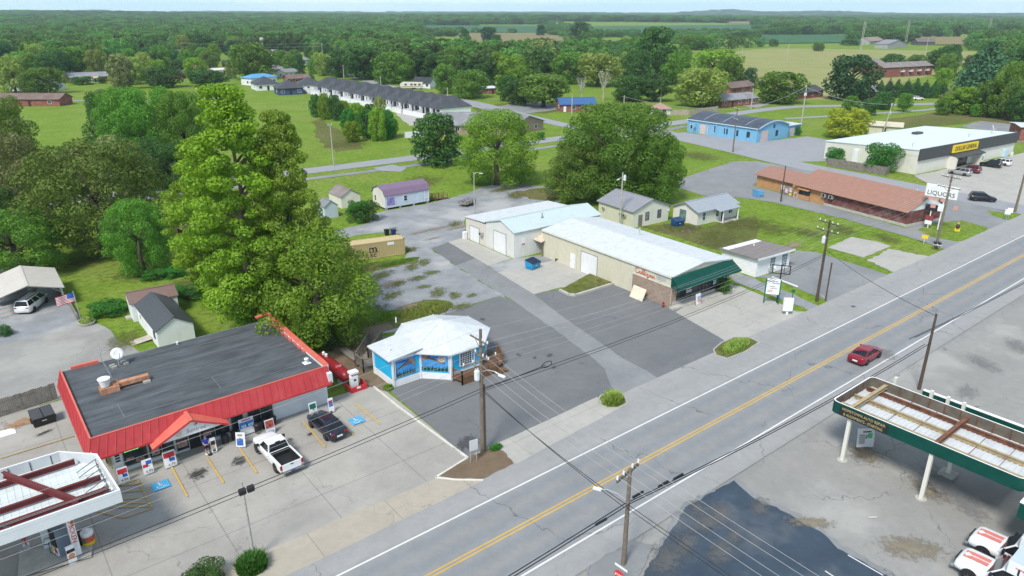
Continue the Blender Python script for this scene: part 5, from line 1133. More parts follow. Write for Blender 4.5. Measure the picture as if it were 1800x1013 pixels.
bx('plinth', t, CONC, (-.12,9.7,-.12,17.4,-.05,.45)); m = MB(); panel(m, t, 'L', 21.0, 23.3, 1.0, 2.0, -.05, .5); b_ = m.build('service_window', GLASS, t); m = MB(); panel(m, t, 'L', 20.8, 23.5, 2.05, 2.25, 0, 1.0); panel(m, t, 'L', 20.8, 23.5, .1, .98, 0, .5); m.build('counter', ORANGE, b_)
ac(t, -.5, 15.6-.2, 1.6, 1.0); ac(t, -.5, 17.0, 1.6, 1.0); m = MB(); panel(m, t, 'L', 25.0, 28.2, 0, 2.0, .3, .38); m.build('wooden_screen', WOODG, t)
m = MB(); [panel(m, t, 'L', u, u+.8, z, z+.9, .385, .42) for u, z in ((25.1,.9),(26.1,.6),(27.2,1.0))]; m.build('poster', M('poster_print', (.65,.5,.5), .6, var=.6, sc=4), t); m = MB(); panel(m, t, 'L', 25.2, 25.8, .2, .7, .385, .43); m.build('yellow_poster', YEL, t)
m = MB(); [m.tube([P3(t,'L',u,0,.3), P3(t,'L',u,1.0,.3)], .05, 6) for u in (23.8,24.6)]; m.tube([P3(t,'L',23.8,1.0,.3), P3(t,'L',24.6,1.0,.3)], .05, 6); m.build('bollard_rail', WHITE, t)
m = MB(); [m.tube([(9.0,y,3.2),(9.0,y,4.8)], .06, 6) for y in (2.0,5.0)]; m.build('white_roof_vent', WHITE, t)
# discount store
t = base('discount_store', 'big pale metal store with dark fascia and yellow sign', 'store', 175.5, 70.0, -5.5, 47, 24)
walls(t, 4.3, CREAM2, ribs=0); m = MB(); v=[(-.2,.0,5.6),(47.2,.0,5.6),(47.2,24.2,4.35),(-.2,24.2,4.35)]; m.add(v+[(p[0],p[1],p[2]+.15) for p in v], [(0,1,2,3),(4,5,6,7),(0,1,5,4),(1,2,6,5),(2,3,7,6),(3,0,4,7)]); [m.beam((x,0,5.76),(x,24.2,4.51),.06,.02) for x in np.arange(1,47,1.5)]; m.build('roof', M('pale_blue_grey_roof', (.60,.66,.70), .5, var=.04), t)
bx('fascia', t, DARKG, (-.1,47.1,-.35,-.003,3.2,5.9)); m = MB(); m.add([(0,-.02,4.25),(0,24,4.25),(0,24,4.4),(0,-.02,5.6),(-.05,-.02,4.25),(-.05,24,4.25),(-.05,24,4.4),(-.05,-.02,5.6)], [(0,1,2,3),(7,6,5,4),(0,3,7,4),(2,1,5,6)]); m.build('side_gable', CREAM2, t)
bx('sign_board', t, YEL, (14.0,25.5,-.75,-.36,3.7,5.5)); text('DOLLAR GENERAL', t, INK, (19.75,-.77,4.6), FRONT, 1.5, sx=.82, ext=.02)
m = MB(); v=[(13.5,-2.2,2.9),(27.0,-2.2,2.9),(26.2,-.36,3.6),(14.3,-.36,3.6)]; m.add(v+[(p[0],p[1],p[2]-.25) for p in v], [(0,1,2,3),(7,6,5,4),(0,4,5,1),(1,5,6,2),(3,7,4,0)]); m.build('entrance_canopy', DARKG, t)
win(t, 'F', 17.0, .1, 6.0, 2.6, nx=5, frame=BLACKM); bx('porch_wall', t, CREAM2, (13.6,14.1,-2.1,-.01,0,2.85),(25.6,26.2,-2.1,-.01,0,2.85)); bx('ice_machine', t, WHITE, (27.2,29.6,-.9,-.02,0,1.9), bevel=.05); bx('gas_cage', t, M('pale_blue_cage', (.45,.6,.7), .5, var=.2), (41,42.6,-.8,-.02,0,1.8)); bx('ice_machine_window', t, GLASS, (27.5,28.3,-.93,-.902,.5,1.5),(28.5,29.3,-.93,-.902,.5,1.5))
m = MB(); [m.lathe([(.12,0),(.12,1.1)], (x,-1.2,0), 8) for x in (43.5,44.3)]; m.build('bollard', WHITE, t); bx('downspout', t, WHITE, (-.35,-.02,9.0,10.4,0,3.3),(-.35,-.02,14.5,15.9,0,3.5)); door(t, 'L', 21.5, 1.0, 2.1, M('brown_door', (.2,.15,.12)))
m = MB(); [m.tube([(x,4,5.4),(x,4,6.2),(x+.4,4,6.3)], .06, 5) for x in (4,30)]; m.box(26,29,15,16.5,5.0,5.5); m.build('roof_equipment', DARKG, t)
dish('satellite_dish', 'big white satellite dish at the right end of the discount store', 216.5, 69.5, 5.3, 1.6, 25, 20, False)
# blue barrel roofed workshop
t = base('blue_workshop', 'pale blue workshop with dark barrel roof', 'workshop', 184.7, 118.4, -1.5, 15.5, 25.6)
m = MB(); n = 12; arc = [(15.5*i/n, 3.9 + 1.7*math.sin(math.pi*i/n)) for i in range(n+1)]; m.box(0,15.5,0,25.6,-.05,3.9)
for y in (0, 25.6): m.add([(a, y, z) for a, z in arc], [tuple(range(n+1))])
[m.box(-.16,0,y-.18,y+.18,0,3.8) for y in np.arange(.2,25.6,3.6)]; m.build('wall', BLUEW, t)
m = MB()
for i in range(n):
    (a0, z0), (a1, z1) = arc[i], arc[i+1]; a0 -= .3*(i == 0); a1 += .3*(i == n-1); v=[(a0,-.35,z0+.05),(a1,-.35,z1+.05),(a1,25.9,z1+.05),(a0,25.9,z0+.05)]; m.add(v+[(p[0],p[1],p[2]+.15) for p in v], [(0,1,2,3),(4,5,6,7),(0,1,5,4),(2,3,7,6),(3,0,4,7),(1,2,6,5)])
m.build('roof', M('dark_blue_grey_roof', (.055,.07,.095), .55, var=.3, sc=.6), t); m = MB(); [m.beam((arc[i][0],y,arc[i][1]+.22),(arc[i+1][0],y,arc[i+1][1]+.22),.1,.03) for y in (5,13,20) for i in range(n)]; [m.beam((arc[i][0],-.4,arc[i][1]+.1),(arc[i+1][0],-.4,arc[i+1][1]+.1),.1,.3) for i in range(n)]; m.beam((-.35,-.3,3.95),(-.35,25.9,3.95),.12,.25); m.build('roof_trim', LBLUE, t)
bx('annex', t, BLUEW, (15.52,23.5,1.0,15,-.05,3.2)); bx('annex_roof', t, LBLUE, (15.4,23.8,.7,15.3,3.2,3.4)); garage(t, 'L', 17.6, 3.2, 3.0, M('pale_pink_door', (.55,.47,.46), .6)); garage(t, 'F', 1.6, 3.6, 3.2, M('pale_pink_door', (.55,.47,.46), .6)); bx('annex_door', t, M('pale_pink_door', (.55,.47,.46), .6), (18.0,20.2,.93,.99,0,2.5))
for u in (2.6, 6.6, 10.4): win(t, 'L', u, 1.2, 1.2, 1.5, frame=BLACKM)
win(t, 'L', 14.6, 1.2, .8, 1.9, frame=WHITE, ny=3); win(t, 'L', 23.6, 1.2, .9, 1.2, frame=WHITE); win(t, 'F', 9.0, 1.2, 1.0, 1.5, frame=BLACKM); door(t, 'F', 13.2, .9, 2.1, BLUEW); m = MB(); panel(m, t, 'F', 7.4, 8.3, 3.6, 4.6, 0, .05); m.build('gable_vent', DARKG, t)
m = MB(); panel(m, t, 'L', 22.0, 22.9, 1.8, 3.0, 0, .8); [m.tube([P3(t,'L',22.2,0,.6),P3(t,'L',22.2,1.8,.6)],.06,5),m.tube([P3(t,'L',22.7,0,.6),P3(t,'L',22.7,1.8,.6)],.06,5)]; m.build('wall_hopper', BLUEW, t); m = MB(); m.lathe([(.2,3.4),(.2,4.4)], (17,6,0), 8); m.build('roof_flue', WHITE, t)
# purple roofed cabin, small sheds
t = base('purple_roof_cabin', 'pale blue cabin with purple barn roof and picture panel', 'cabin', 63.1, 118.0, -1, 9.6, 5.0)
m = MB(); m.box(0,9.6,0,5,.4,2.7); G5 = [(0,2.7),(.6,3.75),(2.5,4.35),(4.4,3.75),(5,2.7)]
for x in (0, 9.6): m.add([(x,a,z) for a, z in G5], [(0,1,2,3,4)])
m.build('wall', LBLUE, t); m = MB()
for i in range(4):
    (a0,z0),(a1,z1) = G5[i], G5[i+1]; v=[(-.25,a0-(.15 if i==0 else 0),z0),(9.85,a0-(.15 if i==0 else 0),z0),(9.85,a1+(.15 if i==3 else 0),z1),(-.25,a1+(.15 if i==3 else 0),z1)]; m.add(v+[(p[0],p[1],p[2]+.1) for p in v], [(0,1,2,3),(4,5,6,7),(0,1,5,4),(1,2,6,5),(2,3,7,6),(3,0,4,7)])
m.build('roof', PURPLE, t); m = MB(); panel(m, t, 'L', 0, 5, .4, 2.7, 0, .03); m.add([(-.03,a,z) for a, z in G5], [(0,1,2,3,4)]); m.build('end_wall', CREAM2, t); win(t, 'L', 3.6, 1.2, .7, 1.1); win(t, 'F', 4.0, 1.3, .7, 1.0, ny=2); door(t, 'F', 7.0, 1.3, 2.0, LBLUE, z=.45)
m = MB(); panel(m, t, 'F', .35, 2.0, .9, 2.3, 0, .04); m.build('picture_panel', M('violet_picture', (.25,.2,.45), .5, var=.8, sc=3), t); bx('pier', t, BLOCK, *[(x,x+.4,y,y+.4,0,.42) for x in (.1,3,6,9.1) for y in (.05,4.5)]); bx('porch_frame', t, WHITE, (8.6,8.7,-.06,-.01,.5,2.6),(9.5,9.6,-.06,-.01,.5,2.6),(8.7,9.5,-.06,-.01,1.1,1.2))
m = MB(); v=[(9.8,.5,.5),(15,.5,.02),(15,1.9,.02),(9.8,1.9,.5)]; m.quad(*v); railing(m, (9.8,.5,0),(14.2,.5,0), .5, .1, 10); railing(m, (9.8,1.9,0),(14.2,1.9,0), .5, .1, 10); m.build('access_ramp', WOODB, t)
def shed(name, label, x, y, rz, W, D, h, rh, wall, roof, axis='y', cat='shed', doors=()):
    t = base(name, label, cat, x, y, rz, W, D); walls(t, h, wall, rh, axis); gable_roof(t, h, rh, roof, axis, ov=.15, th=.07, seams=.45)
    for d in doors: door(t, *d)
    return t
t = shed('white_shed', 'white garden shed with charcoal gable roof behind the store', 13.75, 80.5, 0, 3.9, 9.6, 2.2, 1.15, WHITE, M('charcoal_metal_roof', (.075,.082,.09), .4, var=.07), doors=(('L', 4.6, .9, 1.9, WHITE),)); win(t, 'L', 1.0, 1.0, .55, .7, frame=BLACKM); win(t, 'L', 7.4, 1.0, .55, .7)
m = MB(); v=[(-2.2,2.9,.05),(-.05,2.9,.3),(-.05,4.3,.3),(-2.2,4.3,.05)]; m.add(v+[(p[0],p[1],p[2]-.06) for p in v], [(0,1,2,3),(7,6,5,4),(0,4,5,1),(2,6,7,3),(3,7,4,0)]); m.build('ramp', M('pale_boards', (.42,.38,.32), .9, var=.2), t)
t = shed('brown_roof_shed', 'white shed with brown ribbed roof behind the charcoal roofed one', 13.3, 90.5, -4, 5.2, 4.3, 2.35, .75, WHITE, M('brown_metal_roof', (.20,.13,.11), .45, var=.08), 'x', doors=(('L', 1.2, .9, 1.9, WHITE),)); bx('step', t, BLOCK, (-.7,-.05,1.2,2.2,0,.2))
shed('beige_shed', 'small beige barn shed left of the purple roofed cabin', 57.2, 124.5, 0, 4.0, 5.5, 2.2, 1.2, CREAM2, SHT, doors=(('F', 1.2, 1.2, 1.9, CREAM2),)); shed('pale_blue_shed', 'pale blue playhouse shed beside the big pine', 51.5, 119.5, 0, 2.6, 3.0, 2.2, 1.0, LBLUE, SHG)
# metal carport with its posts
t = base('metal_carport', 'open metal carport with pale gable roof over a white minivan', 'carport', .6, 101.6, -1, 7.1, 8.9)
gable_roof(t, 2.55, 1.05, M('pale_tan_carport_roof', (.55,.52,.47), .5, var=.06, dirt=.15), 'y', ov=.25, th=.06, seams=.45); m = MB(); [m.box(x-.05,x+.05,y-.05,y+.05,0,2.55) for x in (.05,7.05) for y in np.arange(.05,8.9,1.75)]; m.build('post', STEEL, t)
m = MB()
for y in np.arange(.05,8.9,1.75): m.beam((.05,y,2.5),(3.55,y,3.5),.06,.06); m.beam((7.05,y,2.5),(3.55,y,3.5),.06,.06); m.beam((1.2,y,2.85),(.05,y,1.9),.05,.05); m.beam((5.9,y,2.85),(7.05,y,1.9),.05,.05)
m.build('truss', STEEL, t); m = MB(); [m.box(7.0,7.06,y,y+.8,0,1.0) for y in np.arange(2,8.5,.9)]; m.build('side_boarding', WOODG, t)
# ------------------------------------------------------------------ vehicles (x forward, origin on the ground under the middle)
def wheel(parent, x, y, r, w_=.22):
    s = 1 if y > 0 else -1; m = MB(); m.lathe([(r*.62,-w_/2),(r*.95,-w_/2),(r,-w_*.3),(r,w_*.3),(r*.95,w_/2),(r*.62,w_/2)], (x, y, r), 18, axis='y'); o = m.build('wheel', TYRE, parent, smooth=False)
    m = MB(); yy = y + s*(w_/2 - .03); m.lathe([(.01,-.02),(r*.64,-.02),(r*.64,.02),(.01,.02)], (x, yy, r), 14, axis='y')
    m.build('rim', RIM, o); m = MB(); [m.beam((x, yy+s*.025, r), (x + r*.55*math.cos(k*1.2566), yy+s*.025, r + r*.55*math.sin(k*1.2566)), .05, .06) for k in range(5)]; m.build('spokes', DARKG, o)
def loft(st, prof):
    vs = []; fs = []
    for s in st:
        h = prof(s); ring = h + [(s[0], -p[1], p[2]) for p in h[-2:0:-1]]; vs += ring
    n = len(ring)
    for i in range(len(st)-1):
        for k in range(n): fs.append((i*n+k, (i+1)*n+k, (i+1)*n+(k+1) % n, i*n+(k+1) % n))
    fs += [tuple(range(n)), tuple(range((len(st)-1)*n, len(st)*n))[::-1]]
    m = MB(); m.add(vs, fs); return m
def inset(q, k, o):
    q = [Vector(p) for p in q]; c = sum(q, Vector()) / len(q); n = (q[1]-q[0]).cross(q[2]-q[0]).normalized()
    return [p + (c-p)*k - n*o for p in q]
def car(label, paint, loc, rz, group=None, L_=4.85, W_=1.84, H_=1.45, wb=2.78, r=.33, hood=.98, cab=(-1.85,-.95,.35,1.25), belt=.96, trunk=1.02, rail=False, cat='car', name='car', plate=True, split=(.48,)):
    t = thing(name, label, cat, loc, rz, group); a, w_ = L_/2, W_/2
    st = [(-a,w_*.74,.42,trunk*.78),(-a+.1,w_*.9,.28,trunk*.93),(-a+.6,w_,.2,trunk),(cab[0]+.3,w_,.19,max(trunk,belt)),(0,w_,.18,belt),(cab[3],w_,.19,hood+.02),(a-.75,w_*.98,.2,hood-.1),(a-.2,w_*.88,.26,hood-.22),(a,w_*.66,.36,hood-.38)]
    if cab[0] < -a + .75: st = [(-a,w_*.82,.35,trunk*.86),(-a+.08,w_*.94,.26,trunk)] + [(-a+.5,w_,.2,trunk)] + st[4:]
    def prof(s): x,b,zl,zt = s; return [(x,0.,zl),(x,b*.84,zl),(x,b*.98,zl+.14),(x,b,(zl+zt)*.5+.06),(x,b*.95,zt-.04),(x,b*.84,zt),(x,0.,zt+.035)]
    b_ = loft(st, prof).build('body', paint, t, smooth=True)
    x0,x1,x2,x3 = cab; wb_, wt_ = w_*.90, w_*.70; zb = belt - .02; zt = H_
    v = [(x0,wb_,trunk-.03),(x3,wb_,hood-.03),(x2,wt_,zt-.05),(x1,wt_,zt-.06),(x0,-wb_,trunk-.03),(x3,-wb_,hood-.03),(x2,-wt_,zt-.05),(x1,-wt_,zt-.06),(x2-.05,wt_*.8,zt),(x1+.05,wt_*.8,zt),(x2-.05,-wt_*.8,zt),(x1+.05,-wt_*.8,zt)]
    m = MB(); m.add(v, [(0,1,2,3),(5,4,7,6),(1,5,6,10,8,2),(4,0,3,9,11,7),(3,2,8,9),(6,7,11,10),(8,10,11,9)]); m.build('roof', paint, t, bevel=.03)
    m = MB(); m.quad(*inset([v[1],v[5],v[6],v[2]], .09, .015)); m.build('windscreen', CARGLASS, t); m = MB(); m.quad(*inset([v[4],v[0],v[3],v[7]], .12, .015)); m.build('rear_window', CARGLASS, t)
    for s in (0, 1):
        q = [v[0],v[1],v[2],v[3]] if s == 0 else [v[5],v[4],v[7],v[6]]; q = [Vector(p) for p in q]; m = MB(); cuts = [0, *[c if s == 0 else 1-c for c in (split if s == 0 else split[::-1])], 1]
        for c0, c1 in zip(cuts, cuts[1:]):
            p = [q[0].lerp(q[1], c0), q[0].lerp(q[1], c1), q[3].lerp(q[2], c1), q[3].lerp(q[2], c0)]; m.quad(*inset(p, .13, .02))
        m.build('side_window', CARGLASS, t)
    for x in (-wb/2, wb/2):
        for s in (-1, 1):
            m = MB(); m.lathe([(.02,-.005),(r*1.14,-.005),(r*1.14,.005),(.02,.005)], (x, s*(w_+.004), r*1.02), 16, axis='y'); m.build('wheel_arch', BLACKM, t); wheel(t, x, s*(w_-.08), r)
    for s in (-1, 1):
        m = MB(); m.box(a-.32,a-.1,s*w_*.62-.16,s*w_*.62+.16,hood-.36,hood-.22); m.build('headlight', CHROME, t, bevel=.02); m = MB(); m.box(-a-.01,-a+.16,s*w_*.68-.17,s*w_*.68+.17,trunk-.26,trunk-.1); m.build('tail_light', M('tail_light_red', (.35,.01,.015), .25, var=.05), t, bevel=.02)
        m = MB(); m.box(cab[3]-.45,cab[3]-.25,s*(w_+.1)-.1,s*(w_+.1)+.1,belt-.02,belt+.14); m.build('mirror', paint, t, bevel=.03)
    m = MB(); m.box(-a-.03,-a+.02,-.26,.26,.5,.64); plate and m.build('number_plate', WHITE, t); m = MB(); m.box(a-.06,a+.02,-.45,.45,.42,.58); m.build('grille', BLACKM, t)
    m = MB(); m.box(-a+.3,a-.3,-w_*.8,w_*.8,.14,.22); m.build('underbody', BLACKM, t)
    if rail: m = MB(); [m.beam((x1+.1,s*wt_*.78,zt+.05),(x2-.1,s*wt_*.78,zt+.05),.05,.05) for s in (-1,1)]; m.build('roof_rail', BLACKM, t)
    return t
SUVK = dict(L_=4.75, W_=1.9, H_=1.72, wb=2.75, r=.36, hood=1.08, cab=(-2.3,-2.0,.25,1.2), belt=1.1, trunk=1.12, rail=True, split=(.3,.64))
car('red saloon car driving away along the highway', carpaint('deep_red', (.22,.008,.022)), (73.0,30.35,ROADZ), R(1))
car('dark navy saloon parked nose in at the store', carpaint('navy', (.012,.016,.03)), (21.25,53.45,.08), R(93))
car('black estate car driving on the side street near the liquor sign', carpaint('black', (.008,.01,.016)), (160.0,50.3,.06), R(-58), **SUVK)
car('silver estate car parked nearest at the discount store', carpaint('silver', (.36,.36,.36), .3), (183.2,63.4,.06), R(88), **SUVK)
car('dark red car behind the silver estate at the discount store', carpaint('wine', (.15,.01,.015)), (188.2,63.2,.06), R(88), **SUVK)
car('black estate car parked right of the dark red car', carpaint('black', (.008,.01,.016)), (199.0,62.5,.06), R(88), **SUVK)
car('white estate car parked furthest at the discount store', carpaint('white', (.74,.75,.76)), (203.5,62.0,.06), R(88), **SUVK)
VANK = dict(L_=5.1, W_=1.98, H_=1.74, wb=3.05, r=.34, hood=1.0, cab=(-2.45,-2.2,.75,1.9), belt=1.05, trunk=1.08, rail=True, split=(.33,.66), cat='minivan', name='minivan')
car('white minivan parked under the metal carport', carpaint('white', (.74,.75,.76)), (4.3,103.6,.04), R(58), **VANK)
car('dark blue estate car in the driveway beside the wooden fence', carpaint('navy', (.012,.016,.03)), (*G(1164,207),0), R(20), **SUVK)
car('white pickup like wagon parked before the cedar row', carpaint('white', (.74,.75,.76)), (*G(1613,176),0), R(-40), **SUVK)
car('dark blue car half hidden by the wide olive tree', carpaint('navy', (.012,.016,.03)), (*G(906,176),0), R(30))
car('silver car under the white carport beyond the lawn', carpaint('silver', (.36,.36,.36), .3), (*G(838,166),0), R(30))
def pickup(label, loc, rz):
    t = thing('pickup_truck', label, 'pickup truck', loc, rz); P = carpaint('white', (.74,.75,.76)); a, w_ = 2.9, 1.0
    st = [(-.55,w_*.98,.42,1.15),(.0,w_,.4,1.15),(1.1,w_,.4,1.17),(1.9,w_,.42,1.13),(2.55,w_*.95,.45,1.05),(2.82,w_*.86,.48,.98),(2.9,w_*.7,.55,.9)]
    prof = lambda s: [(s[0],0.,s[2]),(s[0],s[1]*.9,s[2]),(s[0],s[1],s[2]+.15),(s[0],s[1],s[3]-.2),(s[0],s[1]*.94,s[3]-.03),(s[0],s[1]*.8,s[3]),(s[0],0.,s[3]+.06)]
    loft(st, prof).build('body', P, t, smooth=True)
    x0,x1,x2,x3 = -.62,-.45,.55,1.25; wb_, wt_ = .93, .76; zb, zt = 1.13, 1.86
    v = [(x0,wb_,zb),(x3,wb_,zb),(x2,wt_,zt-.05),(x1,wt_,zt-.05),(x0,-wb_,zb),(x3,-wb_,zb),(x2,-wt_,zt-.05),(x1,-wt_,zt-.05),(x2-.06,wt_*.8,zt),(x1+.06,wt_*.8,zt),(x2-.06,-wt_*.8,zt),(x1+.06,-wt_*.8,zt)]
    m = MB(); m.add(v, [(0,1,2,3),(5,4,7,6),(1,5,6,10,8,2),(4,0,3,9,11,7),(3,2,8,9),(6,7,11,10),(8,10,11,9)]); m.build('cab', P, t, bevel=.03)
    m = MB(); m.quad(*inset([v[1],v[5],v[6],v[2]], .07, .015)); m.build('windscreen', CARGLASS, t); m = MB(); m.quad(*inset([v[4],v[0],v[3],v[7]], .1, .015)); m.build('rear_window', CARGLASS, t)
    for q in ([v[0],v[1],v[2],v[3]], [v[5],v[4],v[7],v[6]]): m = MB(); m.quad(*inset(q, .16, .02)); m.build('side_window', CARGLASS, t)
    m = MB(); m.box(-2.9,-.56,.82,1.0,.5,1.16); m.box(-2.9,-.56,-1.0,-.82,.5,1.16); m.box(-.72,-.57,-.82,.82,.5,1.16); m.box(-2.9,-.56,-.82,.82,.48,.6); m.build('bed', P, t, bevel=.03); m = MB(); m.box(-2.78,-.73,-.815,.815,.605,.66); m.box(-2.79,-.74,.75,.815,.66,1.17); m.box(-2.79,-.74,-.815,-.75,.66,1.17); m.box(-.8,-.725,-.75,.75,.66,1.165); m.build('bed_liner', BLACKM, t)
    m = MB(); m.box(-2.98,-2.9,-.8,.8,.55,1.14); tg = m.build('tailgate', P, t, bevel=.02); m = MB(); m.box(-3.0,-2.98,-.13,.13,.98,1.06); m.build('handle', BLACKM, tg)
    m = MB(); m.box(-3.12,-2.92,-.95,.95,.42,.58); m.build('rear_bumper', CHROME, t, bevel=.02); m = MB(); m.box(-3.14,-3.121,-.17,.17,.43,.57); m.build('number_plate', BLUEP, t); m = MB(); m.box(2.85,2.98,-.9,.9,.42,.62); m.build('front_bumper', CHROME, t, bevel=.03); m = MB(); m.box(2.84,2.93,-.6,.6,.66,.92); m.build('grille', BLACKM, t)
    for s in (-1, 1):
        m = MB(); m.box(-2.95,-2.86,s*.9-.09,s*.9+.09,.72,1.08); m.build('tail_light', M('tail_light_red', (.35,.01,.015), .25, var=.05), t); m = MB(); m.box(2.7,2.88,s*.76-.12,s*.76+.12,.76,.92); m.build('headlight', CHROME, t, bevel=.02); m = MB(); m.box(.95,1.12,s*1.14-.12,s*1.14+.12,1.12,1.36); m.build('mirror', BLACKM, t, bevel=.02)
        for x in (-1.85, 1.85): m = MB(); m.lathe([(.02,-.005),(.46,-.005),(.46,.005),(.02,.005)], (x, s*1.005, .44), 16, axis='y'); m.build('wheel_arch', BLACKM, t); wheel(t, x, s*.9, .40, .27)
    m = MB(); m.box(-.52,-.42,-.2,.2,1.8,1.86); m.build('brake_light', BLACKM, t); m = MB(); m.box(-2.6,2.5,-.7,.7,.3,.45); m.build('chassis', BLACKM, t)
pickup('white two door pickup truck parked nose in at the store', (16.1,52.0,.08), R(93))
def mover(label, loc, rz):
    t = thing('moving_truck', label, 'moving truck', loc, rz); P = carpaint('white', (.74,.75,.76)); RS = M('coral_stripe', (.62,.20,.17), .4, var=.04); RD = M('truck_red', (.55,.02,.03), .4, var=.05); w_ = 1.08
    st = [(1.0,w_*.9,.5,1.25),(1.8,w_*.92,.5,1.3),(2.6,w_*.94,.5,1.27),(3.15,w_*.95,.5,1.24),(3.42,w_*.93,.52,1.18),(3.55,w_*.86,.56,1.02)]
    prof = lambda s: [(s[0],0.,s[2]),(s[0],s[1]*.95,s[2]),(s[0],s[1]*1.06,s[2]+.2),(s[0],s[1]*1.04,s[3]-.3),(s[0],s[1]*.88,s[3]-.04),(s[0],s[1]*.7,s[3]),(s[0],0.,s[3]+.06)]
    loft(st, prof).build('hood', P, t, smooth=True); m = MB()
    for y in (-.42, .06):
        for i in range(3):
            X = [3.3, 2.8, 2.3, 1.85]; Z = [1.262,1.322,1.345,1.36]; m.quad((X[i],y,Z[i]),(X[i],y+.36,Z[i]),(X[i+1],y+.38,Z[i+1]),(X[i+1],y-.02,Z[i+1]))
    m.build('hood_stripe', RS, t)
    v = [(-.1,1.0,1.2),(1.75,1.0,1.25),(1.0,.88,2.05),(-.1,.88,2.05),(-.1,-1.0,1.2),(1.75,-1.0,1.25),(1.0,-.88,2.05),(-.1,-.88,2.05)]
    m = MB(); m.add(v, [(0,1,2,3),(5,4,7,6),(1,5,6,2),(4,0,3,7),(3,2,6,7)]); m.box(-.1,1.8,-1.02,1.02,.45,1.22); m.build('cab', P, t, bevel=.03)
    m = MB(); m.quad(*inset([v[1],v[5],v[6],v[2]], .07, .015)); m.build('windscreen', CARGLASS, t)
    for q in ([v[0],v[1],v[2],v[3]], [v[5],v[4],v[7],v[6]]): m = MB(); m.quad(*inset(q, .15, .02)); m.build('side_window', CARGLASS, t)
    m = MB()
    for s in (-1, 1): rn = random.Random(4); [m.box(x, x+.16, min(s*1.03,s*1.06), max(s*1.03,s*1.06), z, z+.11) for x, z in [(.2+i*.2+(j % 2)*.1, .6+j*.12) for i in range(6) for j in range(5) if rn.random() > .35]]
    m.build('checker_graphic', RD, t)
    m = MB(); m.box(-3.6,-.15,-1.15,1.15,.85,3.05); m.box(-.15,.75,-1.15,1.15,2.15,3.05); m.build('cargo_box', P, t, bevel=.04); m = MB(); m.box(-3.55,.7,-1.1,1.1,3.052,3.07); m.build('box_roof', M('pale_blue_grey_box_roof', (.46,.55,.63), .5, var=.05), t)
    m = MB(); [m.box(-3.58,-.16,min(s*1.152,s*1.165),max(s*1.152,s*1.165),.9,1.35) or m.box(-.12,.74,min(s*1.152,s*1.165),max(s*1.152,s*1.165),2.16,2.36) for s in (-1,1)]; m.build('red_band', RD, t)
    text('U-HAUL', t, INK, (-1.75,1.17,2.4), (R(90),0,R(180)), .95, sx=1.15); text('moving & storage', t, REDINK, (-.25,1.17,2.75), (R(90),0,R(180)), .16)
    for s in (-1, 1):
        m = MB(); m.box(3.25,3.5,s*.78-.12,s*.78+.12,.8,1.0); m.build('headlight', CHROME, t, bevel=.03); m = MB(); m.box(1.35,1.5,s*1.25-.13,s*1.25+.13,1.25,1.6); m.build('mirror', BLACKM, t)
        m = MB(); m.lathe([(.02,-.005),(.5,-.005),(.5,.005),(.02,.005)], (2.55, s*1.10, .5), 16, axis='y'); m.build('wheel_arch', BLACKM, t); wheel(t, 2.55, s*1.0, .42, .26); wheel(t, -2.3, s*1.0, .42, .3)
    m = MB(); m.box(3.5,3.72,-.95,.95,.45,.65); m.build('bumper', CHROME, t, bevel=.03); m = MB(); m.box(3.5,3.66,-.5,.5,.68,1.0); m.build('grille', BLACKM, t); m = MB(); m.box(-3.5,3.3,-.6,.6,.35,.6); m.build('chassis', BLACKM, t)
mover('white moving truck with checker graphics, farther of the two', (50.6,7.9,.05), R(91)); mover('white moving truck with checker graphics, nearer of the two', (47.5,7.6,.05), R(91))

# ------------------------------------------------------------------ the two canopies
cl = thing('fuel_canopy', 'white fuel canopy with open top and dark red beams', 'canopy', (0,0,0)); OUT = [(-13,47.5),(4.1,47.5),(3.7,53.2),(1.6,55.3),(-13,55.5)]
def fascia(poly, z0, z1, th, mo, mi_, parent, name='fascia'):
    m = MB(); n = len(poly); c = Vector((sum(p[0] for p in poly)/n, sum(p[1] for p in poly)/n)); I = []
    for i in range(n):
        a, b, d = Vector(poly[i-1]), Vector(poly[i]), Vector(poly[(i+1) % n]); e1 = (b-a).normalized(); e2 = (d-b).normalized(); n1 = Vector((-e1.y,e1.x)); n2 = Vector((-e2.y,e2.x)); q = (n1+n2); q = q / max(.3, q.length_squared) * 2; I.append(tuple(b + q*th))
    for i in range(n):
        a, b = poly[i], poly[(i+1) % n]; A, B = I[i], I[(i+1) % n]
        m.quad((*a,z0),(*b,z0),(*b,z1),(*a,z1), m=0); m.quad((*B,z0),(*A,z0),(*A,z1),(*B,z1), m=1); m.quad((*a,z1),(*b,z1),(*B,z1),(*A,z1), m=2); m.quad((*A,z0),(*B,z0),(*b,z0),(*a,z0), m=0)
    return m.build(name, [mo, mi_, WHITE], parent), I
FW = M('canopy_white', (.66,.70,.72), .45, var=.03, dirt=.1)
_, I = fascia(OUT, 4.15, 5.12, .12, FW, M('canopy_inner_face', (.55,.58,.6), .6, var=.1), cl)
m = MB(); m.prism(I, 4.2, 4.26); [m.beam((x,47.7,4.27),(x,55.2,4.27),.04,.03) for x in np.arange(-12.5,3.5,.42)]; [m.beam((-12.8,y,4.28),(3.4,y,4.28),.03,.03) for y in (48.6,50.2,51.9,53.4,54.6)]; m.build('deck', M('canopy_deck', (.62,.68,.68), .5, var=.06, dirt=.2), cl)
def ibeam(m, a, b, h=.35, w_=.2): a = Vector(a); b = Vector(b); m.beam(a+Vector((0,0,h/2)), b+Vector((0,0,h/2)), w_, .04); m.beam(a-Vector((0,0,h/2)), b-Vector((0,0,h/2)), w_, .04); m.beam(a, b, .04, h)
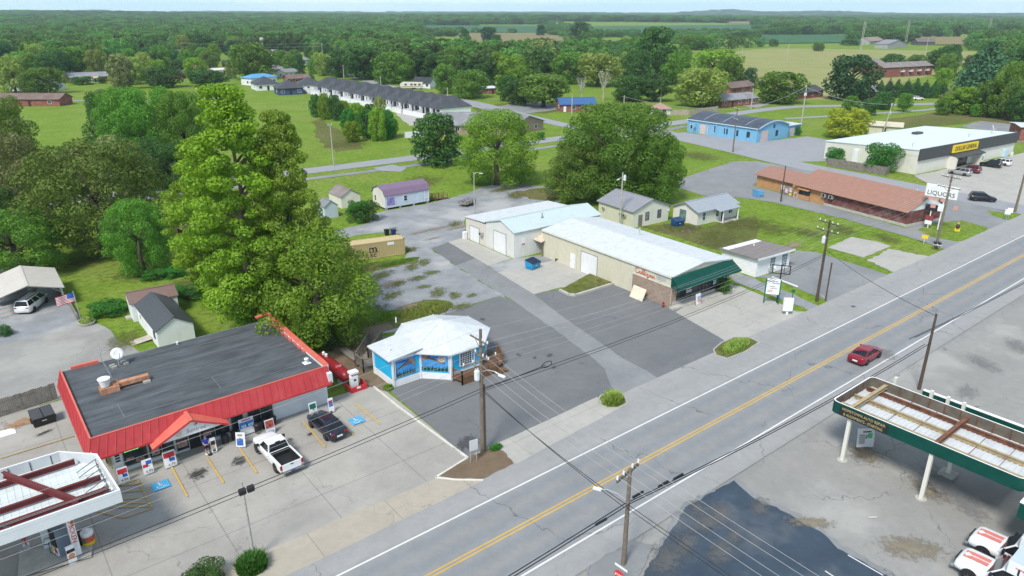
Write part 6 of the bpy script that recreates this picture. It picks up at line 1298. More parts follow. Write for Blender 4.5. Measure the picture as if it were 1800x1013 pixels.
for y, x1 in ((48.9,3.6),(50.7,3.4),(54.0,2.3)): m = MB(); ibeam(m, (-12.8,y,4.62), (x1,y,4.62)); m.build('purlin_beam', BEAMRED, cl)
for xa, ya, xb, yb in ((-1.9,54.7,1.7,48.0),(-9,54.7,-9,48)): m = MB(); ibeam(m, (xa,ya,4.98), (xb,yb,4.98), .42, .24); m.build('cross_beam', BEAMRED, cl)
m = MB(); m.beam((-12.8,47.72,4.72),(3.6,47.72,4.72),.1,.1); m.beam((-4.2,50.6,4.55),(-1.4,47.8,4.55),.1,.1); [m.beam((x,47.66,4.3),(x,47.66,5.05),.05,.05) for x in np.arange(-12,4,1.1)]; [m.beam((x,55.2,4.3),(x,55.2,5.0),.06,.06) for x in np.arange(-12,1.6,1.3)]
for i in range(7): a = Vector((3.6-.02*i,48.2+i*.75,5.0)); m.beam(a, a+Vector((-1.3,.1,-.65)), .04, .04); m.beam(a, a+Vector((0,0,-.7)), .05, .05)
m.build('brackets', DARKG, cl)
for x, y in ((-.6,51.6),(-9,51.6)): m = MB(); m.box(x-.22,x+.22,y-.22,y+.22,0,4.2); m.build('column', FW, cl)
t = tag(flat('pump_island', [(-2.6,49.3),(1.6,48.5),(1.9,49.8),(-2.2,52.4)], CONC, 0, z=.14, kind=None), 'pale concrete island under the white fuel canopy', 'kerb island'); 
t = thing('fuel_pump', 'grey fuel pump with black hoses under the white canopy', 'fuel pump', (.15,50.1,.14), R(20)); bx('cabinet', t, M('blue_grey_pump', (.17,.22,.28), .5, var=.08), (-.35,.45,-.35,.35,0,2.2), bevel=.03); m = MB(); m.box(-.42,-.352,-.33,.33,.9,2.15); m.build('front_panel', BLACKM, t); m = MB(); m.tube([(-.45,-.2,1.6),(-.75,-.2,1.5),(-.8,-.2,.8),(-.55,-.2,.35),(-.45,-.2,.9)], .03, 5); m.tube([(-.45,.2,1.6),(-.8,.2,1.7),(-.9,.2,1.3),(-.5,.2,1.1)], .03, 5); m.build('hose', BLACKM, t); m = MB(); m.box(-.42,-.353,-.33,.33,.2,.85); m.build('lower_panel', WHITE, t); m = MB(); m.box(-.44,-.421,-.3,.0,.4,.7); m.build('red_emblem', REDP, t); m = MB(); m.box(-.44,-.421,0,.25,.5,.85); m.build('yellow_emblem', YEL, t)
t = thing('advertising_column', 'white column wrapped in red chicken lettering', 'advertising column', (.95,49.35,.14), 0); bx('column', t, WHITE, (-.22,.22,-.22,.22,0,4.0)); text('CHICKEN', t, REDINK, (-.0,-.235,2.2), (R(90),R(90),0), .42, sx=1.15); text('US CHICKEN', t, REDINK, (-.235,0,2.3), (R(90),R(90),R(-90)), .3, sx=1.1); m = MB(); m.box(.05,.2,-.226,-.222,2.5,3.1); m.build('food_picture', M('chicken_picture', (.45,.15,.05), .5, var=.4, sc=6), t)
t = thing('pump_sign', 'narrow picture sign leaning at the chicken column foot', 'sign', (.55,48.75,.0), R(10)); bx('board', t, WHITE, (-.25,.25,-.04,.04,.0,1.5)); bx('dark_header', t, INK, (-.25,.25,-.052,-.041,.95,1.2)); m = MB(); m.lathe([(.01,-.005),(.2,-.005),(.2,.005),(.01,.005)], (0,-.05,.68), 16, axis='y'); m.build('burger_picture', M('burger_picture', (.50,.22,.10), .5, var=.4, sc=8), t)
t = thing('wrapped_bin', 'large rounded bin printed as a salsa tub, by the pumps', 'bin', (1.75,50.25,0)); m = MB(); m.lathe([(.36,0),(.40,.1),(.40,1.05)], n=20); m.build('tub', YEL, t, smooth=True); m = MB(); m.lathe([(.405,.35),(.405,.8)], n=20); m.build('red_label', M('salsa_red', (.55,.1,.05), .5, var=.3, sc=4), t); m = MB(); m.lathe([(.407,.8),(.41,1.06),(.3,1.15),(.05,1.18)], n=20); m.build('white_lid', WHITE, t, smooth=True); m = MB(); m.lathe([(.09,1.15),(.12,1.22),(.05,1.3)], n=12); m.build('knob', WHITE, t); m = MB(); m.lathe([(.01,-.01),(.16,-.01),(.16,.01),(.01,.01)], (-.25,-.33,.52), 14, axis='y'); m.build('green_emblem', GREENP, t)
bx('bin', tag(thing('litter_bin', 'black litter bin beside the salsa tub bin', 'bin', (1.35,50.6,0)), None), BLACKM, (-.25,.25,-.25,.25,0,1.0), bevel=.03)
t = thing('tyre_gauge_stand', 'small red and white stand left of the pumps', 'stand', (-1.75,52.2,0)); bx('base', t, STEEL, (-.2,.2,-.2,.2,0,.5)); m = MB(); m.tube([(0,0,.5),(0,0,1.3)], .05, 5); [m.box(-.2,.2,-.03,.03,z,z+.06) for z in (.7,.95,1.2)]; m.build('frame', REDP, t)
cr = thing('repair_canopy', 'dark green canopy with open rusty beams on white columns', 'canopy', (0,0,0))
def rnd(x0,x1,y0,y1,r):
    P = []
    for cx, cy, a0 in ((x1-r,y0+r,-90),(x1-r,y1-r,0),(x0+r,y1-r,90),(x0+r,y0+r,180)): P += [(cx+r*math.cos(R(a0+k*22.5)), cy+r*math.sin(R(a0+k*22.5))) for k in range(5)]
    return P
INN = M('brown_unpainted_inner', (.13,.11,.085), .8, var=.3, dirt=.3)
_, I = fascia(rnd(52.8,59.5,9.9,23.9,.5), 4.15, 5.2, .12, GREEN, INN, cr)
m = MB(); m.prism(I, 4.2, 4.27); [m.beam((53,y,4.285),(59.3,y,4.285),.1,.09) for y in np.arange(10.2,23.6,.36)]; m.build('deck', M('white_ribbed_deck', (.56,.59,.61), .5, var=.08, dirt=.3), cr)
for x, mt in ((54.05,TANB),(56.2,TANB),(58.3,RUST)): m = MB(); ibeam(m, (x,10.2,4.5), (x,23.6,4.5), .3, .22); m.build('long_beam', mt, cr)
for y, mt, z in ((22.4,TANB,4.9),(15.9,RUST,4.85)): m = MB(); ibeam(m, (53.0,y,z), (59.2,y,z), .28, .3); m.build('cross_beam', mt, cr)
m = MB(); [m.beam((59.36,y,4.25),(59.36,y,5.15),.06,.08) for y in np.arange(10.5,23.5,1.2)]; [m.beam((x,23.76,4.25),(x,23.76,5.15),.08,.06) for x in np.arange(53.5,59,1.1)]; [m.beam((53,y,4.42),(53.0+6.2,y+.1,4.42),.03,.03) for y in (12,14,18,20)]; m.build('brackets', RUST, cr)
for i, (x, y) in enumerate(((53.15,22.3),(53.05,15.9),(57.9,15.9),(57.9,22.3))): m = MB(); m.box(x-.14,x+.14,y-.14,y+.14,.0,4.2); o = m.build('column', CREAM2, cr); m = MB(); m.prism(rnd(x-.6,x+.6,y-.6,y+.6,.1) if i == 2 else [(x+.42*math.cos(a*.52),y+.42*math.sin(a*.52)) for a in range(12)], 0, .22 if i == 2 else .06); m.build('footing', CONC, o)
m = MB(); m.box(52.74,52.79,19.2,23.1,4.2,5.02); m.build('sign_board', BLACKM, cr); GOLD = M('gold_lettering', (.42,.36,.16), .5, var=.15)
text('HOMETOWN AUTO REPAIR', cr, GOLD, (52.73,21.15,4.83), LEFT, .34, sx=.82); text('& ALIGNMENTS - STARTING', cr, GOLD, (52.73,21.15,4.42), LEFT, .34, sx=.75)
cb = thing('rear_canopy', 'second green canopy edge with white posts behind the open one', 'canopy', (0,0,0)); bx('fascia', cb, GREEN, (61.2,61.5,9,20.2,4.0,4.75)); bx('fascia_trim', cb, WHITE, (61.18,61.52,9,20.2,4.752,4.8))
m = MB(); [m.box(60.55,60.8,y-.12,y+.12,0,5.3) for y in (16.8,18.0,19.3,22.3)]; m.build('post', CREAM2, cb)
tb = base('tyre_shop', 'green fronted flat roofed shop at the right picture edge', 'shop', 51.7, -6, 0, 12, 15.6); bx('wall', tb, CREAM2, (.6,12,0,15.0,0,3.0)); bx('fascia', tb, GREEN, (-.05,12,-.1,15.65,2.9,4.1)); bx('roof', tb, M('pale_pink_roof', (.62,.58,.56), .7, var=.1, dirt=.3, dcol=(.3,.12,.08)), (.15,11.8,.1,15.45,4.1,4.16)); bx('roof_trim', tb, WHITE, (-.08,12,15.5,15.68,4.1,4.2),(-.08,.12,-.1,15.5,4.1,4.2))

# ------------------------------------------------------------------ poles and wires
def pole(label, x, y, h, r=.14, mat=None, arms=(), lamp=None, xf=None, name='utility_pole', lean=(0,0), extra=0, ins=True):
    t = thing(name, label, 'pole', (x,y,0)); m = MB(); m.tube([(0,0,-.2),(lean[0]*.5,lean[1]*.5,h*.5),(lean[0],lean[1],h)], [r*1.2,r,r*.72], 8); m.build('shaft', mat or POLEW, t)
    for z, L_, ang in arms:
        d = Vector((math.cos(R(ang)), math.sin(R(ang)), 0)); c = Vector((lean[0]*z/h, lean[1]*z/h, z)) + Vector((-d.y, d.x, 0))*.16; m = MB(); m.beam(c - d*L_/2, c + d*L_/2, .09, .12); m.beam(c - d*L_*.25, c - Vector((0,0,.6)), .04, .04); m.beam(c + d*L_*.25, c - Vector((0,0,.6)), .04, .04); o = m.build('crossarm', mat or POLEW, t)
        if ins:
            for k in (-.47, -.2, .2, .47): m = MB(); m.lathe([(.03,.0),(.07,.06),(.05,.1),(.08,.16),(.04,.26)], tuple(c + d*L_*k + Vector((0,0,.06))), 8); m.build('insulator', PORC, o)
    if xf:
        for z, ang in xf: a = R(ang); m = MB(); m.lathe([(.2,-.45),(.24,-.4),(.24,.35),(.2,.42),(.06,.46)], (.38*math.cos(a)+lean[0]*z/h,.38*math.sin(a)+lean[1]*z/h,z), 12); o = m.build('transformer', PORC, t); m = MB(); [m.lathe([(.05,.42),(.06,.5),(.04,.62)], (.38*math.cos(a)+lean[0]*z/h+k,.38*math.sin(a)+lean[1]*z/h,z), 6) for k in (-.1,.1)]; m.build('bushing', PORC, o)
    if lamp:
        z, L_, ang = lamp; d = Vector((math.cos(R(ang)), math.sin(R(ang)), 0)); m = MB(); m.tube([(0,0,z), d*L_*.4 + Vector((0,0,z+.35)), d*L_*.8 + Vector((0,0,z+.38)), d*L_ + Vector((0,0,z+.25))], .04, 5); o = m.build('lamp_arm', STEEL, t); m = MB(); e = d*L_ + Vector((0,0,z+.2)); m.beam(e, e + d*.6 - Vector((0,0,.06)), .26, .14); m.build('lamp_head', PORC, o, bevel=.03)
    if extra: m = MB(); m.tube([(.35,.1,0),(.3,.1,extra)], r*.8, 7); m.build('stub_post', mat or POLEW, t)
    return t
pole('weathered utility pole with transformer and street lamp before the octagonal cafe', 30.1,41.9,11.6,.17,None,[(10.7,2.4,90),(9.35,2.6,90),(8.7,3.4,0)],(7.8,1.7,-70),[(7.6,170)],extra=6.5)
pole('tall twin armed utility pole on the verge beside the side lot', 84.5,42.5,10.9,.17,POLEB,[(10.6,2.8,80),(9.5,3.2,80)],None,[(8.3,95)],extra=0); t = thing('stub_pole', 'short dark stub pole beside the twin armed utility pole', 'pole', (85.6,41.9,0)); m = MB(); m.tube([(0,0,0),(0,0,5.2)], .1, 6); m.build('shaft', POLEB, t); m = MB(); m.lathe([(.12,5.2),(.02,5.3)]); m.build('cap', DARKG, t)
pole('utility pole standing in front of the liquor sign', 120.3,42.6,11.8,.18,None,[(11.5,3.0,80),(9.9,3.6,80)])
pole('brown utility pole on the verge at the right picture edge', 155.4,43.0,8.5,.2,None,[]); pole('near roadside pole with double crossarm and lamp reaching over the road', 29.8,25.3,7.8,.15,None,[(7.5,2.6,10),(7.35,2.6,10)],(5.2,1.9,110)); pole('bare dark brown pole beside the green canopy', 70.7,23.7,8.2,.15,POLEB)
pole('dark pole beside the orange wall of the salmon roofed shop', 128.0,75.0,7.2,.13,POLEB); pole('pale lamp pole on the gravel behind the warehouse', 74.5,104.9,8.1,.1,PALEW,[],(7.6,1.0,-30),name='lamp_pole'); pole('pale pole with grey transformer between warehouse and gabled office', 90.1,82.8,9.6,.14,PALEW,[],(8.4,1.0,190),[(8.6,-40)])
pole('tall thin pole at the street corner facing the blue workshop', 166.5,113.6,11.7,.16,None,[(11.4,3.0,60),(8.7,2.4,60)]); pole('pale pole with transformers behind the blue workshop', 224.9,128.3,13.2,.2,PALEW,[(12.8,3.0,20)],None,[(10.2,0),(10.2,180)]); pole('leaning pale pole behind the discount store', 224.8,101.4,9.8,.2,PALEW,[(9.5,2.5,20)],None,[(7.2,0)],lean=(.5,-1.2)); pole('slim pale pole at the street beyond the tall pine', 73.7,162.9,10.3,.14,PALEW,[(9.9,1.4,20)])
lf = pole('pale pole carrying twin black floodlights at the forecourt edge', 10.3,41.4,6.45,.1,PALEW,name='floodlight_pole')
for k, a in ((0,-.32),(1,.22)): m = MB(); m.box(a-.22,a+.22,-.12,.18,6.35,6.75,0,Matrix.Rotation(R(10),4,'X')); m.build('floodlight', BLACKM, lf, bevel=.03)
FAR = [(283,97,74,'faint pole beside the long pale house far behind'),(568,107,75,'far pole behind the brick bungalows'),(678,98,78,'far pole above the broad green tree'),(605,141,114,'pale pole at the townhouse row end'),(670,156,134,'thin pole behind the townhouse roofs'),(787,178,154,'thin pole before the small round tree'),(1005,202,166,'white pole before the blue roofed brick house'),(1161,180,147,'pale pole with twin transformers before the tree belt'),(1096,196,168,'pale twin armed pole behind the large green tree'),(1320,192,155,'white pole between the brick house and the street'),(1302,115,82,'thin grey pole on the left of the pasture'),(1383,110,76,'thin grey pole in the middle of the pasture'),(1626,98,67,'thin pale pole near the barns'),(1403,150,125,'pole at the pasture edge behind the dark tree'),(1662,200,178,'weathered pole at the right hand thicket')]
for px, by, tp, lb in FAR: x, y = G(px, by); h_ = hgt(px, by, tp); pole(lb, x, y, h_, .16 + h_*.006, PALEW, [(h_-.4, 2.4, 20)], ins=False)
x, y = G(463, 92); t = thing('water_tower', 'small pale water tank on a mast above the bungalows', 'water tower', (x,y,0)); h_ = hgt(463,92,66); m = MB(); m.lathe([(.8,0),(.6,h_*.75)], n=10); m.build('mast', PALEW, t); m = MB(); m.lathe([(.6,h_*.72),(2.0,h_*.78),(2.4,h_*.88),(1.8,h_*.97),(.2,h_)], n=14); m.build('tank', PALEW, t, smooth=True)
for px, by, tp, lb in ((1512,92,38,'left pair of tall pylon poles beyond the pasture'),(1591,80,40,'middle pair of tall pylon poles behind the barns'),(1735,68,28,'right pair of tall pylon poles above the cedar')):
    x, y = GT(px, by); z = terrain(x, y); h_ = 28; t = thing('pylon', lb, 'pylon', (x,y,z), R(40)); m = MB(); m.tube([(-2.6,0,0),(-2.6,0,h_)], .24, 6); m.build('pole', PALEW, t); m = MB(); m.tube([(2.6,0,0),(2.6,0,h_)], .24, 6); m.build('pole', PALEW, t); m = MB(); m.beam((-5,0,h_*.9),(5,0,h_*.9),.4,.5); m.build('crossarm', PALEW, t)
def wire(a, b, sag, r=.010, mat=None, label='thin pale power line strung between the roadside poles', group='power lines along the road', name='overhead_wire'):
    a, b = Vector(a), Vector(b); m = MB(); m.tube([a.lerp(b, i/14) - Vector((0,0,sag*4*(i/14)*(1-i/14))) for i in range(15)], r, 5, cap=False)
    tag(m.build(name, mat or WIRE), label, 'wire', group)
N0 = (-26, 41.3)
for dy, z in ((-1.1,11.0),(1.1,11.0),(-1.2,9.65),(0,9.75),(1.2,9.65),(.2,8.2)):
    wire((*N0[:1], N0[1]+dy, z-.3), (30.1,41.9+dy,z), 1.0); wire((30.1,41.9+dy,z), (84.5,42.5+dy,z-.1-(.3 if z > 10 else 0)), 1.1); wire((84.5,42.5+dy,z-.1-(.3 if z > 10 else 0)), (120.3,42.6+dy,z+.5), .8); wire((120.3,42.6+dy,z+.5), (190,43+dy,z-1.0), 1.2)
for z, r in ((6.4,.025),(6.1,.022)): wire((-26,41.0,z),(29.9,41.7,z),.7,r,CABLE,'dark slack cable running past the forecourt to the lamp pole','dark cables along the far roadside','overhead_cable'); wire((30.2,41.7,z),(84.3,42.3,z+.2),.8,r,CABLE,'dark slack cable running past the forecourt to the lamp pole','dark cables along the far roadside','overhead_cable')
for dy, z in ((0,5.2),(.25,4.85)):
    for a, b in ((-15,29.8),(29.8,70.7),(70.7,125)): wire((a,25.1+dy*2-(.9 if a > 60 else 0)*0,z),(b,25.1+dy*2 if b < 60 else 23.6+dy*2,z),.55,.035,CABLE,'thick black cable sagging along the near kerb','thick black cables on the near side of the road','telephone_cable')
for x, z in ((-1.2,7.7),(-.5,7.75),(.5,7.75),(1.2,7.7)): wire((30.1+x,41.9,9.0),(29.8+x,25.3,z),.35,.012,WIRE,'thin line crossing the road between facing poles','lines that cross the road'); wire((29.8+x,25.3,z),(30.5+x,-14,7.6),.6,.012,WIRE,'thin line running from the near pole over the sealed lot','lines over the sealed lot')
for z0, z1, x in ((6.3,4.9,-.3),(6.1,5.0,-.1)): wire((30.1,41.8,z0),(29.8+x,25.4,z1),.3,.025,CABLE,'dark cable crossing the road between the facing poles','cables that cross the road','overhead_cable'); wire((29.9+x,25.2,z1),(31+x,-14,z1),.5,.022,CABLE,'dark cable running from the near pole over the sealed lot','cables over the sealed lot','overhead_cable')
wire((84.6,42.3,7.0),(70.7,23.7,8.0),.5,.025,CABLE,'black cable crossing the road above the red car to the bare pole','','overhead_cable')
for i, (x, yy) in enumerate(((27.4,25.35),(33.2,25.2),(35.0,25.35),(31.0,25.5))): t = tag(MB().lathe([(.03,-.55),(.09,-.48),(.09,.48),(.03,.55)], (0,0,0), 8, axis='x').build('splice_case', CABLE, loc=(x,yy,5.1 if i % 2 else 4.8)), 'black splice case clamped on the thick roadside cable', 'cable splice', 'splice cases on the thick cables')
m = MB(); P0 = Vector((30.3,41.8,6.2)); m.tube([P0, Vector((32,41.9,6.1)), Vector((36.8,42.1,6.0))], .04, 5); m.tube([Vector((37.4+.6*math.cos(k*.5236), 42.1, 6.05+.28*math.sin(k*.5236))) for k in range(13)], .035, 5); tag(m.build('cable_loop', CABLE), 'black spare cable ending in a loop beside the lamp pole', 'cable')
def fwire(p, q, zf=.9):
    (a, ah), (b, bh) = p, q; wire((*a, ah), (*b, bh), 1.2, .05, WIRE, 'far pale power line above the bungalows and townhouses', 'far power lines', 'far_power_line')
FP = [((*G(283,97),), hgt(283,97,75)), ((*G(568,107),), hgt(568,107,76)), ((*G(678,98),), hgt(678,98,79))]
for a, b in zip(FP, FP[1:]): fwire(a, b); fwire((a[0], a[1]-2.5), (b[0], b[1]-2.5))
fwire(((166.5,113.6),11.3),((*G(1096,196),),hgt(1096,196,170))); fwire(((166.5,113.6),11.3),((224.9,128.3),12.8)); fwire(((224.9,128.3),12.5),((224.8,101.4),9.5))
# ------------------------------------------------------------------ houses further off
def house(name, label, cat, pl, pr, D, h, rh, wall, roof, hip=False, nw=3, dr=None, axis='x', gar=None, group=None, wmat=None, chim=False, maxw=None, far=False, ov=.5):
    a, b = Vector(G(*pl)), Vector(G(*pr)); W = (b-a).length; W = min(W, maxw) if maxw else W
    t = base(name, label, cat, a.x, a.y, math.degrees(math.atan2(b.y-a.y, b.x-a.x)), W, D, group)
    walls(t, h, wall, 0 if hip else rh, axis)
    if hip: rf = hip_roof(t, h, rh, roof, ov)
    else: rf = gable_roof(t, h, rh, roof, axis, ov=ov)
    if chim: o = bx('chimney', rf, BRICKR, (W*.7, W*.7+.7, D*.45, D*.45+.7, h, h+rh+.9))
    k = nw + (1 if dr is not None else 0); s = W / max(1, k); g = W*.36 if gar else 0
    if gar: garage(t, 'F', W - g + .3, g - .8, 2.2, WHITE if gar is True else gar)
    for i in range(k):
        u = (W - g) * (i + .5) / k
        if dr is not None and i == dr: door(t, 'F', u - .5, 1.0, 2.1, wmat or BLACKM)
        else: win(t, 'F', u - .6, 1.0, min(1.3, s*.6), 1.2, nx=2, fw=.09)
    win(t, 'L', D*.3, 1.0, 1.2, 1.2, nx=2, fw=.09); return t
HC = 'house'
house('brick_ranch', 'brown roofed brick ranch at the left edge beyond the lawn', HC, (-70,187), (106,187), 9, 2.8, 1.8, BRICKR, SHB, nw=4, dr=3, chim=False)
house('pale_house', 'white house hidden by trees behind the brown roofed ranch', HC, (15,160), (97,160), 9, 2.8, 2.0, WHITE, SHG, nw=3, dr=1)
house('grey_roof_house', 'grey roofed brick house behind the clipped shrubs', HC, (118,146), (190,143), 10, 2.8, 2.0, BRICKR, SHG, nw=3, dr=2)
t = house('shed', 'pale tan shed beside the grey roofed brick house', 'shed', (163,145), (174,144), 3, 2.2, .8, CREAM2, M('tan_shed_roof', (.5,.42,.28), .6), nw=0, dr=0)
house('long_pale_house', 'long pale house with grey roof among the far trees', HC, (277,101), (322,97), 11, 3, 2.2, WHITE, SHG, nw=5, dr=2)
house('pale_house', 'small pale house left of the long pale one', HC, (240,100), (272,96), 9, 2.8, 2.0, CREAM2, SHG, nw=3, dr=1)
house('white_house', 'tiny white house end showing between far trees', HC, (203,96), (213,95), 8, 2.8, 2.0, WHITE, SHG, nw=1, dr=1)
house('pink_roof_house', 'brick house with faded pink roof among the trees', HC, (329,130), (366,127), 8, 2.8, 1.7, BRICKR, M('faded_pink_roof', (.50,.27,.24), .6, var=.08), nw=4, dr=2)
house('brick_bungalow', 'brick house with chimney and white trim left of the pink roof', HC, (313,139), (328,138), 9, 2.8, 1.8, BRICKR, SHC, nw=1, dr=1, chim=True)
house('brick_bungalow', 'brick bungalow with charcoal roof and dark open carport', HC, (391,119), (411,119), 9, 2.8, 1.9, BRICKR, SHC, nw=1, dr=0, wmat=BLACKM)
house('white_low_house', 'low white house with pale flat roof in front of the charcoal bungalow', HC, (378,132), (412,130), 9, 2.7, .9, WHITE, M('cream_flat_roof', (.6,.57,.5), .7), nw=2, dr=1)
house('blue_roof_house', 'white two storey house with bright blue roof behind the pine', HC, (443,151), (488,147), 9, 3.6, 1.7, WHITE, M('bright_blue_roof', (.10,.30,.55), .5, var=.05), hip=True, nw=4)
house('carport_house', 'grey roofed carport house right of the very broad tree', HC, (473,131), (499,129), 10, 2.7, 1.2, M('taupe_wall', (.35,.32,.27), .8), SHT, nw=1, dr=1)
house('beige_house', 'beige gable house at the end of the far close', HC, (478,98), (498,97), 9, 2.8, 2, CREAM2, SHT, axis='y', nw=1)
house('brown_house', 'brown gable house left of the beige gable one', HC, (466,97), (478,96), 9, 2.8, 2, M('dusty_pink_wall', (.42,.3,.25), .8), SHB, axis='y', nw=1)
house('grey_house', 'pale house with dark grey roof right of the beige gable', HC, (503,104), (530,103), 10, 2.8, 2.2, WHITE, SHC, nw=2, dr=1)
house('brick_bungalow', 'brick bungalow with white garage on the far close', HC, (519,115), (545,112), 9, 2.8, 1.8, BRICKR, SHG, nw=1, dr=0, gar=True)
house('white_house', 'white grey roofed house beside the conical cedar', HC, (500,137), (524,135), 8, 3, 1.6, WHITE, SHG, nw=2, dr=1)
house('brick_ranch', 'brown roofed brick house behind the conical cedar', HC, (508,148), (546,146), 9, 2.7, 1.7, BRICKR, SHB, nw=3, dr=2, chim=True)
house('brick_bungalow', 'dark roofed brick bungalow at the broad dark tree', HC, (558,112), (582,110), 8, 2.8, 1.6, BRICKR, SHC, nw=2, dr=1)
house('brick_bungalow', 'grey roofed brick bungalow nearer the street bend', HC, (561,121), (584,119), 8, 2.8, 1.7, BRICKR, SHG, nw=1, dr=0)
house('caravan_house', 'white house with dark roof behind the parked caravan', HC, (725,155), (756,156), 10, 2.8, 2.2, WHITE, SHK, nw=2, dr=1)
t = house('white_carport', 'white flat carport house beside the bright topped tree', HC, (850,166), (872,165), 8, 2.6, .5, BRICKR, WROOF, nw=1, dr=1)
house('brick_gable_house', 'brick house with big grey gable roof behind the leafy tree', HC, (765,236), (895,236), 12, 2.8, 3.0, BRICKB, SHG, axis='x', nw=4, dr=2)
house('brick_wing', 'brick house with white gabled porch at the street end', HC, (900,240), (955,228), 10, 2.8, 2.4, BRICKB, SHG, axis='y', nw=1, dr=0)
house('blue_roof_brick_house', 'brick house with dark blue roof beyond the wide olive tree', HC, (985,197), (1047,196), 9, 2.8, 1.9, BRICKR, M('royal_blue_roof', (.04,.11,.27), .5, var=.06), nw=3, dr=0, wmat=WHITE)
house('brown_roof_shed', 'pink brown hip roofed garage at the wooden fence', 'garage', (1156,204), (1178,203), 6, 2.3, 1.8, CREAM2, M('pink_brown_roof', (.36,.22,.18), .8, var=.1), hip=True, nw=1)
house('brick_ranch', 'brick house with grey roof and white windows near the blue workshop', HC, (1268,190), (1331,184), 9, 2.8, 1.8, BRICKR, SHG, nw=4, dr=1)
house('brown_roof_house', 'brown roofed brick house behind the grey roofed one', HC, (1284,166), (1326,161), 9, 2.8, 2.0, BRICKR, SHB, nw=2, dr=0)
house('brick_ranch', 'orange brick house with charcoal roof left of the dark round tree', HC, (1383,178), (1446,170), 9, 2.8, 1.9, BRICKR, SHC, nw=4, dr=2)
house('brick_ranch', 'brick house with pale grey roof right of the dark round tree', HC, (1503,173), (1570,172), 9, 2.8, 2.1, BRICKR, SHG, nw=3, dr=2)
ap = house('brick_flats', 'two storey brick flats with long grey roof and balconies', 'flats', (1551,137), (1637,132), 12, 5.6, 2.2, BRICKR, SHT, nw=0)
W_, D_ = DIM[ap.name]
for i in range(4):
    u = W_*(.34 + .17*i)
    for z in (.3, 3.1): win(ap, 'F', u, z+.3, 2.0, 1.9, frame=WHITE, nx=2)
    m = MB(); panel(m, ap, 'F', u-.4, u+2.4, 2.8, 3.0, 0, 1.3); [panel(m, ap, 'F', u-.4+k*.3, u-.34+k*.3, 3.0, 3.9, 1.2, 1.28) for k in range(10)]; m.build('balcony', WHITE, ap)
house('brick_flats', 'brick flats block half hidden behind the long roofed flats', 'flats', (1528,128), (1553,126), 12, 5.4, 2.2, BRICKR, SHT, nw=2)
house('barn', 'weathered grey barn with open front on the pasture', 'barn', (1560,86), (1594,84), 14, 4.5, 4.0, M('grey_barn_boards', (.33,.33,.33), .9, var=.2), SHG, axis='y', nw=0)
house('barn', 'long rusty roofed barn behind the grey barn', 'barn', (1528,79), (1585,74), 16, 4.0, 4.0, M('grey_barn_boards', (.33,.33,.33), .9, var=.2), M('rusty_barn_roof', (.27,.20,.17), .8, var=.3), nw=0)
house('barn', 'dark collapsed barn right of the grey barn', 'barn', (1612,80), (1643,80), 14, 4.0, 3.5, M('dark_barn_boards', (.10,.09,.09), .9, var=.2), M('dark_barn_roof', (.14,.12,.12), .8, var=.3), nw=0)
house('low_beige_shed', 'low beige metal building behind the yellow tree', 'shed', (1524,235), (1582,239), 7, 2.6, .8, CREAM, M('beige_roof', (.55,.5,.38), .6), nw=0, dr=0)
house('red_roof_house', 'red roofed farmhouse left of the stubble field', HC, (822,96), (856,96), 10, 3, 2, BRICKR, M('dull_red_roof', (.28,.12,.1), .8, var=.15), nw=2, dr=1)
house('brick_edge_building', 'brick corner of a building at the right picture edge', 'building', (1790,248), (1880,252), 10, 4.0, .3, BRICKR, WROOF, nw=1)
t = house('hedge_brick_house', 'dark brick house corner left of the tall green pine', HC, (340,443), (420,452), 9, 2.7, 1.3, BRICKD, SHB, hip=True, nw=2, ov=.5); t.location = (*G(316,428), 0); t.rotation_euler = (0,0,R(-70)); 
# townhouses
TH = [G(553 + (752-553)*i/11, 161 + (201-161)*i/11) for i in range(12)]; d_ = Vector(TH[-1]) - Vector(TH[0]); ang_ = math.degrees(math.atan2(d_.y, d_.x)); wd_ = d_.length / 11
ORD = ['farthest','second farthest','third farthest','fourth farthest','fifth farthest','sixth farthest','sixth nearest','fifth nearest','fourth nearest','third nearest','second nearest','nearest']
for i, p in enumerate(TH):
    t = base('townhouse', f'white townhouse with charcoal hipped roof, {ORD[i]} of the row', 'townhouse', p[0], p[1], ang_, wd_ - .05, 13, 'townhouses in the grey roofed row')
    walls(t, 2.9, WHITE); W, D = DIM[t.name]; hip_roof(t, 2.9, 3.6, SHC, .4, inset=4.5, x0=-.3, x1=W+.3, y0=-.5)
    m = MB(); z = 2.92; m.add([(W*.3,-2.2,z),(W*.95,-2.2,z),(W*.95,4,z),(W*.3,4,z),(W*.62,1.0,z+1.7),(W*.62,4.5,z+1.9)], [(0,1,4),(1,2,5,4),(3,0,4,5),(0,3,2,1)]); m.build('porch_roof', SHC, t)
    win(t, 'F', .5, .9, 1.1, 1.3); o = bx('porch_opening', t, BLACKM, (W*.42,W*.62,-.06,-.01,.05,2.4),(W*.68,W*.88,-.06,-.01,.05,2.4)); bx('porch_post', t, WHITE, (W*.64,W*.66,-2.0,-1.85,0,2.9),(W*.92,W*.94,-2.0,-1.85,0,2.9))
    f = thing('privacy_fence', f'white privacy fence before the {ORD[i]} townhouse', 'fence', (p[0], p[1], 0), R(ang_), 'white privacy fences of the townhouses'); bx('fence_panel', f, WHITE, (.1,W-.2,-7.0,-6.9,0,1.7),(.0,.1,-7.0,-2.4,0,1.7)); bx('fence_post', f, WHITE, (W-.2,W-.05,-7.03,-6.87,0,1.85))
    bx('patio', t, CONC, (.1,W-.1,-6.8,-.02,0,.05))
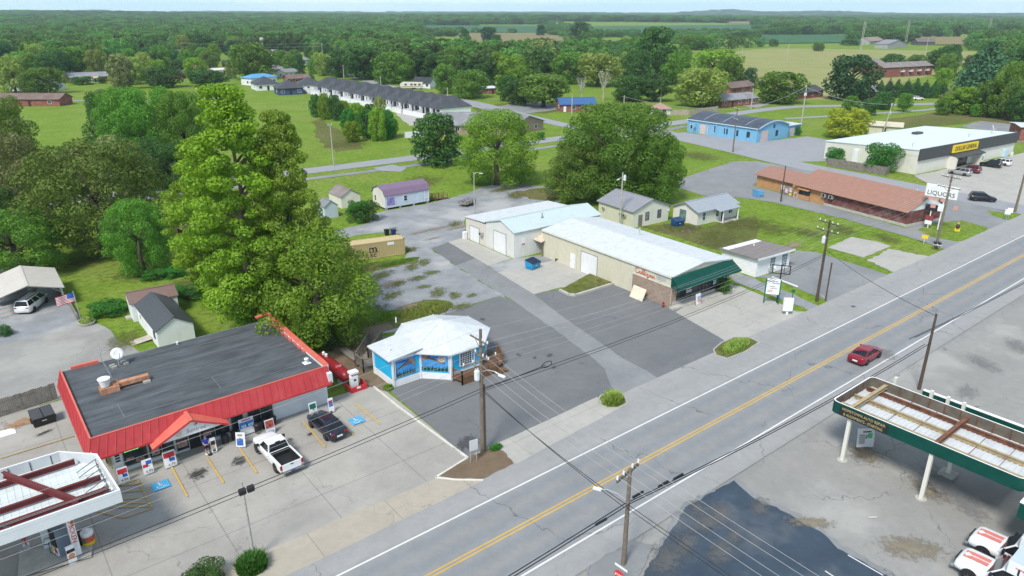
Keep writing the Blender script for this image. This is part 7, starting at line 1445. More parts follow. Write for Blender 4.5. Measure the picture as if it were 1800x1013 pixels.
for i, (a, b, lb) in enumerate((((452,160),(492,158),'detached hip roofed villa left of the townhouse row, nearest the pine'),((490,168),(534,166),'navy and white hip roofed villa with a porch'),((524,161),(562,160),'hip roofed villa next to the first townhouse'))):
    house('hip_villa', lb, HC, a, b, 13, 2.9, 3.2, WHITE if i != 1 else M('navy_wall', (.04,.07,.15), .7), SHC, hip=True, nw=2, dr=1)
f = thing('privacy_fence', 'white fence end panel at the lawn near the leafy street tree', 'fence', (*G(712,243),0), R(-10)); bx('fence_panel', f, WHITE, (0,6.5,0,.1,0,1.8)); bx('fence_post', f, WHITE, *[(k*2.1,k*2.1+.14,-.04,-.001,0,1.9) for k in range(4)])
def fence(name, label, pts, h, mat, sp=.16):
    t = thing(name, label, 'fence', (0,0,0)); m = MB(); p_ = MB(); rn = random.Random(len(label))
    for a, b in zip(pts, pts[1:]):
        a, b = Vector((*a,0)), Vector((*b,0)); L_ = (b-a).length; n = int(L_/sp)
        for i in range(n): p, q = a.lerp(b, i/n), a.lerp(b, (i+.9)/n); hh = h + rn.uniform(-.05,.05); m.beam(p + Vector((0,0,hh/2)), q + Vector((0,0,hh/2)), .03, hh)
        for i in range(int(L_/2.4)+1): p = a.lerp(b, min(1, i*2.4/L_)); p_.box(p.x-.05,p.x+.05,p.y+.03,p.y+.12,0,h)
        for z in (.4, h-.4): p_.beam(a + Vector((0,.05,z)), b + Vector((0,.05,z)), .04, .09)
    m.build('boards', mat, t); p_.build('post_and_rail', mat, t); return t
fence('board_fence', 'grey board fence running left from the store wall', [(-14,73.1),(3.2,75.0)], 1.75, WOODG, .15)
fence('board_fence', 'weathered board fence before the discount store side wall', [G(1454,292), G(1556,309), G(1566,303)], 2.0, WOODG, .2)
fence('board_fence', 'long pale wooden fence behind the blue workshop', [G(1178,203), G(1210,203), G(1262,196)], 2.0, M('pale_fence_boards', (.36,.31,.25), .9, var=.25), .3)
# ------------------------------------------------------------------ street furniture, bins, signs
def aframe(label, px, py, w_, h_, mats, rz=0, name='a_frame_sign'):
    x, y = G(px, py); t = thing(name, label, 'sign', (x,y,.05), R(rz)); T = Matrix.Rotation(R(-9),4,'X'); m = MB(); m.box(-w_/2,w_/2,-.02,.02,.08,h_,0,T); m.build('board', WHITE, t)
    for nm, q, mt in mats: m = MB(); [m.box(a*w_/2,b*w_/2,-.03,-.021,c*h_,d*h_,0,T) for a,b,c,d in q]; m.build(nm, mt, t)
    m = MB(); m.box(-w_/2,w_/2,.12,.2,0,.08); m.beam((0,.02,h_*.7),(0,.35,.02),.05,.05); m.build('stand', BLACKM, t); return t
RB = lambda: [('red_band', [(-.9,.9,.62,.92)], REDP), ('blue_picture', [(-.1,.8,.38,.58)], BLUEP)]
t = aframe('red and blue price board at the hatched parking bay', 220, 850, .75, 1.35, RB()); text('4.99', t, INK, (.05,-.075,.32), (R(81),0,0), .3)
t = aframe('red blue stripe price board, second from the left', 263, 835, .75, 1.35, [('red_band', [(-.9,.1,.5,.7)], REDP), ('blue_picture', [(-.2,.9,.66,.9)], BLUEP)]); text('6.99', t, INK, (.05,-.075,.36), (R(81),0,0), .3)
t = aframe('largest red topped price board beside the left window', 302, 823, .95, 1.5, RB()); text('4.79', t, INK, (.05,-.08,.34), (R(81),0,0), .32)
t = aframe('white arched board with green badge near the dark saloon', 553, 735, .75, 1.5, [('green_badge', [(-.8,.8,.6,.92)], GREENP)]); text('6.50', t, INK, (0,-.08,.5), (R(81),0,0), .34)
aframe('tall narrow blue and red banner board at the store corner', 584, 727, .5, 1.5, [('blue_picture', [(-.8,.8,.45,.75)], BLUEP), ('red_band', [(-.8,.8,.75,.85)], REDP)])
t = aframe('blue board with white lettering leaning by the bins', 437, 765, 1.3, 1.6, [('blue_picture', [(-.95,.95,.45,.8)], M('sky_blue_print', (.05,.22,.6), .5, var=.1)), ('red_band', [(-.6,.6,.86,.93)], REDP)]); text('ICE  ICE', t, WHITE, (0,-.1,1.0), (R(81),0,0), .3)
t = aframe('red and yellow drinks board behind the white pickup', 477, 764, .8, 1.4, [('drink_picture', [(-.9,.9,.42,.95)], M('drink_print', (.4,.08,.06), .5, var=.8, sc=7))]); text('4.50', t, BLUEP, (0,-.075,.34), (R(81),0,0), .3)
aframe('tilted blue and white board next to the pickup bonnet', 424, 788, .8, 1.4, [('blue_picture', [(-.8,.6,.15,.6)], BLUEP), ('grey_band', [(-.6,.5,.75,.9)], GREYM)], rz=-40)
aframe('small figure printed standee beside the man in blue', 378, 797, .45, 1.4, [('dark_picture', [(-.8,.8,.55,.8),(-.5,.5,.1,.3)], INK), ('pale_picture', [(-.6,.6,.3,.55)], M('skin_print', (.6,.4,.3), .6, var=.3, sc=8))])
for i, (px, py, lb) in enumerate(((397,781,'black lidded bin nearest the store door'),(414,773,'black lidded bin second from the door'),(454,761,'black lidded bin behind the white pickup'),(467,752,'black lidded bin, middle one by the blank wall'),(479,746,'black lidded bin furthest along the blank wall'))):
    x, y = G(px, py); t = thing('trash_can', lb, 'bin', (x, min(y,57.3), 0), 0, 'black bins along the shop front'); m = MB(); m.lathe([(.26,0),(.31,.75),(.31,.8)], n=14); m.build('body', BLACKM, t); m = MB(); m.lathe([(.34,.8),(.34,.86),(.2,.98),(.02,1.0)], n=14); m.build('lid', BLACKM, t, smooth=True)
t = thing('ashtray_stand', 'thin black ashtray stand between the man and the standee', 'ashtray', (*G(370,800),0)); m = MB(); m.lathe([(.2,0),(.18,.05),(.05,.08),(.05,.9)], n=12); m.build('stand', BLACKM, t); m = MB(); m.lathe([(.09,.9),(.11,1.0),(.08,1.05)], n=12); m.build('bowl', BLACKM, t)
for px, py, r_ in ((448,768,REDP),(440,783,REDP)): pass
def skip(label, x, y, rz, mat, lid=BLACKM, s=1.0, name='dumpster'):
    t = thing(name, label, 'dumpster', (x,y,0), R(rz)); m = MB(); m.add([(-.9,-.6,.1),(.9,-.6,.1),(.9,.6,.1),(-.9,.6,.1),(-.95,-.85,1.0),(.95,-.85,1.0),(.95,.7,1.35),(-.95,.7,1.35)], [(3,2,1,0),(0,1,5,4),(1,2,6,5),(2,3,7,6),(3,0,4,7)]); [m.box(sx-.06,sx+.06,-.5,.3,.5,.7) for sx in (-.98,.98)]; m.build('body', mat, t)
    m = MB(); [m.add([(a,-.88,1.02),(b,-.88,1.02),(b,.72,1.38),(a,.72,1.38),(a,-.88,1.07),(b,-.88,1.07),(b,.72,1.43),(a,.72,1.43)], [(0,1,5,4),(4,5,6,7),(1,2,6,5),(2,3,7,6),(3,0,4,7),(3,2,1,0)]) for a, b in ((-.95,-.03),(.03,.95))]; m.build('lid', lid, t); m = MB(); m.box(-.2,.2,-.76,-.72,.6,.95); m.build('label_plate', WHITE, t); t.scale = (s,s,s); return t
skip('turquoise dumpster with open dark lids on the gravel', 63.8, 75.4, 10, M('turquoise_dumpster', (.02,.28,.52), .5, var=.1, dirt=.25), M('dark_blue_lid', (.01,.02,.05), .5)); skip('battered dark blue dumpster beside the white cottage', 98.2, 76.7, -10, M('deep_blue_dumpster', (.015,.07,.20), .5, var=.2, dirt=.3), M('blue_lid', (.02,.06,.15), .5)); skip('pale blue dumpster on the lot by the orange wall', 128.3, 80.5, 70, M('pale_blue_dumpster', (.12,.36,.62), .5, var=.1, dirt=.2), M('pale_blue_lid', (.15,.38,.6), .5)); skip('black dumpster at the left side of the store', 1.5, 70.8, 5, BLACKM, DARKG, .95)
for px, py, c_, lb in ((680,414,BLACKM,'black wheelie bin behind the shipping container'),(692,414,M('navy_bin', (.01,.02,.16), .5),'navy blue bin behind the shipping container')): t = thing('wheelie_bin', lb, 'bin', (*G(px,py),0)); m = MB(); m.add([(-.25,-.25,0),(.25,-.25,0),(.25,.25,0),(-.25,.25,0),(-.32,-.35,1.0),(.32,-.35,1.0),(.32,.35,1.0),(-.32,.35,1.0)], [(0,1,5,4),(1,2,6,5),(2,3,7,6),(3,0,4,7),(3,2,1,0)]); m.build('body', c_, t); bx('lid', t, c_, (-.35,.35,-.4,.36,1.0,1.08), bevel=.02)
# shipping container
ct = thing('shipping_container', 'tan corrugated shipping container lettered in black beside the pines', 'container', (40.6,95.4,0), R(-12.5)); L_ = 12.2; m = MB(); m.box(.05,L_-.05,.09,2.35,.12,2.52)
for i in range(40): x = .15 + i*.3; m.box(x,x+.15,.01,.09,.2,2.45)
[m.box(L_-.05,L_-.01,.2+i*.35,.38+i*.35,.2,2.45) for i in range(6)]; [m.box(.3+i*.6,.45+i*.6,.1,2.3,2.52,2.54) for i in range(19)]; m.build('corrugated_shell', TAN, ct)
m = MB(); [m.box(a,b,c,d,e,f_) for a,b,c,d,e,f_ in ((0,L_,0,.06,.05,.2),(0,L_,0,.06,2.45,2.6),(0,L_,2.34,2.4,.05,.2),(0,L_,2.34,2.4,2.45,2.6),(L_-.06,L_,.061,2.33,.05,.2),(L_-.06,L_,.061,2.33,2.45,2.6),(0,.07,-.002,.07,.2,2.45),(L_-.08,L_+.002,-.003,.08,.21,2.44),(L_-.07,L_+.003,2.32,2.402,.21,2.44))]; m.build('frame', TAN, ct); m = MB(); [m.box(x,x+.18,y,y+.18,z,z+.12) for x in (-.01,L_-.17) for y in (-.01,2.23) for z in (.04,2.5)]; m.build('corner_casting', M('rust_brown_corner', (.12,.06,.04), .8, var=.3), ct)
text('m', ct, INK, (7.15,-.02,1.55), FRONT, 1.7, sx=1.05); text('sc', ct, INK, (7.15,-.02,.62), FRONT, 1.15, sx=1.1); m = MB(); m.box(6.4,7.9,-.02,.0,1.04,1.10); m.build('letter_bar', INK, ct); m = MB(); m.box(9.4,10.5,-.012,.0,1.85,2.3); m.build('label_panel', WHITE, ct)
# propane tank with dispenser
pt = thing('propane_tank', 'long dark red gas tank lying beside the store wall', 'gas tank', (26.3,62.6,0), R(92)); m = MB(); m.lathe([(.05,-3.2),(.42,-3.05),(.62,-2.7),(.66,-2.3),(.66,2.3),(.62,2.7),(.42,3.05),(.05,3.2)], (0,0,1.05), 18, axis='x'); m.build('tank', M('dark_red_tank', (.24,.015,.02), .35, var=.1), pt, smooth=True); m = MB(); [m.box(x-.15,x+.15,-.55,.55,0,.5) for x in (-1.9,1.9)]; m.build('saddle', CONC, pt); m = MB(); [m.lathe([(.14,1.65),(.16,1.95),(.05,2.05)], (x,0,0), 10) for x in (1.5,2.1)]; m.build('valve_dome', WHITE, pt)
pd = thing('propane_dispenser', 'white gas dispenser cabinet in a red guard frame', 'dispenser', (26.7,58.9,0)); bx('cabinet', pd, WHITE, (-.35,.35,-.3,.3,.2,1.5),(-.45,.45,-.35,.35,1.75,2.0),(-.06,.06,-.05,.05,1.5,1.75), bevel=.02); bx('dial', pd, BLACKM, (-.12,.12,-.32,-.301,1.0,1.2)); bx('guard', pd, REDP, (-.7,1.0,-.8,-.7,.3,.6),(-.7,1.0,-.8,-.7,0,.28),(.95,1.05,-.69,.6,.1,.6),(-.75,-.65,-.69,.6,.1,.6)); bx('placard', pd, WHITE, (-.1,.3,-.82,-.801,.35,.55))
# signs
def post_sign(label, x, y, zc, w_, h_, rz, mat, posts, post=STEEL, name='sign', words=(), oct_=False, pr=.04):
    t = thing(name, label, 'sign', (x,y,0), R(rz)); m = MB()
    if oct_: m.lathe([(.01,-.012),(w_/2,-.012),(w_/2,.012),(.01,.012)], (0,0,zc), 8, axis='y')
    else: m.box(-w_/2,w_/2,-.03,.03,zc-h_/2,zc+h_/2)
    m.build('board', mat, t); m = MB(); [m.tube([(p,.06,0),(p,.06,zc+h_/2*.9)], pr, 6) for p in posts]; m.build('post', post, t)
    for s_, z, sz, mt in words: text(s_, t, mt, (0,-.04,z), FRONT, sz)
    return t
post_sign('white sign back on two posts at the dirt island', 28.7, 41.2, 1.75, .75, 1.0, -10, M('pale_sign_back', (.55,.57,.57), .5), (-.28,.28), words=())
post_sign('red stop sign seen edge on at the bottom of the picture', *G(1088,1011,1.9), 1.9, .75, .75, -80, REDP, (0,), words=(('STOP',1.9,.24,WHITE),), oct_=True, name='stop_sign'); 
t = thing('street_name_blade', 'white street name blade above the bottom stop sign', 'sign', (*G(1092,998,2.45),0), R(-86)); bx('blade', t, WHITE, (-.5,.5,-.02,.02,2.38,2.52)); m = MB(); m.tube([(0,.06,0),(0,.06,2.4)], .03, 6); m.build('post', STEEL, t)
post_sign('small red lettered sign on a post behind the gas tank', 26.1, 60.9, 1.9, .8, .55, 0, REDP, (0,), words=(('STOP',1.9,.26,WHITE),), name='red_sign')
t = post_sign('white shop board on green posts beside the gravel drive', 79.0, 45.7, 2.3, 1.0, 2.0, -55, WHITE, (-.55,.55), GREENP, name='shop_sign', pr=.06); t.scale = (1.6,1,1.05); text('Oakland', t, INK, (-.12,-.04,3.0), FRONT, .25, shear=.2); text('Market', t, INK, (.15,-.04,2.75), FRONT, .22, shear=.2); text('FARM', t, INK, (-.05,-.04,2.3), FRONT, .16); text('CRAFTS', t, INK, (.05,-.04,2.05), FRONT, .14); text('YARD\nSALE', t, REDINK, (-.2,-.04,1.7), FRONT, .17)
t = thing('empty_frame_sign', 'empty black sign frame on a pole above the shop board', 'sign frame', (79.9,45.4,0), R(-55)); m = MB(); m.tube([(0,0,0),(0,0,5.2)], .09, 6); m.build('pole', BLACKM, t); bx('frame', t, BLACKM, (-1.1,1.1,-.04,.04,5.1,5.2),(-1.1,1.1,-.04,.04,4.0,4.1),(-1.1,-.98,-.05,.05,4.0,5.2),(.98,1.1,-.05,.05,4.0,5.2),(.3,.36,-.03,.03,4.1,5.1)); bx('lamp', t, WHITE, (-1.0,-.7,-.15,.1,4.75,5.05))
t = thing('white_cabinet', 'white utility cabinet sign on a stub beside the highway', 'cabinet', (77.5,42.5,0), R(-40)); bx('cabinet', t, WHITE, (-.6,.6,-.2,.2,.5,2.2), bevel=.05); bx('foot', t, WHITE, (-.12,.12,-.1,.1,0,.5)); post_sign('small green street sign behind the white cabinet', 79.6, 43.2, 2.4, .5, .5, -40, GREENP, (0,), BLACKM, oct_=True)
t = aframe('white handwritten yard board before the green awning', 1216, 533, .95, 1.5, []); t.location = (*G(1228,536),0); text('OAKLAND\nANTIQUES', t, BLUEP, (0,-.13,1.15), (R(81),0,0), .2); text('FARMERS\nSALE', t, REDINK, (0,-.1,.6), (R(81),0,0), .23)
t = thing('liquor_sign', 'tall white pole sign lettered LIQUORS over the oval lawn', 'sign', (131.5,47.6,0), R(-86)); LQ = [(-2.5,2.5,-.15,.15,5.6,7.7)]; bx('cabinet', t, WHITE, *LQ, bevel=.03); text('LIQUORS', t, INK, (0,-.17,6.25), FRONT, 1.05, sx=1.0); bx('lower_box', t, BLACKM, (-2.0,.4,-.15,.15,3.2,4.2)); bx('small_panel', t, M('rose_panel', (.55,.30,.27), .6, var=.2), (-1.2,-.4,-.2,-.151,3.7,4.4),(-1.8,-.2,-.1,.1,5.0,5.5),(.1,1.2,-.1,.1,5.0,5.5)); bx('white_panel', t, WHITE, (.0,.9,-.2,-.155,3.3,4.6)); bx('hanging_sign', t, M('rose_panel', (.55,.30,.27), .6), (2.3,3.0,-.05,.05,3.8,4.6)); m = MB(); [m.tube([(x,.05,0),(x,.05,5.6)], .09, 8) for x in (-1.0,.6)]; m.build('post', WHITE, t); bx('bottom_sign', t, M('dark_red_panel', (.25,.05,.05), .6, var=.3), (-1.6,-.4,-.1,.1,1.4,2.2)); bx('bottom_panel', t, WHITE, (-1.6,-.5,-.12,.08,.7,1.38))
post_sign('little yellow sign on a white post before the liquor lawn', 121.3, 44.9, 1.2, .9, .6, -70, YEL, (0,), WHITE)
t = thing('mailbox', 'double black mailbox on wooden posts by the verge', 'mailbox', (119.4,42.2,0), R(-60)); m = MB(); [m.box(x-.22,x+.22,-.4,.4,1.0,1.35) for x in (-.3,.3)]; m.build('boxes', BLACKM, t, bevel=.06); bx('tray', t, WHITE, (-.55,.55,-.45,.3,.93,1.0)); bx('post', t, WOOD, (-.4,-.3,-.05,.05,0,.93),(.3,.4,-.05,.05,0,.93))
t = thing('lawn_figure', 'small yellow and dark cut out figure on the oval lawn', 'lawn figure', (133.2,44.5,0), R(-60)); m = MB(); m.prism([(-.4,-.03),(.4,-.03),(.4,.03),(-.4,.03)], 0, .6); m.build('yellow_board', YEL, t); m = MB(); m.lathe([(.28,.6),(.34,.9),(.18,1.25)], n=10); m.build('dark_body', M('dark_plum', (.08,.03,.04), .7), t); m = MB(); m.lathe([(.02,1.2),(.17,1.3),(.17,1.5),(.02,1.62)], n=10); m.build('head', M('pinkish_head', (.55,.32,.27), .6), t, smooth=True)
for px, py, lb, c_ in ((1772,385,'white square sign on the verge by the brown pole',WHITE),(1768,388,'white diamond shaped sign on the verge',WHITE)): x, y = G(px, py); t = post_sign(lb, x, y, 1.6, .9, .9, -60, c_, (0,))
t = thing('info_post', 'blue and white kiosk post at the side street kerb', 'post', (*G(1677,352),0), R(-60)); bx('post', t, WHITE, (-.12,.12,-.1,.1,0,1.9)); bx('head', t, WHITE, (-.3,.3,-.12,.12,1.5,2.2)); bx('blue_band', t, BLUEP, (-.125,.125,-.11,.11,.7,1.2))
t = aframe('white price board standing under the green canopy end', 1522, 781, 1.5, 1.8, [('green_badge', [(.2,.75,.5,.75)], M('bright_green_badge', (.1,.55,.2), .5)), ('black_list', [(-.8,-.1,z,z+.04) for z in (.25,.35,.45,.55,.65)] + [(-.4,.6,.8,.86)], INK)], rz=-35); t.location = (56.4,22.0,0)
# bench, plywood, planter, flag, trailer, caravan, boat
t = thing('bench', 'black metal bench against the ribbed shop wall', 'bench', (68.9,75.0,0), R(-60)); m = MB(); [m.box(-.75,.75,-.2+i*.11,-.12+i*.11,.42,.46) for i in range(4)]; m.build('seat', BLACKM, t); m = MB(); [m.box(-.75,.75,.28,.31,.5+i*.11,.58+i*.11) for i in range(4)]; m.build('backrest', BLACKM, t)
for sx in (-.7,.7): m = MB(); m.box(sx-.03,sx+.03,-.2,.3,0,.42); m.box(sx-.03,sx+.03,.25,.3,.42,.9); m.build('leg', BLACKM, t)
t = thing('leaning_board', 'big cream panel leaning on the shop brick wall', 'board', (67.35,58.6,0), R(-92)); m = MB(); m.add([(-.3,-.9,.02),(2.6,-.9,.02),(2.6,.0,1.9),(-.3,.0,1.9),(-.3,-.84,.0),(2.6,-.84,.0),(2.6,.06,1.88),(-.3,.06,1.88)], [(0,1,2,3),(7,6,5,4),(0,4,5,1),(1,5,6,2),(2,6,7,3),(3,7,4,0)]); m.build('panel', M('cream_board', (.68,.60,.47), .7, var=.04), t); m = MB(); [m.beam((x,-.86,.06),(x,.0,1.86),.06,.05) for x in (-.25,2.55)]; t.scale = (.8,.8,.8); m.build('batten', M('cream_board_edge', (.5,.42,.3), .8), t)
t = thing('hydrant', 'dark red hydrant at the foot of the brick corner', 'hydrant', (67.2,53.6,0)); m = MB(); m.lathe([(.16,0),(.13,.1),(.13,.55),(.17,.6),(.12,.75),(.03,.82)], n=12); m.build('barrel', M('dull_red_hydrant', (.3,.03,.03), .5, var=.2), t, smooth=True); m = MB(); m.beam((-.24,0,.48),(.24,0,.48),.12,.12); m.build('outlet', REDP, t)
t = thing('flower_wreath', 'pink flower pot beside the round green bush', 'flower pot', (*G(1266,507),0)); m = MB(); m.lathe([(.2,0),(.28,.4)], n=12); m.build('pot', CONC, t); o = bpy.data.objects.new('flowers', leaf_cloud('flowers', [((0,0,.65),(.45,.45,.4))], 260, .16, 5, mat=M('pink_flowers', (.6,.06,.12), .6, var=.3, sc=9))); C.objects.link(o); o.parent = t
t = thing('flag', 'striped flag on a pale pole at the carport lot edge', 'flag', (8.35,95.1,0)); m = MB(); m.tube([(0,0,0),(-.15,0,3.9)], .05, 6); m.build('pole', STEEL, t)
for mt, rows in ((REDP, range(0,13,2)), (WHITE, range(1,13,2))):
    m = MB()
    for i in rows:
        for k in range(8): a = -k*.24; b = -(k+1)*.24; f_ = lambda x: .06*math.sin(x*5); z = 3.75 - i*.09; m.quad((a-.15,f_(a),z-.09+a*.12),(b-.15,f_(b),z-.09+b*.12),(b-.15,f_(b),z+b*.12),(a-.15,f_(a),z+a*.12))
    m.build('stripes', mt, t)
m = MB(); f_ = lambda x: .06*math.sin(x*5)
for k in range(3): a = -k*.24; b = -(k+1)*.24; m.quad((a-.15,f_(a)-.012,3.12+a*.12),(b-.15,f_(b)-.012,3.12+b*.12),(b-.15,f_(b)-.012,3.76+b*.12),(a-.15,f_(a)-.012,3.76+a*.12))
m.build('canton', BLUEP, t)
t = thing('stone_planter', 'round stone planter of green plants under the flag', 'planter', (8.7,93.4,0)); m = MB(); m.lathe([(.85,0),(.95,.35),(.75,.35),(.75,.25)], n=16); m.build('ring', BLOCK, t); o = bpy.data.objects.new('plants', leaf_cloud('plants', [((0,0,.5),(.8,.8,.5))], 500, .22, 6, mat=LF['l'])); C.objects.link(o); o.parent = t
bx('timbers', tag(thing('timber_edging', 'dark timber edging along the carport lot', 'edging', (8.1,95.5,0)), None), WOODG, (-.12,.12,0,9,0,.5))
t = thing('boat_on_trailer', 'grey flat bottomed boat stored under the carport', 'boat', (3.0,107.6,0), R(15)); m = MB(); m.add([(-2.5,-.7,.6),(1.6,-.7,.6),(2.6,0,.75),(1.6,.7,.6),(-2.5,.7,.6),(-2.6,-.95,1.2),(1.7,-.95,1.25),(3.0,0,1.35),(1.7,.95,1.25),(-2.6,.95,1.2)], [(4,3,2,1,0),(0,1,6,5),(1,2,7,6),(2,3,8,7),(3,4,9,8),(4,0,5,9)]); m.build('hull', GREYM, t); bx('frame', t, STEEL, (-2.4,3.4,-.05,.05,.4,.5),(-.1,.1,-1,1,.35,.5)); [wheel(t, 0, s*1.1, .3, .2) for s in (-1,1)]
t = thing('utility_trailer', 'small open utility trailer with mesh sides by the lamp pole', 'trailer', (77.5,111.5,0), R(20)); bx('bed', t, WOODG, (-1.6,1.6,-.9,.9,.5,.6)); m = MB(); [m.beam(a,b,.05,.05) for z in (.8,1.1) for a,b in (((-1.6,-.9,z),(1.6,-.9,z)),((-1.6,.9,z),(1.6,.9,z)),((1.6,-.9,z),(1.6,.9,z)))]; [m.box(x-.03,x+.03,y-.03,y+.03,.6,1.1) for x in (-1.6,-.5,.5,1.6) for y in (-.9,.9)]; m.beam((-1.6,0,.5),(-2.8,0,.5),.08,.08); m.build('rails', BLACKM, t); [wheel(t, .2, s*1.0, .33, .2) for s in (-1,1)]
a_, b_ = Vector(G(704,157)), Vector(G(745,157)); t = thing('caravan', 'long cream caravan trailer parked beside the white house', 'caravan', ((a_.x+b_.x)/2,(a_.y+b_.y)/2,0), math.atan2(b_.y-a_.y,b_.x-a_.x)); m = MB(); P_ = [(-5.5,.9),(5.2,.7),(5.4,3.3),(-4.6,3.5),(-5.8,2.6)]; m.add([(x,-1.2,z) for x,z in P_]+[(x,1.2,z) for x,z in P_], [(0,1,2,3,4),(9,8,7,6,5)]+[(i,(i+5),(i+1)%5+5,(i+1)%5) for i in range(5)]); m.build('body', M('cream_caravan', (.62,.58,.50), .5, var=.05), t); bx('window', t, GLASS, *[(x,x+1.1,-1.23,-1.201,1.9,2.7) for x in (-3.5,-.6,1.2,3.3)]); bx('stripe', t, M('brown_stripe', (.2,.12,.08), .5), (-5.2,5.2,-1.225,-1.201,1.2,1.45)); [wheel(t, x, s*1.0, .4) for x in (.4,1.3) for s in (-1,1)]
t = thing('ground_ladder', 'aluminium ladder lying along the board fence', 'ladder', (-4.5,72.6,0), R(6)); m = MB(); [m.box(-3.3,3.3,y-.03,y+.03,.02,.1) for y in (-.2,.2)]; m.build('rails', STEEL, t); m = MB(); [m.box(-3.1+i*.4,-3.05+i*.4,-.2,.2,.04,.08) for i in range(16)]; m.build('rungs', STEEL, t)
t = tag(MB().box(-.9,.9,-.6,.6,.03,.06).build('flat_board', WHITE, loc=(-1.6,70.9,0)), 'white flat panel lying on the rust stained concrete', 'board'); t = thing('gas_bottle_rack', 'blue bottle crates stacked against the beige side wall', 'crates', (4.3,71.0,0)); bx('crate', t, BLUEP, (-.4,.4,-.5,.5,0,.5),(-.35,.4,-.45,.5,.52,1.0)); bx('bottles', t, WHITE, *[(x,x+.12,y,y+.12,1.0,1.15) for x in (-.25,.05) for y in (-.3,0,.3)])
# ------------------------------------------------------------------ tall grass on the islands
def clump(label, px, py, rx, ry, h_, col, seed, n=1500, rz=0):
    x, y = G(px, py); rn = random.Random(seed); m = MB()
    for i in range(n):
        a = rn.uniform(0,6.28); q = rn.random()**.5; bx_, by_ = rx*q*math.cos(a), ry*q*math.sin(a); L_ = h_*rn.uniform(.5,1.15)*(1-.45*q*q); da = rn.uniform(0,6.28); ln = rn.uniform(.1,.7)*L_; w_ = .045; e = (bx_+ln*math.cos(da), by_+ln*math.sin(da), L_); md = (bx_+ln*.3*math.cos(da), by_+ln*.3*math.sin(da), L_*.65); px_, py_ = -w_*math.sin(da), w_*math.cos(da)
        m.quad((bx_-px_,by_-py_,0),(bx_+px_,by_+py_,0),(md[0]+px_,md[1]+py_,md[2]),(md[0]-px_,md[1]-py_,md[2])); m.quad((md[0]-px_,md[1]-py_,md[2]),(md[0]+px_,md[1]+py_,md[2]),e)
    o = m.build('tall_grass', LF[col], loc=(x,y,.02)); o.rotation_euler = (0,0,rz); tag(o, label, 'ornamental grass')
clump('tall grass mound in the small kerbed island by the drive strip', 1076, 708, 1.15, .8, 1.1, 'l', 1); clump('long grass mound in the kerbed island before the concrete apron', 1294, 611, 2.3, .95, .75, 'l', 2, 2600, R(3)); clump('bright arching grass clump at the floodlight pole foot', 444, 1000, 1.0, .9, 1.15, 'h', 3, 1700); clump('grass tuft at the cafe corner by the white kerb', 683, 684, .5, .5, .5, 'y', 4, 300); clump('green tuft on the dirt island behind the utility pole', 872, 790, .6, .4, .5, 'h', 5, 300)
sheet('planter_soil', [(984,513),(1040,482),(1088,493),(1080,501),(1010,521)], WEEDS, .05, .6, z=.28); clump('weedy plants in the raised planter by the ribbed wall', 1040, 503, 3.2, .9, .35, 'o', 6, 1600, R(-10))
clump('scrubby weeds on the dirt behind the cafe', 660, 560, 3, 2, .5, 'y', 7, 900); clump('yellowish weed patch near the gravel behind the cafe', 745, 545, 3.5, 2, .35, 'l', 8, 1600); clump('weeds along the container side', 700, 462, 3.5, .8, .4, 'g', 9, 900); sheet('planter_lawn', [(1057,711),(1062,697),(1078,692),(1096,698),(1100,710),(1086,717),(1068,717)], WEEDS, .03, .5, z=_z2+.012); sheet('planter_lawn', [(1256,617),(1270,605),(1292,595),(1316,595),(1332,603),(1308,619),(1278,630),(1260,625)], WEEDS, .03, .5, z=_z2+.012)
# ------------------------------------------------------------------ the man at the store door
def skin(name, verts, edges, radii, mat, parent, sub=2, root=0):
    me = bpy.data.meshes.new(name); me.from_pydata(verts, edges, []); o = bpy.data.objects.new(name, me); C.objects.link(o); sk = o.modifiers.new('skin', 'SKIN'); lay = me.skin_vertices[0] if me.skin_vertices else None
    if lay is None: me.attributes; 
    for i, r in enumerate(radii): me.skin_vertices[0].data[i].radius = r if isinstance(r, tuple) else (r, r)
    me.skin_vertices[0].data[root].use_root = True; sk.use_smooth_shade = True
    sb = o.modifiers.new('sub', 'SUBSURF'); sb.levels = sub; sb.render_levels = sub
    dg = bpy.context.evaluated_depsgraph_get(); nm = bpy.data.meshes.new_from_object(o.evaluated_get(dg)); bpy.data.objects.remove(o); nm.materials.clear(); nm.materials.append(mat); nm.polygons.foreach_set('use_smooth', [True]*len(nm.polygons)); r_ = bpy.data.objects.new(name, nm); C.objects.link(r_); r_.parent = parent; return r_
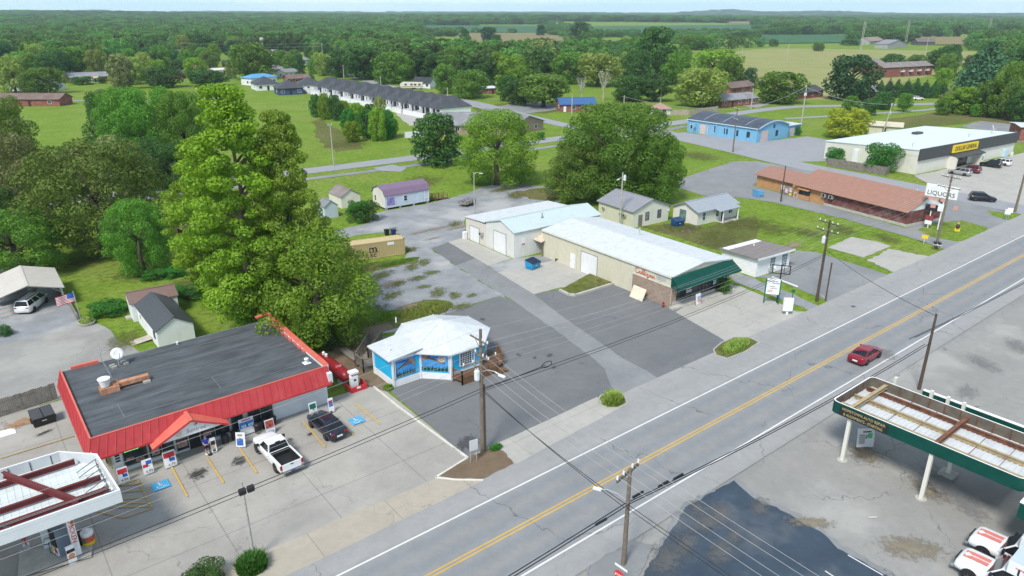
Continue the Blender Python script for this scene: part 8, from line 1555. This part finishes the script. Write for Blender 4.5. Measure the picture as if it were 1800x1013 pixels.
def man():
    SK = M('skin', (.50,.30,.22), .6, var=.05); p = thing('person', 'man in blue polo shirt and dark shorts outside the store door', 'person', (11.7,56.35,.06), R(12))
    V = [(0,0,.95),(0,0,1.1),(0,0,1.3),(0,0,1.45),(0,-.01,1.52),(0,-.02,1.60),(0,-.03,1.72)]; E_ = [(i,i+1) for i in range(6)]; Rr = [(.16,.12),(.155,.12),(.18,.13),(.12,.09),.06,(.085,.095),(.07,.085)]
    for s in (-1,1):
        n = len(V); V += [(s*.19,0,1.42),(s*.27,-.02,1.15),(s*.16,-.24,1.03),(s*.06,-.30,1.04)]; E_ += [(3,n),(n,n+1),(n+1,n+2),(n+2,n+3)]; Rr += [.065,.05,.038,.035]
        for k in range(4): V.append((s*(.06-.035), -.31-.008*k, 1.0+.02*k)); V.append((s*(-.02), -.33-.004*k, 1.0+.02*k)); E_ += [(n+3,len(V)-2),(len(V)-2,len(V)-1)]; Rr += [.011,.009]
        V.append((s*.07,-.33,1.08)); E_.append((n+3,len(V)-1)); Rr.append(.012)
        n = len(V); V += [(s*.10,0,.86),(s*.12,-.01,.5),(s*.13,.02,.1),(s*.14,-.1,.04),(s*.14,-.19,.03)]; E_ += [(0,n),(n,n+1),(n+1,n+2),(n+2,n+3),(n+3,n+4)]; Rr += [.095,.06,.042,.04,.03]
    skin('body', V, E_, Rr, SK, p)
    V = [(0,0,.98),(0,0,1.12),(0,0,1.3),(0,0,1.45)]; E_ = [(0,1),(1,2),(2,3)]; Rr = [(.185,.14),(.175,.14),(.2,.148),(.12,.095)]
    for s in (-1,1): n = len(V); V += [(s*.2,0,1.42),(s*.26,-.015,1.24)]; E_ += [(3,n),(n,n+1)]; Rr += [.085,.075]
    skin('polo_shirt', V, E_, Rr, M('royal_blue_cloth', (.02,.06,.42), .8, var=.08), p, root=1)
    V = [(0,0,.98),(0,0,.9)]; E_ = [(0,1)]; Rr = [(.18,.135),(.17,.13)]
    for s in (-1,1): n = len(V); V += [(s*.10,0,.82),(s*.12,-.01,.52)]; E_ += [(1,n),(n,n+1)]; Rr += [.115,.095]
    skin('shorts', V, E_, Rr, M('navy_cloth', (.012,.014,.03), .85), p); m = MB(); [m.box(s*.14-.055,s*.14+.055,-.24,.08,0,.09) for s in (-1,1)]; m.build('shoes', WHITE, p, bevel=.03)
    m = MB(); m.lathe([(.095,1.69),(.098,1.74),(.085,1.79),(.04,1.82)], (0,.0,0), 12); m.build('hair', M('greying_hair', (.25,.2,.16), .8), p, smooth=True); m = MB(); [m.box(s*.035-.012,s*.035+.012,-.125,-.112,1.675,1.687) for s in (-1,1)]; m.box(-.03,.03,-.122,-.112,1.61,1.618); m.build('eyes_and_mouth', INK, p); m = MB(); m.beam((0,-.115,1.67),(0,-.14,1.64),.025,.03); [m.box(s*.09-.012,s*.09+.012,-.04,.0,1.63,1.69) for s in (-1,1)]; m.build('nose_and_ears', SK, p)
man()
# ------------------------------------------------------------------ infill of the tree belts
rn = random.Random(21)
AVOID = [[G(*p) for p in q] for q in ([(590,150),(700,150),(860,215),(560,215)],[(655,128),(780,128),(790,180),(640,170)],[(820,150),(925,150),(1010,205),(800,205)],[(975,165),(1060,165),(1060,215),(975,215)],[(465,90),(600,95),(600,150),(430,160),(430,130)],[(240,90),(330,85),(330,105),(240,105)],[(310,110),(425,108),(425,140),(310,145)],[(100,110),(200,118),(300,160),(300,200),(90,200)],[(1250,150),(1340,140),(1340,200),(1250,200)],[(800,58),(870,58),(870,105),(800,105)])]
HS = [(o.location.x, o.location.y, *DIM[o.name], o.rotation_euler.z) for o in C.objects if o.name in DIM and o.location.length > 250]
def nearhouse(p):
    for x, y, W, D, rz in HS:
        dx, dy = p[0]-x, p[1]-y; u, v = dx*math.cos(rz)+dy*math.sin(rz), -dx*math.sin(rz)+dy*math.cos(rz)
        if -4 < u < W+4 and -(30 if rn.random() < .9 else 4) < v < D+4: return True
    return False
def infill(n, x0, x1, y0, y1, lab, grp, cols, hh=(11,17), houses=False):
    k = 0; tries = 0; used_ = []
    while k < n and tries < n*30:
        tries += 1; px, by = rn.uniform(x0,x1), rn.uniform(y0,y1); p = G(px, by)
        if (any(inpoly(*p, q) for q in AVOID) if not houses else nearhouse(p)) or any((p[0]-a)**2 + (p[1]-b)**2 < 49 for a, b in used_): continue
        used_.append(p); h_ = rn.uniform(*hh); plant(px, by, 0, 0, rn.choice('roor'), rn.choice(cols), lab, at=p, h=h_, wd=h_*rn.uniform(.7,1.0), group=grp, lod='mid'); k += 1
infill(58, 600, 1230, 92, 142, 'leafy tree in the dense belt behind the townhouses and brick houses', 'belt trees behind the townhouses', 'ggdgyfl')
infill(40, 195, 470, 96, 152, 'leafy garden tree among the scattered brick houses of the left hand close', 'garden trees among the left houses', 'gdglyd', (8,14), True); infill(18, 470, 610, 90, 135, 'leafy garden tree beside the bungalows of the far close', 'garden trees of the far close', 'gdgl', (8,13), True); infill(24, -20, 195, 98, 152, 'leafy garden tree behind the brown roofed ranch at the left', 'garden trees behind the left ranch', 'gdgl', (11,18), True); infill(26, 0, 420, 90, 122, 'leafy tree in the wooded belt beyond the left hand lawns', 'belt trees beyond the left lawns', 'ggddfl'); infill(16, 1655, 1800, 95, 165, 'leafy tree in the thicket behind the cedar at the right', 'thicket trees at the right', 'gdgyo', (9,14)); infill(14, 1655, 1800, 188, 207, 'leafy bush at the foot of the right hand thicket', 'bushes below the right hand thicket', 'gdy', (4,7)); infill(10, 215, 345, 255, 325, 'leafy sapling filling the ivy thicket behind the lawn', 'saplings in the ivy thicket', 'ggd', (8,12))
# ------------------------------------------------------------------ air
m = MB(); m.box(-9800,9800,-9800,9800,-2,150); hz = m.build('haze', M('unused', (.5,.5,.5))); hz.data.materials.clear(); hm = bpy.data.materials.new('haze'); hm.use_nodes = True; t_ = hm.node_tree; t_.nodes.clear(); o_ = t_.nodes.new('ShaderNodeOutputMaterial'); v_ = t_.nodes.new('ShaderNodeVolumePrincipled'); v_.inputs['Color'].default_value = (.70,.88,1,1); v_.inputs['Density'].default_value = .0001; t_.links.new(v_.outputs[0], o_.inputs['Volume']); hz.data.materials.append(hm); tag(hz, kind='stuff')
